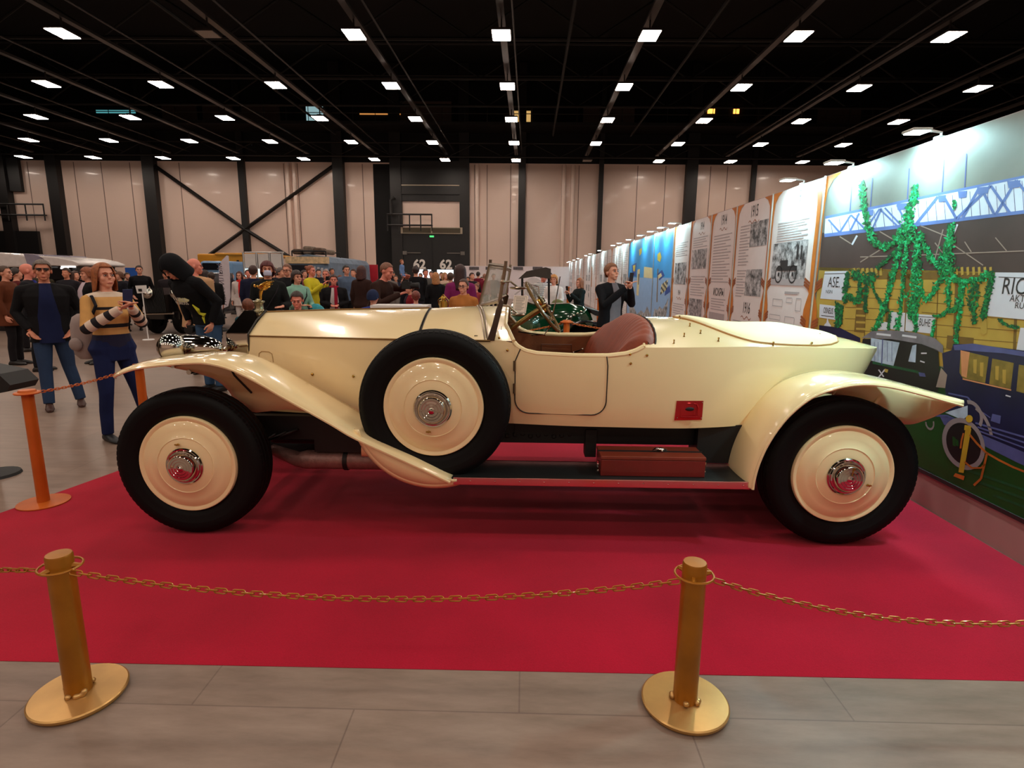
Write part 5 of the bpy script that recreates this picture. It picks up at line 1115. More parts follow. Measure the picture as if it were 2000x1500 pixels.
# old bus with luggage on the roof
D = 24; A = aty(558, 540, D); Bx = aty(643, 540, D); t = thing('old_bus', ((A[0]+Bx[0])/2, D, 0), 'old blue and cream bus with a roof rack full of luggage', 'bus')
w_ = Bx[0]-A[0]; zt_ = aty(558, 500, D)[2]; mb = MB()
rings = []
for v, sc in ((0, .8), (.15, .96), (.5, 1), (2.0, 1), (6.5, .98)): rings.append([(A[0]+w_*(.5+.5*sc*a_), D+v, z) for a_, z in ((-1, .55), (-1, 1.3), (-.97, zt_-.25), (-.8, zt_-.04), (0, zt_+.08), (.8, zt_-.04), (.97, zt_-.25), (1, 1.3), (1, .55))])
mb.loft(rings); ob('bus_body', mb, mat('faded_blue_bus_paint', (96, 116, 138), .5, vary=.3, scale=3), t, smooth=False)
mb = MB(); mb.box((A[0]+.05, D-.06, zt_-.30), (Bx[0]-.05, D+.25, zt_-.02)); ob('destination_band', mb, mat('faded_cream_band', (206, 180, 140), .5, vary=.3, scale=9), t, smooth=False)
mb = MB(); mb.box((A[0]+.15, D-.03, 1.35), (A[0]+w_*.52, D+.1, zt_-.36)); ob('windscreen', mb, MATS['dark_glass'], t, smooth=False)
for i in range(5):
    x0 = A[0]+w_*(.57+.085*i); mb = MB(); mb.box((x0, D-.04, 1.35+.0*i), (x0+w_*.05, D+.1, zt_-.38-.03*i)); ob('window', mb, mat('pale_bus_window', (190, 190, 196), .2), t, smooth=False)
mb = MB()
for v in (.3, 2.2):
    for sx in (0, w_): mb.tube([(A[0]+.2 if not sx else Bx[0]-.2, D+v, zt_), (A[0]+.2 if not sx else Bx[0]-.2, D+v, zt_+.22)], .03, 5)
    mb.tube([(A[0]+.2, D+v, zt_+.22), (Bx[0]-.2, D+v, zt_+.22)], .03, 5)
ob('roof_rack', mb, M_COLM, t)
for i, (u, l_, h_) in enumerate(((.15, .5, .22), (.39, .45, .34), (.63, .45, .28), (.85, .35, .2))):
    c = np.array((A[0]+w_*u, D+1.0, zt_+.10+h_/2)); mb = MB(); mb.box(c-(l_/2*.8, .4, h_/2), c+(l_/2*.8, .4, h_/2)); ob('luggage', mb, mat('old_luggage_%d' % (i % 2), ((96, 74, 58), (120, 104, 90))[i % 2], .8, vary=.3, scale=9), loc=c-(0, 0, h_/2), smooth=False, bevel=.08, label='%s bundle of luggage on the roof rack of the old bus' % ('leftmost', 'second', 'third', 'rightmost')[i], cat='luggage')
mb = MB()
for x in (.5, w_-.5): mb.lathe([(0, 0), (.45, 0), (.45, .25), (0, .25)], (A[0]+x, D-.05, .45), 'y', 20)
mb.box((A[0]+.1, D, .25), (Bx[0]-.1, D+6, .6)); ob('chassis', mb, M_DARK, t, smooth=False)
# red sign, blue sign, white low end wall
for name, q, d, rgb, lab in (('red_sign', (710, 517, 737, 560), 31, (190, 28, 48), 'red sign board left of the number 62 doors'), ('blue_sign', (248, 523, 271, 560), 19, (30, 84, 170), 'small blue sign board behind the left crowd')):
    mb = MB(); bx(mb, q[0], q[1], q[2], q[3], d, d+.08); c = aty((q[0]+q[2])/2, q[3], d)
    mb.box((c[0]-.03, d+.02, 0), (c[0]+.03, d+.06, c[2])); ob('sign_board', mb, mat(name+'_paint', rgb, .5), loc=(c[0], d, 0), smooth=False, label=lab, cat='sign')
D = 40; a, c_ = aty(889, 519, D), aty(1112, 520, D); mb = MB(); mb.box((a[0], D, 0), (c_[0], D+.08, a[2])); struct('wall_end', mb, mat('white_end_wall', (226, 214, 218), .5, vary=.02), smooth=False)
for i, px in enumerate((926, 958, 1012, 1050)):
    c = aty(px, 524, D-.03); mb = MB(); mb.box(c-(.34, .01, .10), c+(.34, .01, .10)); ob('wall_emblem', mb, mat('grey_print_block', (86, 80, 84), .6, vary=.5, scale=12), loc=c, smooth=False, label='small dark emblem panel on the white end wall, %s from the left' % ORD[i], cat='sign')
# white boat-shaped vehicles at the left
D = 13.5
def hullx(pxs, d0, d1, m, lab, nm):
    P0 = [aty(x, y, d0) for x, y in pxs]; mb = MB(); k = len(P0); off = np.array([0, d1-d0, 0]); mb.add(P0+[p+off for p in P0], [tuple(range(k)), tuple(range(2*k-1, k-1, -1))]+[(i, i+k, (i+1) % k+k, (i+1) % k) for i in range(k)]); return mb
t = thing('white_van', (aty(60, 540, 15)[0], 15, 0), 'long white vehicle with a low tapering nose behind the left crowd', 'vehicle')
mb = hullx([(-60, 495), (0, 493), (38, 496), (52, 500), (60, 522), (-60, 522)], 14.6, 16.4, 0, '', ''); ob('roof', mb, mat('white_vehicle_paint', (214, 206, 204), .25, coat=.5), t, smooth=False, bevel=.04)
mb = hullx([(46, 495), (66, 497), (84, 506), (92, 520), (56, 524)], 14.55, 16.3, 0, '', ''); ob('windscreen', mb, mat('lilac_glass', (138, 132, 148), .12), t, smooth=False)
mb = hullx([(72, 499), (110, 502), (140, 508), (155, 514), (156, 518), (150, 520), (92, 519), (84, 506)], 14.5, 16.2, 0, '', ''); ob('nose', mb, MATS['white_vehicle_paint'], t, smooth=False, bevel=.04)
mb = hullx([(-60, 522), (150, 520), (146, 545), (-60, 548)], 14.7, 16.1, 0, '', ''); a = aty(-60, 545, 14.7); mb.box((a[0], 14.8, 0), (aty(146, 545, 14.7)[0], 16, a[2])); ob('lower_body', mb, mat('dark_gloss_body', (20, 20, 24), .15), t, smooth=False)
for x, y in ((80, 521), (127, 521), (126, 524), (140, 521)):
    c = aty(x, y, 14.5); mb = MB(); mb.box(c-(.10, .01, .018), c+(.10, .01, .018)); ob('lamp', mb, mat('painted_ceiling_reflection', (240, 240, 240), .3, emit=(1, .95, .9), estr=1.5), t, smooth=False)  # glowing bars imitate ceiling lights reflected in the dark windows
# black vintage car with tall grille behind the woman, and its little sign stand
D = 14.2; c = aty(297, 600, D); t = thing('vintage_car', (c[0]+.2, D+1.2, 0), 'black vintage car with a tall slatted grille behind the hooded man', 'car')
q = [aty(*p, D) for p in ((276, 566), (318, 562), (326, 612), (290, 614))]; n_ = np.array([0, .3, 0]); mb = MB(); mb.add([p for p in q]+[p+n_ for p in q], [(0, 1, 2, 3), (7, 6, 5, 4), (0, 4, 5, 1), (1, 5, 6, 2), (2, 6, 7, 3), (3, 7, 4, 0)])
g_ = ob('grille_shell', mb, mat('dark_chrome', (96, 88, 86), .2, .9), t, smooth=False)
mb = MB()
for i in range(14):
    u = (i+.5)/14; a, b_ = q[0]+(q[1]-q[0])*u, q[3]+(q[2]-q[3])*u; mb.tube([a-n_*.05, b_-n_*.05], .012, 5)
ob('grille_slat', mb, M_DARK, g_)
mb = MB(); a, b_ = aty(272, 575, D), aty(345, 625, D); mb.box((a[0], D+.15, b_[2]), (b_[0], D+3, a[2])); mb.box((a[0]-.3, D+.2, .5), (b_[0]+.3, D+3.2, b_[2]+.1)); mb.box((a[0], D+1.4, a[2]), (b_[0], D+3, a[2]+.55)); ob('body', mb, mat('gloss_black_paint', (10, 10, 12), .1, coat=.8), t, smooth=False, bevel=.12)
for px in (282, 335):
    c = aty(px, 633, D); mb = MB(); mb.lathe([(.18, -.08), (.33, -.08), (.36, -.04), (.36, .04), (.33, .08), (.18, .08)], (c[0], D+.5, .36), 'x', 24, closed=True); mb.lathe([(0, -.05), (.2, -.05), (.2, .05), (0, .05)], (c[0], D+.5, .36), 'x', 20); ob('wheel', mb, M_RUBBER, t)
    c = aty(px+8, 574, D-.1); mb = MB(); mb.sphere(c, (.13, .15, .13), 8); ob('head_lamp', mb, M_CHROME, t)
a, b_ = aty(274, 612, D), aty(345, 610, D); mb = MB(); mb.tube([a+(-.1, -.3, 0), b_+(.1, -.3, 0)], .03, 6); ob('bumper', mb, M_CHROME, t)
s0 = atz(288, 646, 0); d = 13.2; s0 = np.array([aty(288, 646, d)[0], d, 0]); t = thing('sign_stand', s0, 'thin white stand holding a small white information card behind the woman with the phone', 'sign')
mb = MB(); mb.lathe([(0, 0), (.13, 0), (.12, .015), (0, .015)], s0, 'z', 20); ob('foot', mb, M_WHITE, t)
mb = MB(); mb.tube([s0, aty(277, 566, d)], .012, 6); ob('pole', mb, M_WHITE, t)
q = [aty(*p, d-.02) for p in ((268, 573), (287, 572), (285, 557), (264, 558))]; mb = MB(); n_ = np.array([0, .015, 0]); mb.add([p for p in q]+[p+n_ for p in q], [(0, 1, 2, 3), (7, 6, 5, 4), (0, 4, 5, 1), (1, 5, 6, 2), (2, 6, 7, 3), (3, 7, 4, 0)])
a = q[0]*.6+q[2]*.4; mb.box(a-(.05, .012, .03), a+(.03, .005, .03), 1); ob('card', mb, [M_WHITE, M_DARK], t, smooth=False)
# white lit sign on the car bonnet line: a pale desk behind the bonnet
c = aty(780, 599, 7.4); mb = MB(); mb.box((c[0]-.38, 7.4, c[2]-.03), (c[0]+.35, 7.8, c[2]+.015)); mb.box((c[0]-.3, 7.5, 0), (c[0]+.25, 7.7, c[2]-.03)); ob('info_desk', mb, M_WHITE, loc=(c[0], 7.6, 0), smooth=False, label='low pale information desk just behind the bonnet of the cream car', cat='desk')
# brass fittings of the car beyond the bonnet
c = aty(866, 594, 7.5); t = thing('brass_lamp', (c[0], 7.5, 0), 'tall brass lamp of a car beyond the bonnet, beside the camel coat', 'lamp')
mb = MB(); mb.lathe([(0, -.12), (.03, -.12), (.036, -.08), (.055, -.06), (.055, .04), (.03, .06), (.036, .08), (.02, .10), (0, .11)], c, 'z', 16); ob('lamp_body', mb, M_BRASS, t)
mb = MB(); mb.tube([c+(-.055, 0, -.02), c+(-.07, 0, .05), c+(0, 0, .13), c+(.07, 0, .05), c+(.055, 0, -.02)], .005, 6); ob('lamp_handle', mb, M_BRASS, t)
mb = MB(); mb.tube([c+(0, 0, -.12), (c[0], 7.5, .02)], .02, 8); mb.lathe([(0, 0), (.2, 0), (.2, .03), (0, .03)], (c[0], 7.5, 0), 'z', 18); ob('lamp_stand', mb, M_BRASS, t)
# ---------------------------------------------------------------- dark green open car behind
D = 8.6; c0 = aty(1090, 640, D); t = thing('vintage_car', (.6, 9.2, 0), 'dark green vintage open car with a black folded hood behind the cream car', 'car')
M_GREEN = mat('dark_green_paint', (10, 60, 34), .14, coat=1, vary=.03); M_HOOD = mat('black_hood_cloth', (64, 56, 50), .85, vary=.1)
def P8(px, py, d=D): return aty(px, py, d)
mb = MB(); rings = []
top = [(1000, 590), (1030, 588), (1055, 598), (1078, 593), (1110, 592), (1135, 597), (1150, 606), (1154, 618)]
for (px, py) in top:
    p = P8(px, py, D+.7); zt2 = p[2]; zb2 = .55; x = p[0]; hw = .62 if px < 1060 else (.42 if px < 1140 else .3)
    rings.append([(x, 9.3+hw*a_, zb2+(zt2-zb2)*b_) for a_, b_ in ((-1, 0), (-1, .45), (-.97, .75), (-.8, .92), (-.4, 1), (.4, 1), (.8, .92), (.97, .75), (1, .45), (1, 0))])
mb.loft(rings); ob('body', mb, M_GREEN, t, sharp=60)
p = P8(1142, 660, 8.75)
for px, cy in ((1144, 8.65), (1144, 9.95), (1000, 8.65)):
    w_ = P8(px, 660, cy); mb = MB(); mb.lathe([(.27, -.06), (.36, -.07), (.40, -.03), (.40, .03), (.36, .07), (.27, .06)], (w_[0], cy, .404), 'y', 40, closed=True); wh = ob('wheel', mb, M_RUBBER, t)
    for k in range(12): a_ = k*PI/6; mb = MB(); mb.tube([(w_[0]+.04*math.cos(a_), cy-.03, .40+.04*math.sin(a_)), (w_[0]+.28*math.cos(a_), cy, .40+.28*math.sin(a_))], .010, 5); ob('spoke', mb, M_DARK, wh)
w_ = P8(1144, 660, 8.65); P = []
for a_ in np.linspace(math.radians(10), math.radians(175), 24): P.append([(w_[0]+.50*math.cos(a_), 8.5+.35*v, .40+.50*math.sin(a_)) for v in (0, .25, .5, .75, 1)])
mb = MB(); mb.grid(P); ob('front_fender', mb, mat('blue_black_paint', (16, 30, 38), .15, coat=.8), t, solid=.02)
mb = MB(); q = [P8(1150, 603, 9.0), P8(1170, 608, 9.0), P8(1192, 617, 9.0), P8(1186, 622, 9.0), P8(1162, 616, 9.0)]; n_ = np.array([0, .9, 0]); mb.add(q+[p+n_ for p in q], [tuple(range(5)), (9, 8, 7, 6, 5)]+[(i, i+5, (i+1) % 5+5, (i+1) % 5) for i in range(5)]); ob('bonnet_flap', mb, M_DARK, t, smooth=False)
q = [P8(*p, 9.0) for p in ((1012, 545), (1028, 530), (1066, 522), (1076, 525), (1076, 545), (1046, 540))]; mb = MB(); n_ = np.array([0, 1.0, 0]); k = len(q); mb.add(q+[p+n_ for p in q], [tuple(range(k)), tuple(range(2*k-1, k-1, -1))]+[(i, i+k, (i+1) % k+k, (i+1) % k) for i in range(k)]); ob('folding_hood', mb, M_HOOD, t, smooth=False)
mb = MB()
for px in (1020, 1072): mb.tube([P8(px, 540, 9.05), P8(px, 595, 9.05)], .02, 6); mb.tube([P8(px, 540, 9.95), P8(px, 595, 9.95)], .02, 6)
ob('hood_frame', mb, M_DARK, t)
mb = MB(); q = [P8(1022, 592, 8.75), P8(1055, 596, 8.75), P8(1052, 560, 8.75), P8(1022, 552, 8.75)]; mb.tube(q, .012, 6, closed=True); ob('windscreen_frame', mb, M_CHROME, t)
mb = MB(); mb.box((P8(985, 650)[0], 8.55, .40), (P8(1120, 650)[0], 8.8, .44)); ob('running_board', mb, M_DARK, t, smooth=False)
mb = MB(); mb.box((P8(1000, 650)[0], 8.8, .35), (P8(1165, 650)[0], 9.8, .62)); ob('chassis', mb, M_DARK, t, smooth=False)
for i in range(7):
    p = P8(1100+7*i, 628-4*i, 8.86); mb = MB(); mb.sphere(p, (.02, .012, .02), 6); ob('stud', mb, M_CHROME, t)
for px, py in ((1056, 590), (1064, 604)): p = P8(px, py, 8.7); mb = MB(); mb.sphere(p, (.07, .09, .07), 8); mb.tube([p, p+(.1, .2, -.1)], .015, 6); ob('side_lamp', mb, M_BRASS, t)
mb = MB(); mb.prism([(-2.2, 7.9), (2.4, 7.9), (2.55, 10.6), (-2.2, 10.6)], lambda u, v, t_: (u, v, t_), .002, .0003); ob('red_carpet', mb, bpy.data.materials['red_carpet'], loc=(0, 9.2, 0), smooth=False, label='second red carpet under the green car further back', cat='carpet')
# ---------------------------------------------------------------- people
def ell(mb, c, r, n=10): mb.sphere(c, r, n)
SKIN = {'l': (224, 158, 132), 'm': (206, 136, 108), 'r': (226, 140, 120)}
def skin_mat(k): return mat('skin_'+k, SKIN[k], .5, vary=.04, scale=20, spec=.35)
def hair_mat(rgb):
    nm = 'hair_%d_%d_%d' % rgb
    return mat(nm, rgb, .55, vary=.35, scale=45, bump=.35, bscale=120)
def cloth(rgb, rough=.85): return mat('cloth_%d_%d_%d_%d' % (*rgb, int(rough*100)), rgb, rough, vary=.10, scale=9, bump=.12, bscale=40, spec=.2)
DENIM = (38, 58, 96)
def person(px, ytop, d, face=0, skin='l', top=(20, 20, 22), bottom=(30, 34, 46), hair='short', hcol=(52, 34, 24), pose='hang', female=False, label='', fine=0, lean=0, head=(0, 0), H=None, hem=.86, shirt=None, extra=(), arms=None, wide=1.0, shoe=(26, 22, 22), feet=None, base=None, collar=False, group=None, sleeve=None, legs='trousers', topmat=None, topname='jacket', scarf=None, zbase=0.0, hipw=1.0):
    p0 = aty(px, ytop, d)
    if H is None: H = p0[2]-zbase
    X, Y = (p0[0], d) if base is None else base
    face = face+math.degrees(math.atan2(-X, Y))                    # face = 0 looks at the viewer's end of the hall
    s = H/1.72; child = s < .8; hs = 1.0 if not child else min(1.25, .86/s)
    fa = math.radians(face); cf, sf = math.cos(fa), math.sin(fa); la = math.radians(lean)
    def tw(p):                                                     # figure space -> world
        x, y, z = p; return (X+s*(x*cf-y*sf), Y+s*(x*sf+y*cf), zbase+s*z)
    def up(p):                                                     # bend forward at the hips
        x, y, z = p
        if la and z > .93:
            dz, dy = z-.93, y; k = min(1, (z-.93)/.15); a = la*k
            y, z = dy*math.cos(a)-dz*math.sin(a), .93+dz*math.cos(a)+dy*math.sin(a)
        return (x, y, z)
    hy, hp = math.radians(head[0]), math.radians(head[1]); hc = np.array([0, .015, 1.50])
    def hd(p):                                                     # turn and nod of the head
        v = (np.array(p, float)-hc)*hs
        y, z = v[1]*math.cos(hp)-v[2]*math.sin(hp)*-1*-1, v[2]*math.cos(hp)+v[1]*math.sin(hp)
        y = v[1]*math.cos(hp)-v[2]*math.sin(hp)
        x2, y2 = v[0]*math.cos(hy)-y*math.sin(hy), v[0]*math.sin(hy)+y*math.cos(hy)
        return up(hc+np.array([x2, y2, z]))
    M = lambda P, f=up: [tw(f(p)) for p in P]
    def ringset(mb, R, f=up, n=16, e=0.0):
        rings = []
        for z, a, b, cy in R:
            rings.append([tw(f((wide*(a+e)*math.copysign(abs(math.cos(t))**.85, math.cos(t)), cy+(b+e)*math.copysign(abs(math.sin(t))**.85, math.sin(t)), z))) for t in np.linspace(0, 2*PI, n+1)[:-1]])
        mb.loft(rings)
    def blob(mb, c, r, f):
        mb2 = MB(); mb2.sphere((0, 0, 0), (1, 1, 1), 8); mb.add([tw(f((c[0]+v[0]*r[0], c[1]+v[1]*r[1], c[2]+v[2]*r[2]))) for v in mb2.v], mb2.f)
    fem = female
    TOR = [(.84, .15 if not fem else .165, .10, .01), (.92, .168 if not fem else .18*hipw, .115, .01), (1.0, .155 if not fem else .155, .105, .0), (1.10, .148 if not fem else .128, .10, .0), (1.22, .165 if not fem else .142, .112 if not fem else .115, -.008), (1.32, .178 if not fem else .155, .112, -.005), (1.39, .165 if not fem else .145, .09, .005), (1.44, .09, .065, .012), (1.47, .055, .055, .015)]
    sh = .185 if not fem else .165
    if arms is None:
        arms = {'hang': [((.225, .03, 1.13), (.235, -.05, .88))]*2, 'phone': [((.235, -.13, 1.13), (.075, -.33, 1.33))]*2, 'fold': [((.235, -.02, 1.13), (.07, -.20, 1.08))]*2,
                'pocket': [((.26, .05, 1.14), (.19, -.07, .94))]*2, 'one': [((.235, -.10, 1.13), (.06, -.32, 1.36)), ((.225, .03, 1.13), (.235, -.05, .88))], 'bag': [((.235, -.02, 1.13), (.05, -.21, 1.05)), ((.225, .03, 1.13), (.23, -.05, .88))]}[pose]
    legp = feet or [((.095, -.01, .49), (.10, .02, .085)), ((.095, -.01, .49), (.10, .02, .085))]
    vox = (.0055, .0085, .014)[fine]*max(.8, s)
    body = MB(); ringset(body, TOR)
    body.tube(M([(0, .018, 1.40), (0, .012, 1.47), (0, .0, 1.55)]), [s*.058, s*.052, s*.05], 12)
    blob(body, (0, .012, 1.632), (.076, .094, .090), hd); blob(body, (0, -.030, 1.560), (.060, .060, .060), hd); blob(body, (0, -.062, 1.518), (.030, .026, .024), hd)
    blob(body, (0, -.074, 1.632), (.048, .018, .012), hd)
    for sg in (-1, 1): blob(body, (sg*.036, -.058, 1.580), (.028, .026, .028), hd); blob(body, (sg*.078, .012, 1.600), (.010, .020, .030), hd)
    body.tube([tw(hd(p)) for p in ((0, -.080, 1.622), (0, -.092, 1.598), (0, -.100, 1.578))], [s*.009, s*.012, s*.016], 8)
    blob(body, (0, -.086, 1.538), (.022, .012, .009), hd)
    hands = []
    slv = MB(); slv_paths = []
    for sg, (el, wr) in zip((1, -1), arms):
        S = np.array(up((sg*sh*wide, .008, 1.375))); E_ = np.array(up((sg*el[0]*wide, el[1], el[2]))); Wp = np.array(up((sg*wr[0], wr[1], wr[2])))
        P = [tuple(S-(S-E_)*-.0), tuple(S*.5+E_*.5+np.array([0, 0, .0])), tuple(E_), tuple(E_*.5+Wp*.5), tuple(Wp)]
        body.tube([tw(p) for p in P], [s*.050, s*.042, s*.036, s*.034, s*.025], 10); slv_paths.append((P, sg))
        body.tube([tw(up((sg*.05, .012, 1.40))), tw(tuple(S))], [s*.062, s*.052], 12)
        dv = Wp-E_; dv /= np.linalg.norm(dv)
        side = np.cross(dv, [0, 0, 1.]) if abs(dv[2]) < .9 else np.array([0, -1., 0]); side /= np.linalg.norm(side)
        nrm = np.cross(side, dv)
        grip = pose in ('phone', 'one') or fine == 0
        pc = Wp+dv*.05; 
        mb2 = MB(); mb2.sphere((0, 0, 0), 1, 7)
        body.add([tw(pc+dv*v[0]*.048+side*v[1]*.038+nrm*v[2]*.017) for v in mb2.v], mb2.f)
        curl = nrm*(-.4 if dv[2] > 0 else -.3)
        inw = np.array([-sg, 0, 0])
        for k in range(4):
            o = side*(.029-.0195*k); L = (.072, .080, .076, .060)[k]
            q0 = Wp+dv*.075+o; q1 = q0+dv*L*.45+inw*.010; q2 = q1+(dv*.5+inw*.55+curl*.3)*L*.38; q3 = q2+(dv*.1+inw*.8+curl*.4)*L*.30
            body.tube([tw(q) for q in (q0, q1, q2, q3)], [s*.0095, s*.0088, s*.008, s*.0068], 6)
        t0 = Wp+dv*.03+side*.030; body.tube([tw(q) for q in (t0, t0+side*.030+dv*.022, t0+side*.036+dv*.055+inw*.012)], [s*.012, s*.0105, s*.008], 6)
        hands.append(Wp+dv*.09)
    for sg, (kn, an) in zip((1, -1), legp):
        body.tube([tw(p) for p in ((sg*.085, .0, .90), (sg*(.085+kn[0])/2, kn[1]*.5, .68), (sg*kn[0], kn[1], kn[2]), (sg*(kn[0]+an[0])/2, (kn[1]+an[1])/2+.015, (kn[2]+an[2])/2+.02), (sg*an[0], an[1], an[2]))], [s*.085, s*.072, s*.05, s*.048, s*.034], 10)
    B = ob('person', body, skin_mat(skin), loc=(X, Y, zbase), remesh=vox, label=label, cat='person', group=group, relax=2)
    cm = topmat or cloth(top); vc = vox*1.5 if fine else .008*s
    # upper garment
    g = MB(); e = .022 if topname != 'sweater' else .014
    ringset(g, [(hem, .168 if not fem else .160*hipw, .112, .01)]+[r for r in TOR if hem+.03 < r[0] < 1.445]+[(1.462, .070, .062, .015)], e=e)
    for P, sg in slv_paths: g.tube([tw(up((sg*.04, .012, 1.395))), tw(P[0])], [s*(.072+e*.5), s*(.060+e*.4)], 14)
    if fem:
        for sg in (-1, 1): blob(g, (sg*.062, -.085, 1.245), (.066, .055, .062), up)
    for P, sg in slv_paths:
        P2 = list(P); P2[-1] = tuple(np.array(P[-1])*.97+np.array(P[-2])*.03)
        tgt = g if sleeve is None else slv
        tgt.tube([tw(p) for p in P2], [s*(.062+e*.4), s*(.050+e*.4), s*(.044+e*.5), s*(.041+e*.5), s*(.032+e*.4)], 12)
        if sleeve is None: mb2 = MB(); g.sphere(tw(P[0]), s*(.062+e*.4), 8)
    if hem < .8:                                                  # long coat skirt
        ringset(g, [(hem, .20, .15, .01), (.80, .19, .14, .01), (.95, .175, .125, .01)], e=e)
    if collar: g.tube([tw(up((.075*math.cos(t), .02+.07*math.sin(t), 1.465+.012*math.sin(t)))) for t in np.linspace(0, 2*PI, 17)[:-1]], s*.022, 8, closed=True)
    ob(topname, g, cm, B, remesh=vc, relax=3)
    if sleeve is not None:
        for P, sg in slv_paths:
            q = MB(); P2 = list(P); P2[-1] = tuple(np.array(P[-1])*.97+np.array(P[-2])*.03)
            q.tube([tw(p) for p in P2[:3]], [s*(.056+e*.4), s*(.050+e*.4), s*(.047+e*.5)], 14); q.sphere(tw(P[0]), s*(.056+e*.4), 8)
            ob('sleeve', q, cloth((206, 156, 92)), B, remesh=vc, relax=3)
            q = MB(); q.tube([tw(p) for p in P2[2:]], [s*(.048+e*.5), s*(.043+e*.5), s*(.034+e*.4)], 14); q.sphere(tw(P2[2]), s*(.047+e*.5), 8)
            ob('banded_cuff', q, sleeve(np.array(tw(P[2]))-np.array(B.location), np.array(tw(P[4]))-np.array(B.location)), B, remesh=vc, relax=3)
    if shirt:
        q = MB(); rings = []
        for z, a, yc in ((hem-.01, .095, -.139), (1.0, .09, -.134), (1.10, .088, -.131), (1.22, .078, -.148), (1.32, .064, -.145), (1.39, .055, -.116), (1.44, .048, -.088), (1.465, .046, -.072)):
            rings.append([tw(up((wide*a*math.cos(t)*1.1, yc*(1.0 if not fem else 1.12)+.03+.035*math.sin(t), z))) for t in np.linspace(0, 2*PI, 11)[:-1]])
        q.loft(rings); ob('shirt', q, cloth(shirt), B)
    if scarf:
        q = MB(); q.tube([tw(up((.07*math.cos(t), .015+.075*math.sin(t), 1.46))) for t in np.linspace(0, 2*PI, 15)[:-1]], s*.032, 8, closed=True); q.tube(M([(.03, -.09, 1.45), (.035, -.150, 1.33), (.03, -.155, 1.15), (.03, -.15, 1.0)]), [s*.03, s*.035, s*.035, s*.03], 8); ob('scarf', q, cloth(scarf), B)
    # legs
    g = MB(); ringset(g, [(.80, .15, .105, .01), (.92, (.168 if not fem else .18*hipw), .115, .01), (1.02, .15, .105, .0)], f=up, e=.012)
    for sg, (kn, an) in zip((1, -1), legp):
        kk = 1 if not fem else .92
        g.tube([tw(p) for p in ((sg*.085, .0, .92), (sg*(.088+kn[0])/2, kn[1]*.5, .70), (sg*kn[0], kn[1], kn[2]), (sg*(kn[0]+an[0])/2, (kn[1]+an[1])/2+.012, (kn[2]+an[2])/2+.02), (sg*an[0], an[1], an[2]-.01))], [s*.098, s*.088*kk, s*.068*kk, s*.064*kk, s*.056*kk], 12)
    ob('trousers', g, cloth(bottom), B, remesh=vc*1.1, relax=3)
    for sg, (kn, an) in zip((1, -1), legp):
        q = MB(); a = (sg*an[0], an[1], 0)
        rings = []
        for y, w, h in ((.075, .022, .05), (.05, .036, .085), (0, .038, .10), (-.06, .042, .075), (-.12, .046, .06), (-.17, .038, .048), (-.195, .018, .03)):
            zb = an[2]-.085; rings.append([tw((a[0]+w*math.cos(t), a[1]+y, zb+max(.004, h*.5+h*.5*math.sin(t)))) for t in np.linspace(0, 2*PI, 13)[:-1]])
        q.loft(rings); ob('shoe', q, mat('shoe_%d_%d_%d' % shoe, shoe, .5), B)
    # face
    if fine < 2:
        for sg in (-1, 1):
            if fine == 0:
                q = MB(); blob(q, (sg*.031, -.0805, 1.607), (.0135, .010, .0075), hd); e1 = ob('eye', q, mat('eye_white', (206, 190, 184), .3, vary=0), B)
                q = MB(); blob(q, (sg*.031, -.0895, 1.607), (.0055, .003, .006), hd); ob('iris', q, mat('iris', (40, 34, 32), .2, vary=0), e1)
                q = MB(); q.tube([tw(hd((sg*x, y, z))) for x, y, z in ((.016, -.089, 1.613), (.031, -.093, 1.6165), (.047, -.084, 1.612))], s*.0028, 6); ob('eyelid', q, mat('lash', (60, 36, 30), .6, vary=0), B)
            else:
                q = MB(); blob(q, (sg*.031, -.086, 1.607), (.013, .006, .006), hd); ob('eye', q, mat('dark_eye', (44, 30, 26), .4, vary=0), B)
            q = MB(); q.tube([tw(hd((sg*x, y, z))) for x, y, z in ((.012, -.094, 1.630), (.032, -.095, 1.636), (.052, -.082, 1.630))], [s*.0035, s*.0042, s*.002], 6); ob('eyebrow', q, hair_mat(hcol), B)
        q = MB(); q.tube([tw(hd((x, y, z))) for x, y, z in ((-.024, -.086, 1.536), (-.010, -.0965, 1.5395), (0, -.098, 1.538), (.010, -.0965, 1.5395), (.024, -.086, 1.536))], [s*.002, s*.005, s*.005, s*.005, s*.002], 6); ob('lips', q, mat('lips', (176, 84, 78), .45, vary=.05), B)
    # hair and headwear
    hb = dict(short=(1.682, 1.615, 1.545), buzz=(1.690, 1.63, 1.56), bob=(1.690, 1.47, 1.44), long=(1.688, 1.40, 1.33), vlong=(1.688, 1.32, 1.22), bun=(1.690, 1.62, 1.55), beanie=(1.655, 1.61, 1.57), bald=None, hood=None, fringe=(1.662, 1.56, 1.50))[hair]
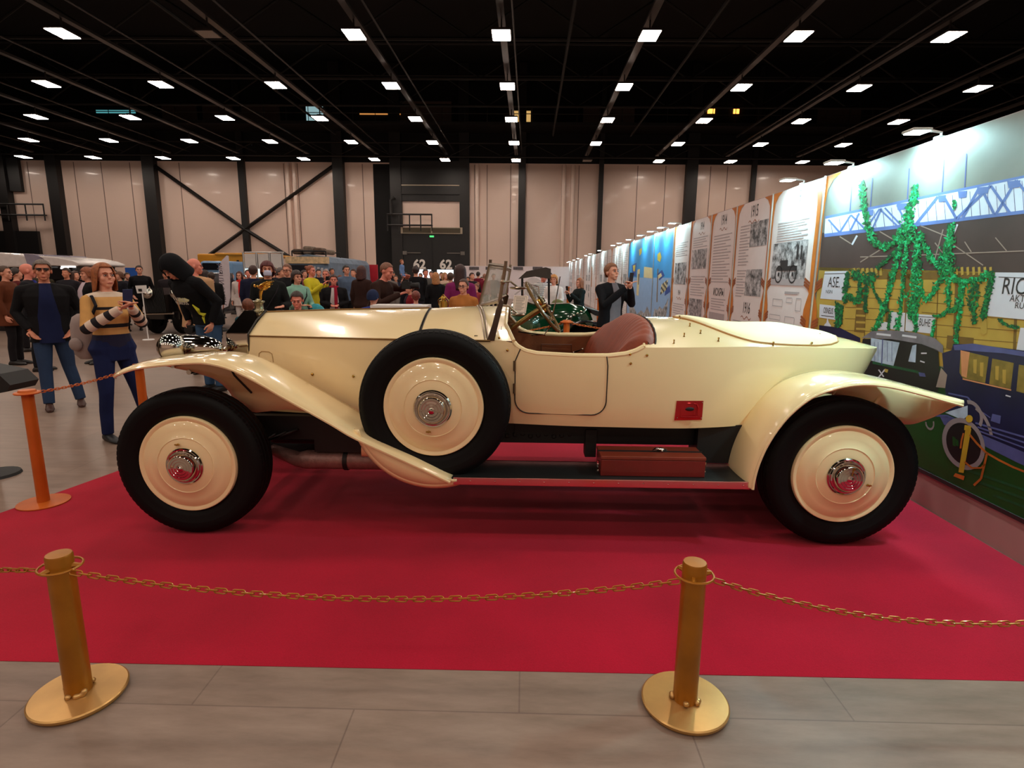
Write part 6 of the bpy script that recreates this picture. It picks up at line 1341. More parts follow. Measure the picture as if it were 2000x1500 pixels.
    if hb:
        th = {'buzz': .003, 'beanie': .016, 'bun': .005, 'short': .007}.get(hair, .012); P = []; zc = 1.632
        for i in range(33):
            az = 2*PI*i/32; a = abs(((az+PI) % (2*PI))-PI)           # 0 = front
            k = min(1, max(0, (a-.85)/.5)); kb = min(1, max(0, (a-1.6)/.9)); zl = hb[0]+(hb[1]-hb[0])*k+(hb[2]-hb[1])*kb; row = []
            for t in np.linspace(0, 1, 14):
                ztop_ = zc+.093+th; z = ztop_-(ztop_-zl)*t**1.3
                if z > zc: r = math.sqrt(max(0, 1-((z-zc)/(.0935+th))**2))
                else: r = 1.0+(.10*(zc-z)/.2 if hair in ('long', 'bob', 'vlong', 'fringe') else -.25*(zc-z)/.1*(0 if hair == 'beanie' else 1))
                row.append(tw(hd((-math.sin(az)*(.078+th)*r*(1+.03*math.sin(9*az)*(t > .4)), .012-math.cos(az)*(.096+th)*r, z))))
            P.append(row)
        q = MB(); q.grid(P); hm = hair_mat(hcol) if hair != 'beanie' else cloth(hcol)
        if hair == 'bun': blob(q, (0, .115, 1.68), (.035, .035, .035), hd)
        ob('hair' if hair != 'beanie' else 'hat', q, hm, B, solid=.007*s)
    if hair == 'hood':
        P = []
        for i in range(33):
            az = 2*PI*i/32; a = abs(((az+PI) % (2*PI))-PI); row = []
            k = min(1, max(0, (a-.55)/.35)); zl = 1.665+(1.44-1.665)*k
            for t in np.linspace(0, 1, 14):
                zc = 1.62; z = 1.755-(1.755-zl)*t**1.2; r = math.sqrt(max(0, 1-((z-zc)/.135)**2)) if z > zc else 1+.12*(zc-z)/.2
                row.append(tw(hd((-math.sin(az)*.112*r, .025-math.cos(az)*(.135 if a < 1.57 else .125)*r, z))))
            P.append(row)
        q = MB(); q.grid(P); ob('hood', q, cm, B, solid=.014)
    for x in extra:
        if x == 'glasses':
            q = MB()
            for sg in (-1, 1):
                q.tube([tw(hd((sg*(.033+.024*math.cos(t)), -.100, 1.604+.016*math.sin(t)))) for t in np.linspace(0, 2*PI, 13)[:-1]], s*.0028, 5, closed=True); q.tube([tw(hd((sg*.056, -.098, 1.610))), tw(hd((sg*.082, -.02, 1.612))), tw(hd((sg*.082, .02, 1.607)))], s*.0028, 5)
            q.tube([tw(hd((-.010, -.101, 1.610))), tw(hd((.010, -.101, 1.610)))], s*.0028, 5); ob('glasses', q, mat('dark_spectacle_frame', (34, 26, 26), .3), B)
        if x == 'shades':
            q = MB()
            for sg in (-1, 1):
                blob(q, (sg*.033, -.098, 1.622), (.027, .004, .014), hd)
            q.tube([tw(hd((-.058, -.096, 1.634))), tw(hd((0, -.104, 1.636))), tw(hd((.058, -.096, 1.634)))], s*.003, 5)
            for sg in (-1, 1): q.tube([tw(hd((sg*.058, -.096, 1.634))), tw(hd((sg*.084, .01, 1.618)))], s*.003, 5)
            ob('glasses', q, mat('dark_tinted_lens', (40, 30, 28), .15), B)
        if x == 'mask':
            q = MB(); P = [[tw(hd((.062*math.sin(a)*(1-.12*abs(b)), -.012-.098*math.cos(a)*(1-.08*b*b)-.006, 1.560+.038*b))) for b in np.linspace(-1, 1, 7)] for a in np.linspace(-1.15, 1.15, 13)]; q.grid(P); ob('face_mask', q, mat('pale_mask', (196, 200, 226), .8), B, solid=.004)
        if x == 'bag_strap':
            q = MB(); q.tube(M([(.14, -.05, 1.40), (.09, -.150, 1.28), (-.02, -.150, 1.10), (-.15, -.10, .95)]), s*.010, 6); ob('strap', q, cloth((30, 28, 32)), B)
        if x == 'flag_print':
            q = MB(); q.tube(M([(-.10, -.135, 1.24), (-.05, -.148, 1.25), (.05, -.148, 1.25), (.10, -.135, 1.24)]), [s*.012, s*.03, s*.03, s*.012], 6, sx=.2); ob('chest_print', q, mat('pale_yellow_print', (206, 200, 150), .7), B)
    return B, [np.array(tw(h)) for h in hands], tw, up, hd
def phone(c, face, label, rgb=(24, 24, 28), tilt=0, h=.075, w=.037):
    mb = MB(); fa = math.radians(face); ux = np.array([math.cos(fa), math.sin(fa), 0]); uy = np.array([-math.sin(fa), math.cos(fa), 0]); tz = math.radians(tilt); uz = np.array([0, 0, 1.])*math.cos(tz)+uy*math.sin(tz); un = np.cross(ux, uz)
    V = [np.array(c)+ux*a*w+uz*b*h+un*t for t in (-.004, .004) for a, b in ((-1, -1), (1, -1), (1, 1), (-1, 1))]
    mb.add(V, [(0, 3, 2, 1), (4, 5, 6, 7), (0, 1, 5, 4), (1, 2, 6, 5), (2, 3, 7, 6), (3, 0, 4, 7)])
    return ob('phone', mb, mat('phone_%d_%d_%d' % rgb, rgb, .3), loc=c, smooth=False, bevel=.003, label=label, cat='phone')
def sweater_mat():
    m = bpy.data.materials.new('banded_sweater'); m.use_nodes = True; nt = m.node_tree; b = nt.nodes['Principled BSDF']; L = nt.links.new; b.inputs['Roughness'].default_value = .9
    tc = nt.nodes.new('ShaderNodeTexCoord'); sp = nt.nodes.new('ShaderNodeSeparateXYZ'); r = nt.nodes.new('ShaderNodeValToRGB'); mr = nt.nodes.new('ShaderNodeMapRange'); mr.inputs['From Min'].default_value = .7; mr.inputs['From Max'].default_value = 1.5
    r.color_ramp.interpolation = 'CONSTANT'; nav = (*lin((22, 22, 52)), 1); mus = (*lin((206, 156, 92)), 1); crm = (*lin((216, 196, 176)), 1); blk = (*lin((20, 18, 26)), 1)
    e = r.color_ramp.elements; e[0].position = 0; e[0].color = nav
    e[1].position = (1.0-.7)/.8; e[1].color = mus
    for z, c in ((1.06, blk), (1.095, mus), (1.225, blk), (1.25, mus), (1.335, crm)):
        n = e.new((z-.7)/.8); n.color = c
    L(tc.outputs['Object'], sp.inputs[0]); L(sp.outputs['Z'], mr.inputs['Value']); L(mr.outputs['Result'], r.inputs['Fac']); L(r.outputs['Color'], b.inputs['Base Color'])
    return m
def sleeve_mat(E_, W):
    m = bpy.data.materials.new('banded_sleeve'); m.use_nodes = True; nt = m.node_tree; b = nt.nodes['Principled BSDF']; L = nt.links.new; b.inputs['Roughness'].default_value = .9
    tc = nt.nodes.new('ShaderNodeTexCoord'); sb = nt.nodes.new('ShaderNodeVectorMath'); sb.operation = 'SUBTRACT'; sb.inputs[1].default_value = tuple(E_)
    d = W-E_; dt = nt.nodes.new('ShaderNodeVectorMath'); dt.operation = 'DOT_PRODUCT'; dt.inputs[1].default_value = tuple(d/np.dot(d, d))
    r = nt.nodes.new('ShaderNodeValToRGB'); r.color_ramp.interpolation = 'CONSTANT'; mus = (*lin((206, 156, 92)), 1); crm = (*lin((218, 198, 180)), 1); blk = (*lin((20, 18, 26)), 1)
    mr = nt.nodes.new('ShaderNodeMapRange'); mr.inputs['From Min'].default_value = -.5; mr.inputs['From Max'].default_value = 1.0
    e = r.color_ramp.elements; e[0].position = 0; e[0].color = mus; e[1].position = .26; e[1].color = blk
    for z, c in ((.38, crm), (.50, blk), (.60, crm), (.74, blk), (.84, crm)): n = e.new(z); n.color = c
    L(tc.outputs['Object'], sb.inputs[0]); L(sb.outputs[0], dt.inputs[0]); L(dt.outputs['Value'], mr.inputs['Value']); L(mr.outputs['Result'], r.inputs['Fac']); L(r.outputs['Color'], b.inputs['Base Color'])
    return m
def stripe_mat():
    m = bpy.data.materials.new('striped_jersey'); m.use_nodes = True; nt = m.node_tree; b = nt.nodes['Principled BSDF']; L = nt.links.new; b.inputs['Roughness'].default_value = .9
    tc = nt.nodes.new('ShaderNodeTexCoord'); w = nt.nodes.new('ShaderNodeTexWave'); w.bands_direction = 'Z'; w.inputs['Scale'].default_value = 6.5; r = nt.nodes.new('ShaderNodeValToRGB'); r.color_ramp.interpolation = 'CONSTANT'
    r.color_ramp.elements[0].color = (*lin((40, 40, 70)), 1); r.color_ramp.elements[1].position = .25; r.color_ramp.elements[1].color = (*lin((224, 220, 214)), 1)
    L(tc.outputs['Object'], w.inputs['Vector']); L(w.outputs['Fac'], r.inputs['Fac']); L(r.outputs['Color'], b.inputs['Base Color']); return m
BLK = (17, 16, 19)
# woman photographing the car
B, hs_, tw, up, hd = person(203, 516, 5.15, face=24, female=True, label='woman in a mustard and black banded sweater and blue trousers photographing with a phone', fine=0, hair='bob', hcol=(150, 84, 40), bottom=(24, 34, 74), topmat=sweater_mat(), topname='sweater', sleeve=sleeve_mat, hem=.90, hipw=1.1, base=(-3.80, 5.15), head=(2, -4),
   arms=[((.22, -.14, 1.16), (.045, -.33, 1.32)), ((.25, -.11, 1.13), (.055, -.345, 1.31))], feet=[((.17, -.01, .49), (.27, .02, .085)), ((.12, -.03, .49), (.13, .02, .085))], shoe=(18, 20, 26))
pc = (hs_[0]+hs_[1])/2+np.array([0, 0, .045]); phone(pc, 60, 'dark blue phone held up by the woman in the banded sweater', (24, 44, 84), tilt=-10, h=.08, w=.04)
mb = MB(); c = np.array(tw((-.16, .17, 1.04)))
rings = []
for z, w in ((-.21, .06), (-.17, .10), (-.05, .115), (.1, .11), (.17, .085), (.20, .04)): rings.append([c+np.array([w*math.cos(t), w*.7*math.sin(t), z]) for t in np.linspace(0, 2*PI, 15)[:-1]])
mb.loft(rings); t_ = thing('backpack', c-np.array([0, 0, .24]), 'pale grey rucksack hanging behind the woman in the banded sweater', 'bag'); ob('bag_body', mb, mat('pale_grey_bag', (150, 134, 130), .8, vary=.12, bump=.2, bscale=20), t_)
mb = MB(); q = c+np.array([-.02, -.09, -.07]); mb.sphere(q, (.06, .03, .06), 8); ob('front_pocket', mb, MATS['pale_grey_bag'], t_)
mb = MB(); mb.tube([tw((-.15, .10, 1.40)), tw((-.15, -.05, 1.42)), tw((-.16, -.13, 1.34)), tw((-.20, .0, 1.12))], .014, 6); ob('shoulder_strap', mb, cloth((28, 28, 34)), t_)
# man in glasses
person(100, 509, 6.35, face=0, skin='m', label='grey haired man in dark glasses and black leather jacket over a blue shirt, in jeans', fine=0, hair='short', hcol=(104, 92, 84), top=BLK, shirt=(22, 30, 66), bottom=(44, 62, 92), extra=('shades',), wide=1.12, pose='pocket', base=(-5.38, 6.35), feet=[((.12, .06, .49), (.19, .05, .085)), ((.10, -.03, .49), (.11, -.06, .085))], shoe=(62, 34, 26), hem=.80)
# hooded man leaning over
B, hs_, tw, up, hd = person(330, 505, 7.3, face=-55, label='man in a black hooded top with yellow flame print leaning forward', fine=0, hair='hood', hcol=(40, 28, 22), top=(13, 15, 19), bottom=(56, 84, 116), lean=33, H=1.88, base=(-4.15, 7.4), head=(0, 12), arms=[((.28, .03, 1.12), (.25, -.13, .86)), ((.27, .02, 1.13), (.24, -.08, .86))], wide=1.12, hem=.82, topname='hooded_top', extra=('flag_print',))
mb = MB(); P = [(.15, -.14, 1.20), (.165, -.13, 1.12), (.14, -.14, 1.05), (.17, -.13, .98), (.145, -.14, .92), (.165, -.14, .85)]
mb.tube([tw(up((x*1.0, y-.02, z))) for x, y, z in P], [.006, .024, .016, .028, .018, .006], 6, sx=.4); ob('flame_print', mb, mat('yellow_flame', (206, 204, 40), .7), B)
ux_ = np.array(tw((1, 0, 0)))-np.array(tw((0, 0, 0))); ux_ /= np.linalg.norm(ux_); uz_ = np.array(tw(up((0, -.17, 1.30))))-np.array(tw(up((0, -.17, 1.20)))); uz_ /= np.linalg.norm(uz_); mb = MB(); mb.text('FAST &', tw(up((0, -.172, 1.255))), ux_, uz_, .07, bold=.03); mb.text('FURIOUS', tw(up((0, -.170, 1.205))), ux_, uz_, .06, bold=.03); ob('chest_lettering', mb, mat('white_print', (220, 220, 210), .7), B, smooth=False)
mb = MB(); mb.lathe([(0, -.05), (.055, -.05), (.06, -.045), (.06, .045), (.045, .05), (0, .05)], hs_[1]+np.array([0, -.02, -.02]), 'y', 16); mb.tube([hs_[1]+np.array([0, 0, .03]), hs_[1]+np.array([0, .06, .12])], .02, 6)
ob('camera', mb, M_DARK, loc=hs_[1], label='black camera hanging from the hand of the hooded man', cat='camera')
person(378, 505, 8.7, face=150, skin='r', label='bald man in a long beige coat standing behind the hooded man', fine=1, hair='bald', top=(190, 150, 112), bottom=(60, 60, 70), hem=.72, head=(-60, 0), wide=1.08, topname='coat')
# left edge
person(8, 520, 9.4, face=60, label='person in a long brown coat at the left edge of the crowd', fine=1, hair='bun', hcol=(70, 46, 30), female=True, top=(96, 50, 30), bottom=(28, 26, 30), hem=.70, topname='coat')
person(52, 515, 8.8, face=75, skin='r', label='bald man in a dark jacket over a blue shirt looking to the right', fine=1, hair='bald', top=(20, 20, 26), shirt=(34, 42, 120), bottom=(20, 20, 26), head=(20, 0), wide=1.1)
person(30, 524, 11, face=100, label='person in dark red behind the bald man in blue', fine=2, hair='short', hcol=(40, 28, 24), top=(80, 20, 22), bottom=(24, 22, 26))
person(74, 520, 12.2, face=0, label='person in dark olive behind the man in glasses', fine=2, hair='short', hcol=(40, 28, 24), top=(48, 44, 30), bottom=(24, 22, 26))
person(168, 523, 9.6, face=-70, label='woman with short auburn hair looking left, behind the man in glasses', fine=1, hair='fringe', hcol=(140, 76, 44), female=True, top=BLK, bottom=BLK, shirt=(200, 180, 190))
person(184, 522, 10.2, face=5, label='woman with long auburn hair in a rose blouse behind the woman with the phone', fine=1, hair='long', hcol=(128, 62, 36), female=True, skin='r', top=(190, 120, 110), bottom=BLK, topname='blouse')
person(271, 519, 15.5, face=0, label='dark haired man in a black jumper under the small blue sign', fine=1, top=BLK, bottom=BLK, pose='pocket')
person(232, 531, 15, face=-60, label='person with brown hair bending near the black show car', fine=2, hair='fringe', hcol=(96, 58, 34), top=(22, 22, 30), bottom=BLK)
person(248, 533, 17, face=20, label='person with dark hair left of the man in the black jumper', fine=2, hair='short', top=(40, 40, 50), bottom=BLK)
person(222, 527, 17, face=0, label='far person with grey green top next to the auburn woman', fine=2, hair='short', top=(60, 84, 66), bottom=BLK)
# between the banner and the figure on the radiator
person(400, 528, 14, face=170, label='woman seen from behind in a dark red top left of the white flag banner', fine=2, hair='bob', hcol=(36, 22, 22), female=True, top=(150, 36, 60), bottom=(24, 22, 26))
person(412, 532, 13.6, face=190, label='person in black right behind the white flag banner', fine=2, hair='short', top=BLK, bottom=BLK)
person(392, 533, 18, face=0, label='far person in dark clothes beneath the blue lorry cab', fine=2, hair='short', top=(34, 30, 44), bottom=BLK)
person(384, 530, 20, face=40, label='far person with a pale face beside the bald man in beige', fine=2, hair='short', top=(60, 50, 66), bottom=BLK)
person(467, 531, 15.5, face=-20, label='woman in a white coat with a bright red scarf', fine=1, hair='bob', hcol=(74, 36, 34), female=True, top=(206, 194, 190), bottom=(214, 206, 204), scarf=(206, 30, 30), topname='coat', hem=.74)
person(494, 519, 11.8, face=165, label='man seen from behind in a dark navy jacket beside the woman in the mask', fine=1, hair='short', hcol=(60, 32, 26), top=(24, 28, 52), bottom=(24, 26, 40), hem=.76, wide=1.1)
person(484, 527, 16, face=10, label='man with a reddish face behind the navy jacket', fine=2, skin='r', hair='buzz', top=(40, 36, 44), bottom=BLK)
B, hs_, tw, up, hd = person(521, 511, 8.2, face=0, label='woman in a pale face mask with dark red hair and black coat', fine=1, hair='fringe', hcol=(84, 22, 26), female=True, top=(20, 22, 22), bottom=BLK, extra=('mask', 'bag_strap'), arms=[((.25, -.03, 1.12), (.17, -.22, 1.10)), ((.23, .0, 1.12), (.18, -.2, .95))], hem=.78, topname='coat', collar=True)
mb = MB(); c = hs_[0]+np.array([.02, -.06, -.24]); mb.box(c-(.13, .05, .10), c+(.13, .05, .10)); mb.tube([c+(-.09, 0, .1), c+(-.05, 0, .2), c+(.05, 0, .2), c+(.09, 0, .1)], .010, 6); ob('handbag', mb, mat('dark_grey_bag', (48, 46, 52), .4, vary=.3, scale=20), loc=c, label='dark quilted handbag carried by the woman in the mask', cat='bag', bevel=.015)
person(484, 590, 7.6, face=180, label='child with brown hair seen low behind the radiator', fine=1, hair='short', hcol=(110, 58, 34), top=(30, 80, 90), bottom=BLK)
person(580, 572, 6.9, face=-8, label='boy with cropped dark hair looking down over the bonnet', fine=0, hair='short', hcol=(46, 30, 22), top=(30, 34, 50), bottom=BLK, head=(0, 16), skin='r')
person(561, 516, 11.6, face=-10, label='bald man in glasses and a black jacket behind the mint jumper', fine=1, hair='buzz', hcol=(120, 80, 60), top=(20, 20, 24), bottom=BLK, extra=('glasses',), head=(-15, 8))
person(548, 523, 13, face=60, label='grey haired man in a dark coat left of the bald man in glasses', fine=2, hair='short', hcol=(90, 80, 78), top=(26, 28, 40), bottom=BLK)
B, hs_, tw, up, hd = person(579, 529, 9.6, face=28, label='woman with dark curly hair in a mint turtleneck jumper', fine=1, hair='fringe', hcol=(44, 28, 24), female=True, top=(132, 178, 160), bottom=(40, 46, 66), collar=True, arms=[((.23, -.05, 1.12), (.14, -.24, 1.10)), ((.23, -.03, 1.12), (.05, -.22, 1.12))], topname='jumper', extra=('bag_strap',))
mb = MB(); c = hs_[0]; rings = []
for z, w in ((.05, .04), (.0, .10), (-.12, .14), (-.26, .17), (-.36, .13), (-.40, .05)): rings.append([c+np.array([.06+w*math.cos(t)*1.1+(-z)*.25, .5*w*math.sin(t), z*(1+.12*math.sin(3*t))]) for t in np.linspace(0, 2*PI, 17)[:-1]])
mb.loft(rings); ob('folded_jacket', mb, mat('teal_padded_jacket', (26, 146, 160), .5, vary=.2, scale=14, bump=.3, bscale=16), loc=c, label='teal jacket hung over the arm of the woman in mint', cat='jacket')
B, hs_, tw, up, hd = person(607, 519, 12.6, face=55, label='woman in a bright yellow jumper filming with a phone', fine=1, hair='bun', hcol=(134, 70, 42), female=True, skin='r', top=(204, 190, 44), bottom=(36, 42, 70), pose='phone', topname='jumper')
phone((hs_[0]+hs_[1])/2+np.array([0, 0, .04]), 55, 'dark phone held up by the woman in yellow', tilt=-8)
person(636, 527, 13.2, face=-15, skin='r', label='grey haired man with a red face behind the yellow jumper', fine=1, hair='buzz', hcol=(150, 120, 110), top=(30, 28, 40), bottom=BLK, wide=1.1)
person(651, 537, 11.2, face=0, label='person in a black coat with a long dark red scarf', fine=1, hair='short', hcol=(60, 36, 30), skin='r', top=BLK, bottom=(110, 28, 40), scarf=(150, 26, 50), pose='fold', shirt=(190, 180, 180), hem=.7, topname='coat', wide=1.12)
person(676, 519, 14.8, face=20, label='dark haired man in a blue grey jacket left of the photographer', fine=1, hair='short', hcol=(30, 22, 20), top=(84, 100, 124), bottom=BLK)
person(664, 538, 18, face=10, label='far person with brown hair behind the red scarf', fine=2, hair='fringe', hcol=(110, 60, 44), top=(60, 40, 44), bottom=BLK)
for i, (px, yt, d, c, hc_, lab) in enumerate(((594, 528, 17, (120, 60, 66), (60, 34, 28), 'far person in dull pink between the mint and yellow jumpers'), (622, 526, 19, (28, 26, 34), (30, 24, 22), 'far person in black under the old bus'), (531, 521, 14, (30, 26, 34), (60, 34, 28), 'dark coated person right of the woman in the mask'), (452, 534, 22, (60, 52, 60), (40, 28, 26), 'far person in grey by the yellow lorry'), (690, 526, 17, (70, 46, 40), (60, 34, 28), 'person in brown left behind the photographer'))):
    person(px, yt, d, face=(40, 10, -30, 60, -20)[i], label=lab, fine=2, hair='short', hcol=hc_, top=c, bottom=BLK)
# photographer in brown with raised arms
B, hs_, tw, up, hd = person(742, 515, 8.6, face=60, label='man in a brown jacket bending to shoot with a large camera held at his face', fine=1, hair='buzz', hcol=(120, 78, 58), skin='r', top=(48, 28, 22), bottom=(30, 30, 50), lean=18, H=1.76, base=(-2.25, 8.6), arms=[((.33, -.12, 1.36), (.07, -.30, 1.60)), ((.26, -.16, 1.18), (.02, -.30, 1.36))], wide=1.15)
c = (hs_[0]+hs_[1])/2+np.array([0, 0, -.02]); mb = MB(); mb.box(c-(.07, .04, .055), c+(.07, .04, .055)); mb.box(c+(-.03, -.03, .05), c+(.03, .03, .085)); mb.lathe([(0, 0), (.042, 0), (.045, .03), (.045, .09), (.05, .10), (.05, .14), (.04, .14), (0, .13)], c+np.array([.05, -.0, -.005]), 'x', 18)
ob('camera', mb, M_DARK, loc=c, label='large black camera held by the photographer in brown', cat='camera', bevel=.006)
person(727, 534, 7.9, face=165, label='person in a blue and lime green jacket in front of the photographer', fine=1, hair='beanie', hcol=(30, 40, 70), top=(28, 58, 150), bottom=BLK, shirt=(140, 200, 50), H=1.32)
person(706, 520, 12, face=150, label='person with reddish brown hair behind the shoulder of the photographer', fine=2, hair='bob', hcol=(70, 32, 26), female=True, top=(50, 30, 26), bottom=BLK)
# before the doors
person(792, 533, 22, face=-30, label='man carrying a child on his shoulders before the number 62 doors', fine=2, skin='r', hair='buzz', top=(40, 44, 60), bottom=BLK)
person(785, 515, 21.9, face=60, label='small child in light blue sitting on a man\'s shoulders', fine=2, hair='short', hcol=(150, 88, 50), top=(110, 140, 190), bottom=(110, 140, 190), H=1.0, zbase=aty(785, 515, 21.9)[2]-.88, feet=[((.10, -.18, .80), (.10, -.22, .52)), ((.10, -.18, .80), (.10, -.22, .52))])
person(812, 520, 15, face=175, label='man seen from behind in a black top under the left number 62', fine=1, hair='short', hcol=(44, 26, 22), top=BLK, bottom=(40, 34, 40), wide=1.15)
person(790, 544, 13, face=-75, label='boy in dark jacket with brown hair looking left', fine=2, hair='short', hcol=(100, 50, 32), top=(24, 26, 38), bottom=BLK, H=1.50, zbase=0)
person(800, 556, 11.5, face=-70, label='boy in a red and black sports top with white stripes', fine=1, hair='short', hcol=(90, 62, 40), top=(120, 24, 36), bottom=BLK, shirt=(30, 32, 46))
person(812, 572, 10, face=180, label='small child in light blue with red brown hair', fine=2, hair='short', hcol=(120, 56, 44), top=(80, 100, 160), bottom=BLK)
person(851, 533, 13.2, face=178, label='blonde woman seen from behind in black with a pink hood', fine=1, hair='bob', hcol=(176, 118, 70), female=True, top=BLK, bottom=BLK, scarf=(170, 40, 80))
person(831, 526, 18, face=20, label='far man in grey between the two door numbers', fine=2, hair='short', skin='r', top=(84, 80, 76), bottom=BLK)
person(869, 533, 19, face=30, label='far woman with fair hair under the right number 62', fine=2, hair='bob', hcol=(180, 130, 80), female=True, top=(200, 170, 150), bottom=BLK)
person(880, 533, 13.8, face=170, label='person in an olive jacket left of the purple jumper', fine=2, hair='short', hcol=(70, 44, 30), top=(92, 84, 58), bottom=BLK)
person(842, 530, 22, face=-10, label='far person with dark hair between the door windows', fine=2, hair='short', top=(30, 30, 36), bottom=BLK)
person(862, 532, 24, face=0, label='distant person in black by the right door leaf', fine=2, hair='short', top=(24, 22, 26), bottom=BLK)
person(773, 538, 20, face=0, label='distant person in dark blue left of the carried child', fine=2, hair='short', top=(30, 36, 60), bottom=BLK)
person(758, 525, 12.5, face=-35, label='grey haired person in a patterned grey coat behind the camera', fine=2, hair='fringe', hcol=(110, 70, 56), female=True, top=(104, 96, 92), bottom=BLK)
person(899, 518, 9.2, face=172, label='woman seen from behind in a purple top with long dark brown hair', fine=1, hair='long', hcol=(52, 24, 22), female=True, top=(124, 34, 92), bottom=BLK, wide=1.05, topname='top')
person(905, 546, 8.2, face=-22, label='young woman in glasses and a camel coat right of the purple top', fine=1, hair='bun', hcol=(66, 38, 28), female=True, top=(170, 106, 52), bottom=BLK, extra=('glasses',), collar=True, topname='coat', wide=1.1)
for i, (px, yt, d, c, hc_, lab) in enumerate(((922, 533, 18, (30, 24, 28), (60, 34, 28), 'person in black right of the purple top, raising a phone'), (934, 531, 24, (110, 24, 46), (34, 22, 22), 'distant person in burgundy before the white end wall'), (947, 535, 23, (120, 28, 48), (150, 100, 80), 'distant grey haired person in burgundy left of the windscreen'), (930, 556, 15, (150, 60, 60), (120, 70, 50), 'child in red and white low behind the camel coat'))):
    person(px, yt, d, face=(30, 170, 150, -40)[i], label=lab, fine=2, hair='short', hcol=hc_, top=c, bottom=BLK, pose='one' if i == 0 else 'hang')
# right: seen through and beside the windscreen
person(1061, 531, 14, face=25, skin='r', label='man in a white and navy striped jersey looking down', fine=1, hair='short', hcol=(60, 30, 26), topmat=stripe_mat(), bottom=(110, 70, 60), head=(10, 18), topname='jersey', wide=1.05)
B, hs_, tw, up, hd = person(1082, 537, 13, face=-15, label='blonde woman in a white jumper', fine=1, hair='fringe', hcol=(196, 132, 66), female=True, top=(222, 214, 212), bottom=(70, 60, 60), arms=[((.23, -.05, 1.12), (.10, -.24, 1.05)), ((.23, -.03, 1.12), (.05, -.24, 1.02))], topname='jumper')
c = hs_[0]+np.array([.12, 0, -.05]); mb = MB(); mb.sphere(c, (.16, .10, .17), 8); ob('folded_jacket', mb, mat('olive_jacket', (100, 102, 54), .8, vary=.2, bump=.3, bscale=16), loc=c, label='olive jacket held by the blonde woman in white', cat='jacket')
B, hs_, tw, up, hd = person(1132, 544, 13.4, face=-55, label='woman with auburn hair in a black leather coat holding up a phone', fine=1, hair='bob', hcol=(150, 84, 48), female=True, top=(20, 28, 28), bottom=BLK, pose='phone', hem=.7, topname='coat')
phone((hs_[0]+hs_[1])/2+np.array([0, 0, .05]), -55, 'small phone held by the woman in the leather coat', tilt=-8)
person(1074, 533, 16, face=0, label='person in dark clothes behind the blonde woman', fine=2, hair='short', top=(26, 24, 26), bottom=BLK)
B, hs_, tw, up, hd = person(1188, 515, 8.0, face=38, skin='l', label='young man in a black hoodie over a grey shirt photographing beside the blue banners', fine=0, hair='short', hcol=(128, 78, 46), top=(15, 15, 20), shirt=(120, 116, 124), bottom=(18, 18, 24), arms=[((.25, -.14, 1.18), (.045, -.34, 1.41)), ((.24, -.17, 1.17), (.035, -.36, 1.41))], head=(8, -6), topname='hoodie', base=(1.20, 8.0))
phone((hs_[0]+hs_[1])/2+np.array([0, 0, .06]), 38, 'black phone held by the young man in the hoodie', tilt=-8)

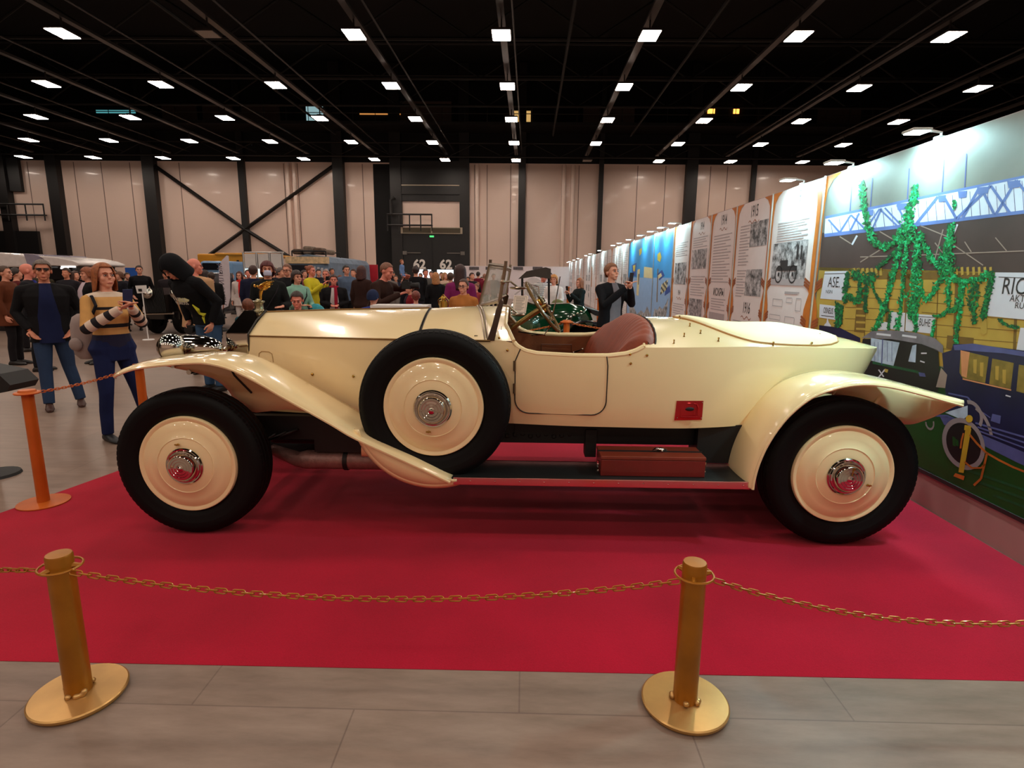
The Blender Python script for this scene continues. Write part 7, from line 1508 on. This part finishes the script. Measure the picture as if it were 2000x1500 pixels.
# more of the crowd, standing further back
for i, (px, yt, d, fc, sk, c, hr, hc_, lab) in enumerate((
 (128, 524, 12.5, -30, 'm', (30, 28, 34), 'short', (50, 36, 30), 'person in a dark jacket between the man in glasses and the auburn haired woman'),
 (146, 530, 13.9, 40, 'l', (70, 40, 44), 'bob', (60, 34, 26), 'distant woman in dull red left of the auburn haired woman'),
 (262, 530, 21.5, 10, 'm', (50, 56, 70), 'short', (40, 30, 26), 'distant man in grey blue under the small blue sign, left side'),
 (322, 530, 18, -20, 'm', (36, 30, 34), 'short', (40, 30, 26), 'distant person in black to the right of the tall black grille'),
 (426, 536, 20, 20, 'r', (120, 40, 60), 'short', (60, 40, 30), 'distant person in crimson behind the white flag banner'),
 (476, 538, 21, 0, 'm', (40, 44, 60), 'short', (46, 34, 28), 'distant person in slate behind the red scarf'),
 (541, 534, 19, 20, 'l', (60, 56, 66), 'fringe', (70, 44, 30), 'distant woman in grey under the lit booth panel'),
 (568, 527, 20, -40, 'm', (26, 26, 34), 'short', (40, 30, 26), 'distant man in black at the old bus door'),
 (648, 524, 21, 30, 'm', (54, 44, 44), 'short', (40, 30, 26), 'distant man in brown at the rear of the old bus'),
 (699, 531, 22, 10, 'l', (90, 84, 100), 'bob', (110, 70, 44), 'distant woman in lilac grey by the dark post'),
 (768, 532, 24, 0, 'm', (34, 34, 44), 'short', (40, 30, 26), 'distant man left of the door with 62'),
 (821, 534, 23, -20, 'l', (110, 96, 84), 'short', (70, 50, 36), 'distant person in beige under the left door number'),
 (856, 538, 26, 30, 'm', (70, 30, 50), 'short', (40, 30, 26), 'distant person in plum between the doors'),
 (876, 536, 25, 0, 'l', (60, 66, 60), 'bob', (150, 100, 60), 'distant fair woman in grey green at the right door'),
 (890, 540, 22, 10, 'm', (36, 36, 40), 'short', (40, 30, 26), 'distant person in black left of the long dark hair'),
 (914, 541, 21, -30, 'm', (64, 48, 44), 'short', (60, 40, 30), 'distant person in brown right of the long dark hair'),
 (941, 541, 27, 0, 'l', (100, 30, 50), 'short', (40, 30, 26), 'far person in red before the white end wall'),
 (964, 535, 24, 10, 'm', (70, 60, 66), 'short', (40, 30, 26), 'far person in grey seen through the windscreen, left'),
 (982, 538, 25, -10, 'r', (110, 60, 70), 'bob', (60, 30, 26), 'far person in rose seen through the windscreen, right'))):
    person(px, yt, d, face=fc, skin=sk, label=lab, fine=2, hair=hr, hcol=hc_, top=c, bottom=BLK, female=hr in ('bob', 'fringe'))
# ---------------------------------------------------------------- camera and picture settings
cam = bpy.data.cameras.new('camera'); cam.sensor_fit = 'HORIZONTAL'; cam.sensor_width = 36; cam.lens = 36*F/2000; cam.clip_start = .05; cam.clip_end = 200
co = bpy.data.objects.new('camera', cam); COL.objects.link(co); SC.camera = co
Mx = Matrix((tuple(R_)+(0,), tuple(U_)+(0,), tuple(-W_)+(0,), (0, 0, 0, 1))).transposed()
Mx.translation = Vector((0, 0, HC)); co.matrix_world = Mx
w = bpy.data.worlds.new('World'); SC.world = w; w.use_nodes = True; w.node_tree.nodes['Background'].inputs['Color'].default_value = (.9, .8, .75, 1); w.node_tree.nodes['Background'].inputs['Strength'].default_value = .0
SC.view_settings.view_transform = 'Standard'; SC.view_settings.look = 'None'; SC.view_settings.gamma = 1; SC.view_settings.exposure = 0.0; SC.view_settings.use_curve_mapping = False
SC.cycles.use_denoising = True; SC.cycles.max_bounces = 8; SC.cycles.sample_clamp_indirect = 6; SC.cycles.caustics_reflective = False; SC.cycles.caustics_refractive = False
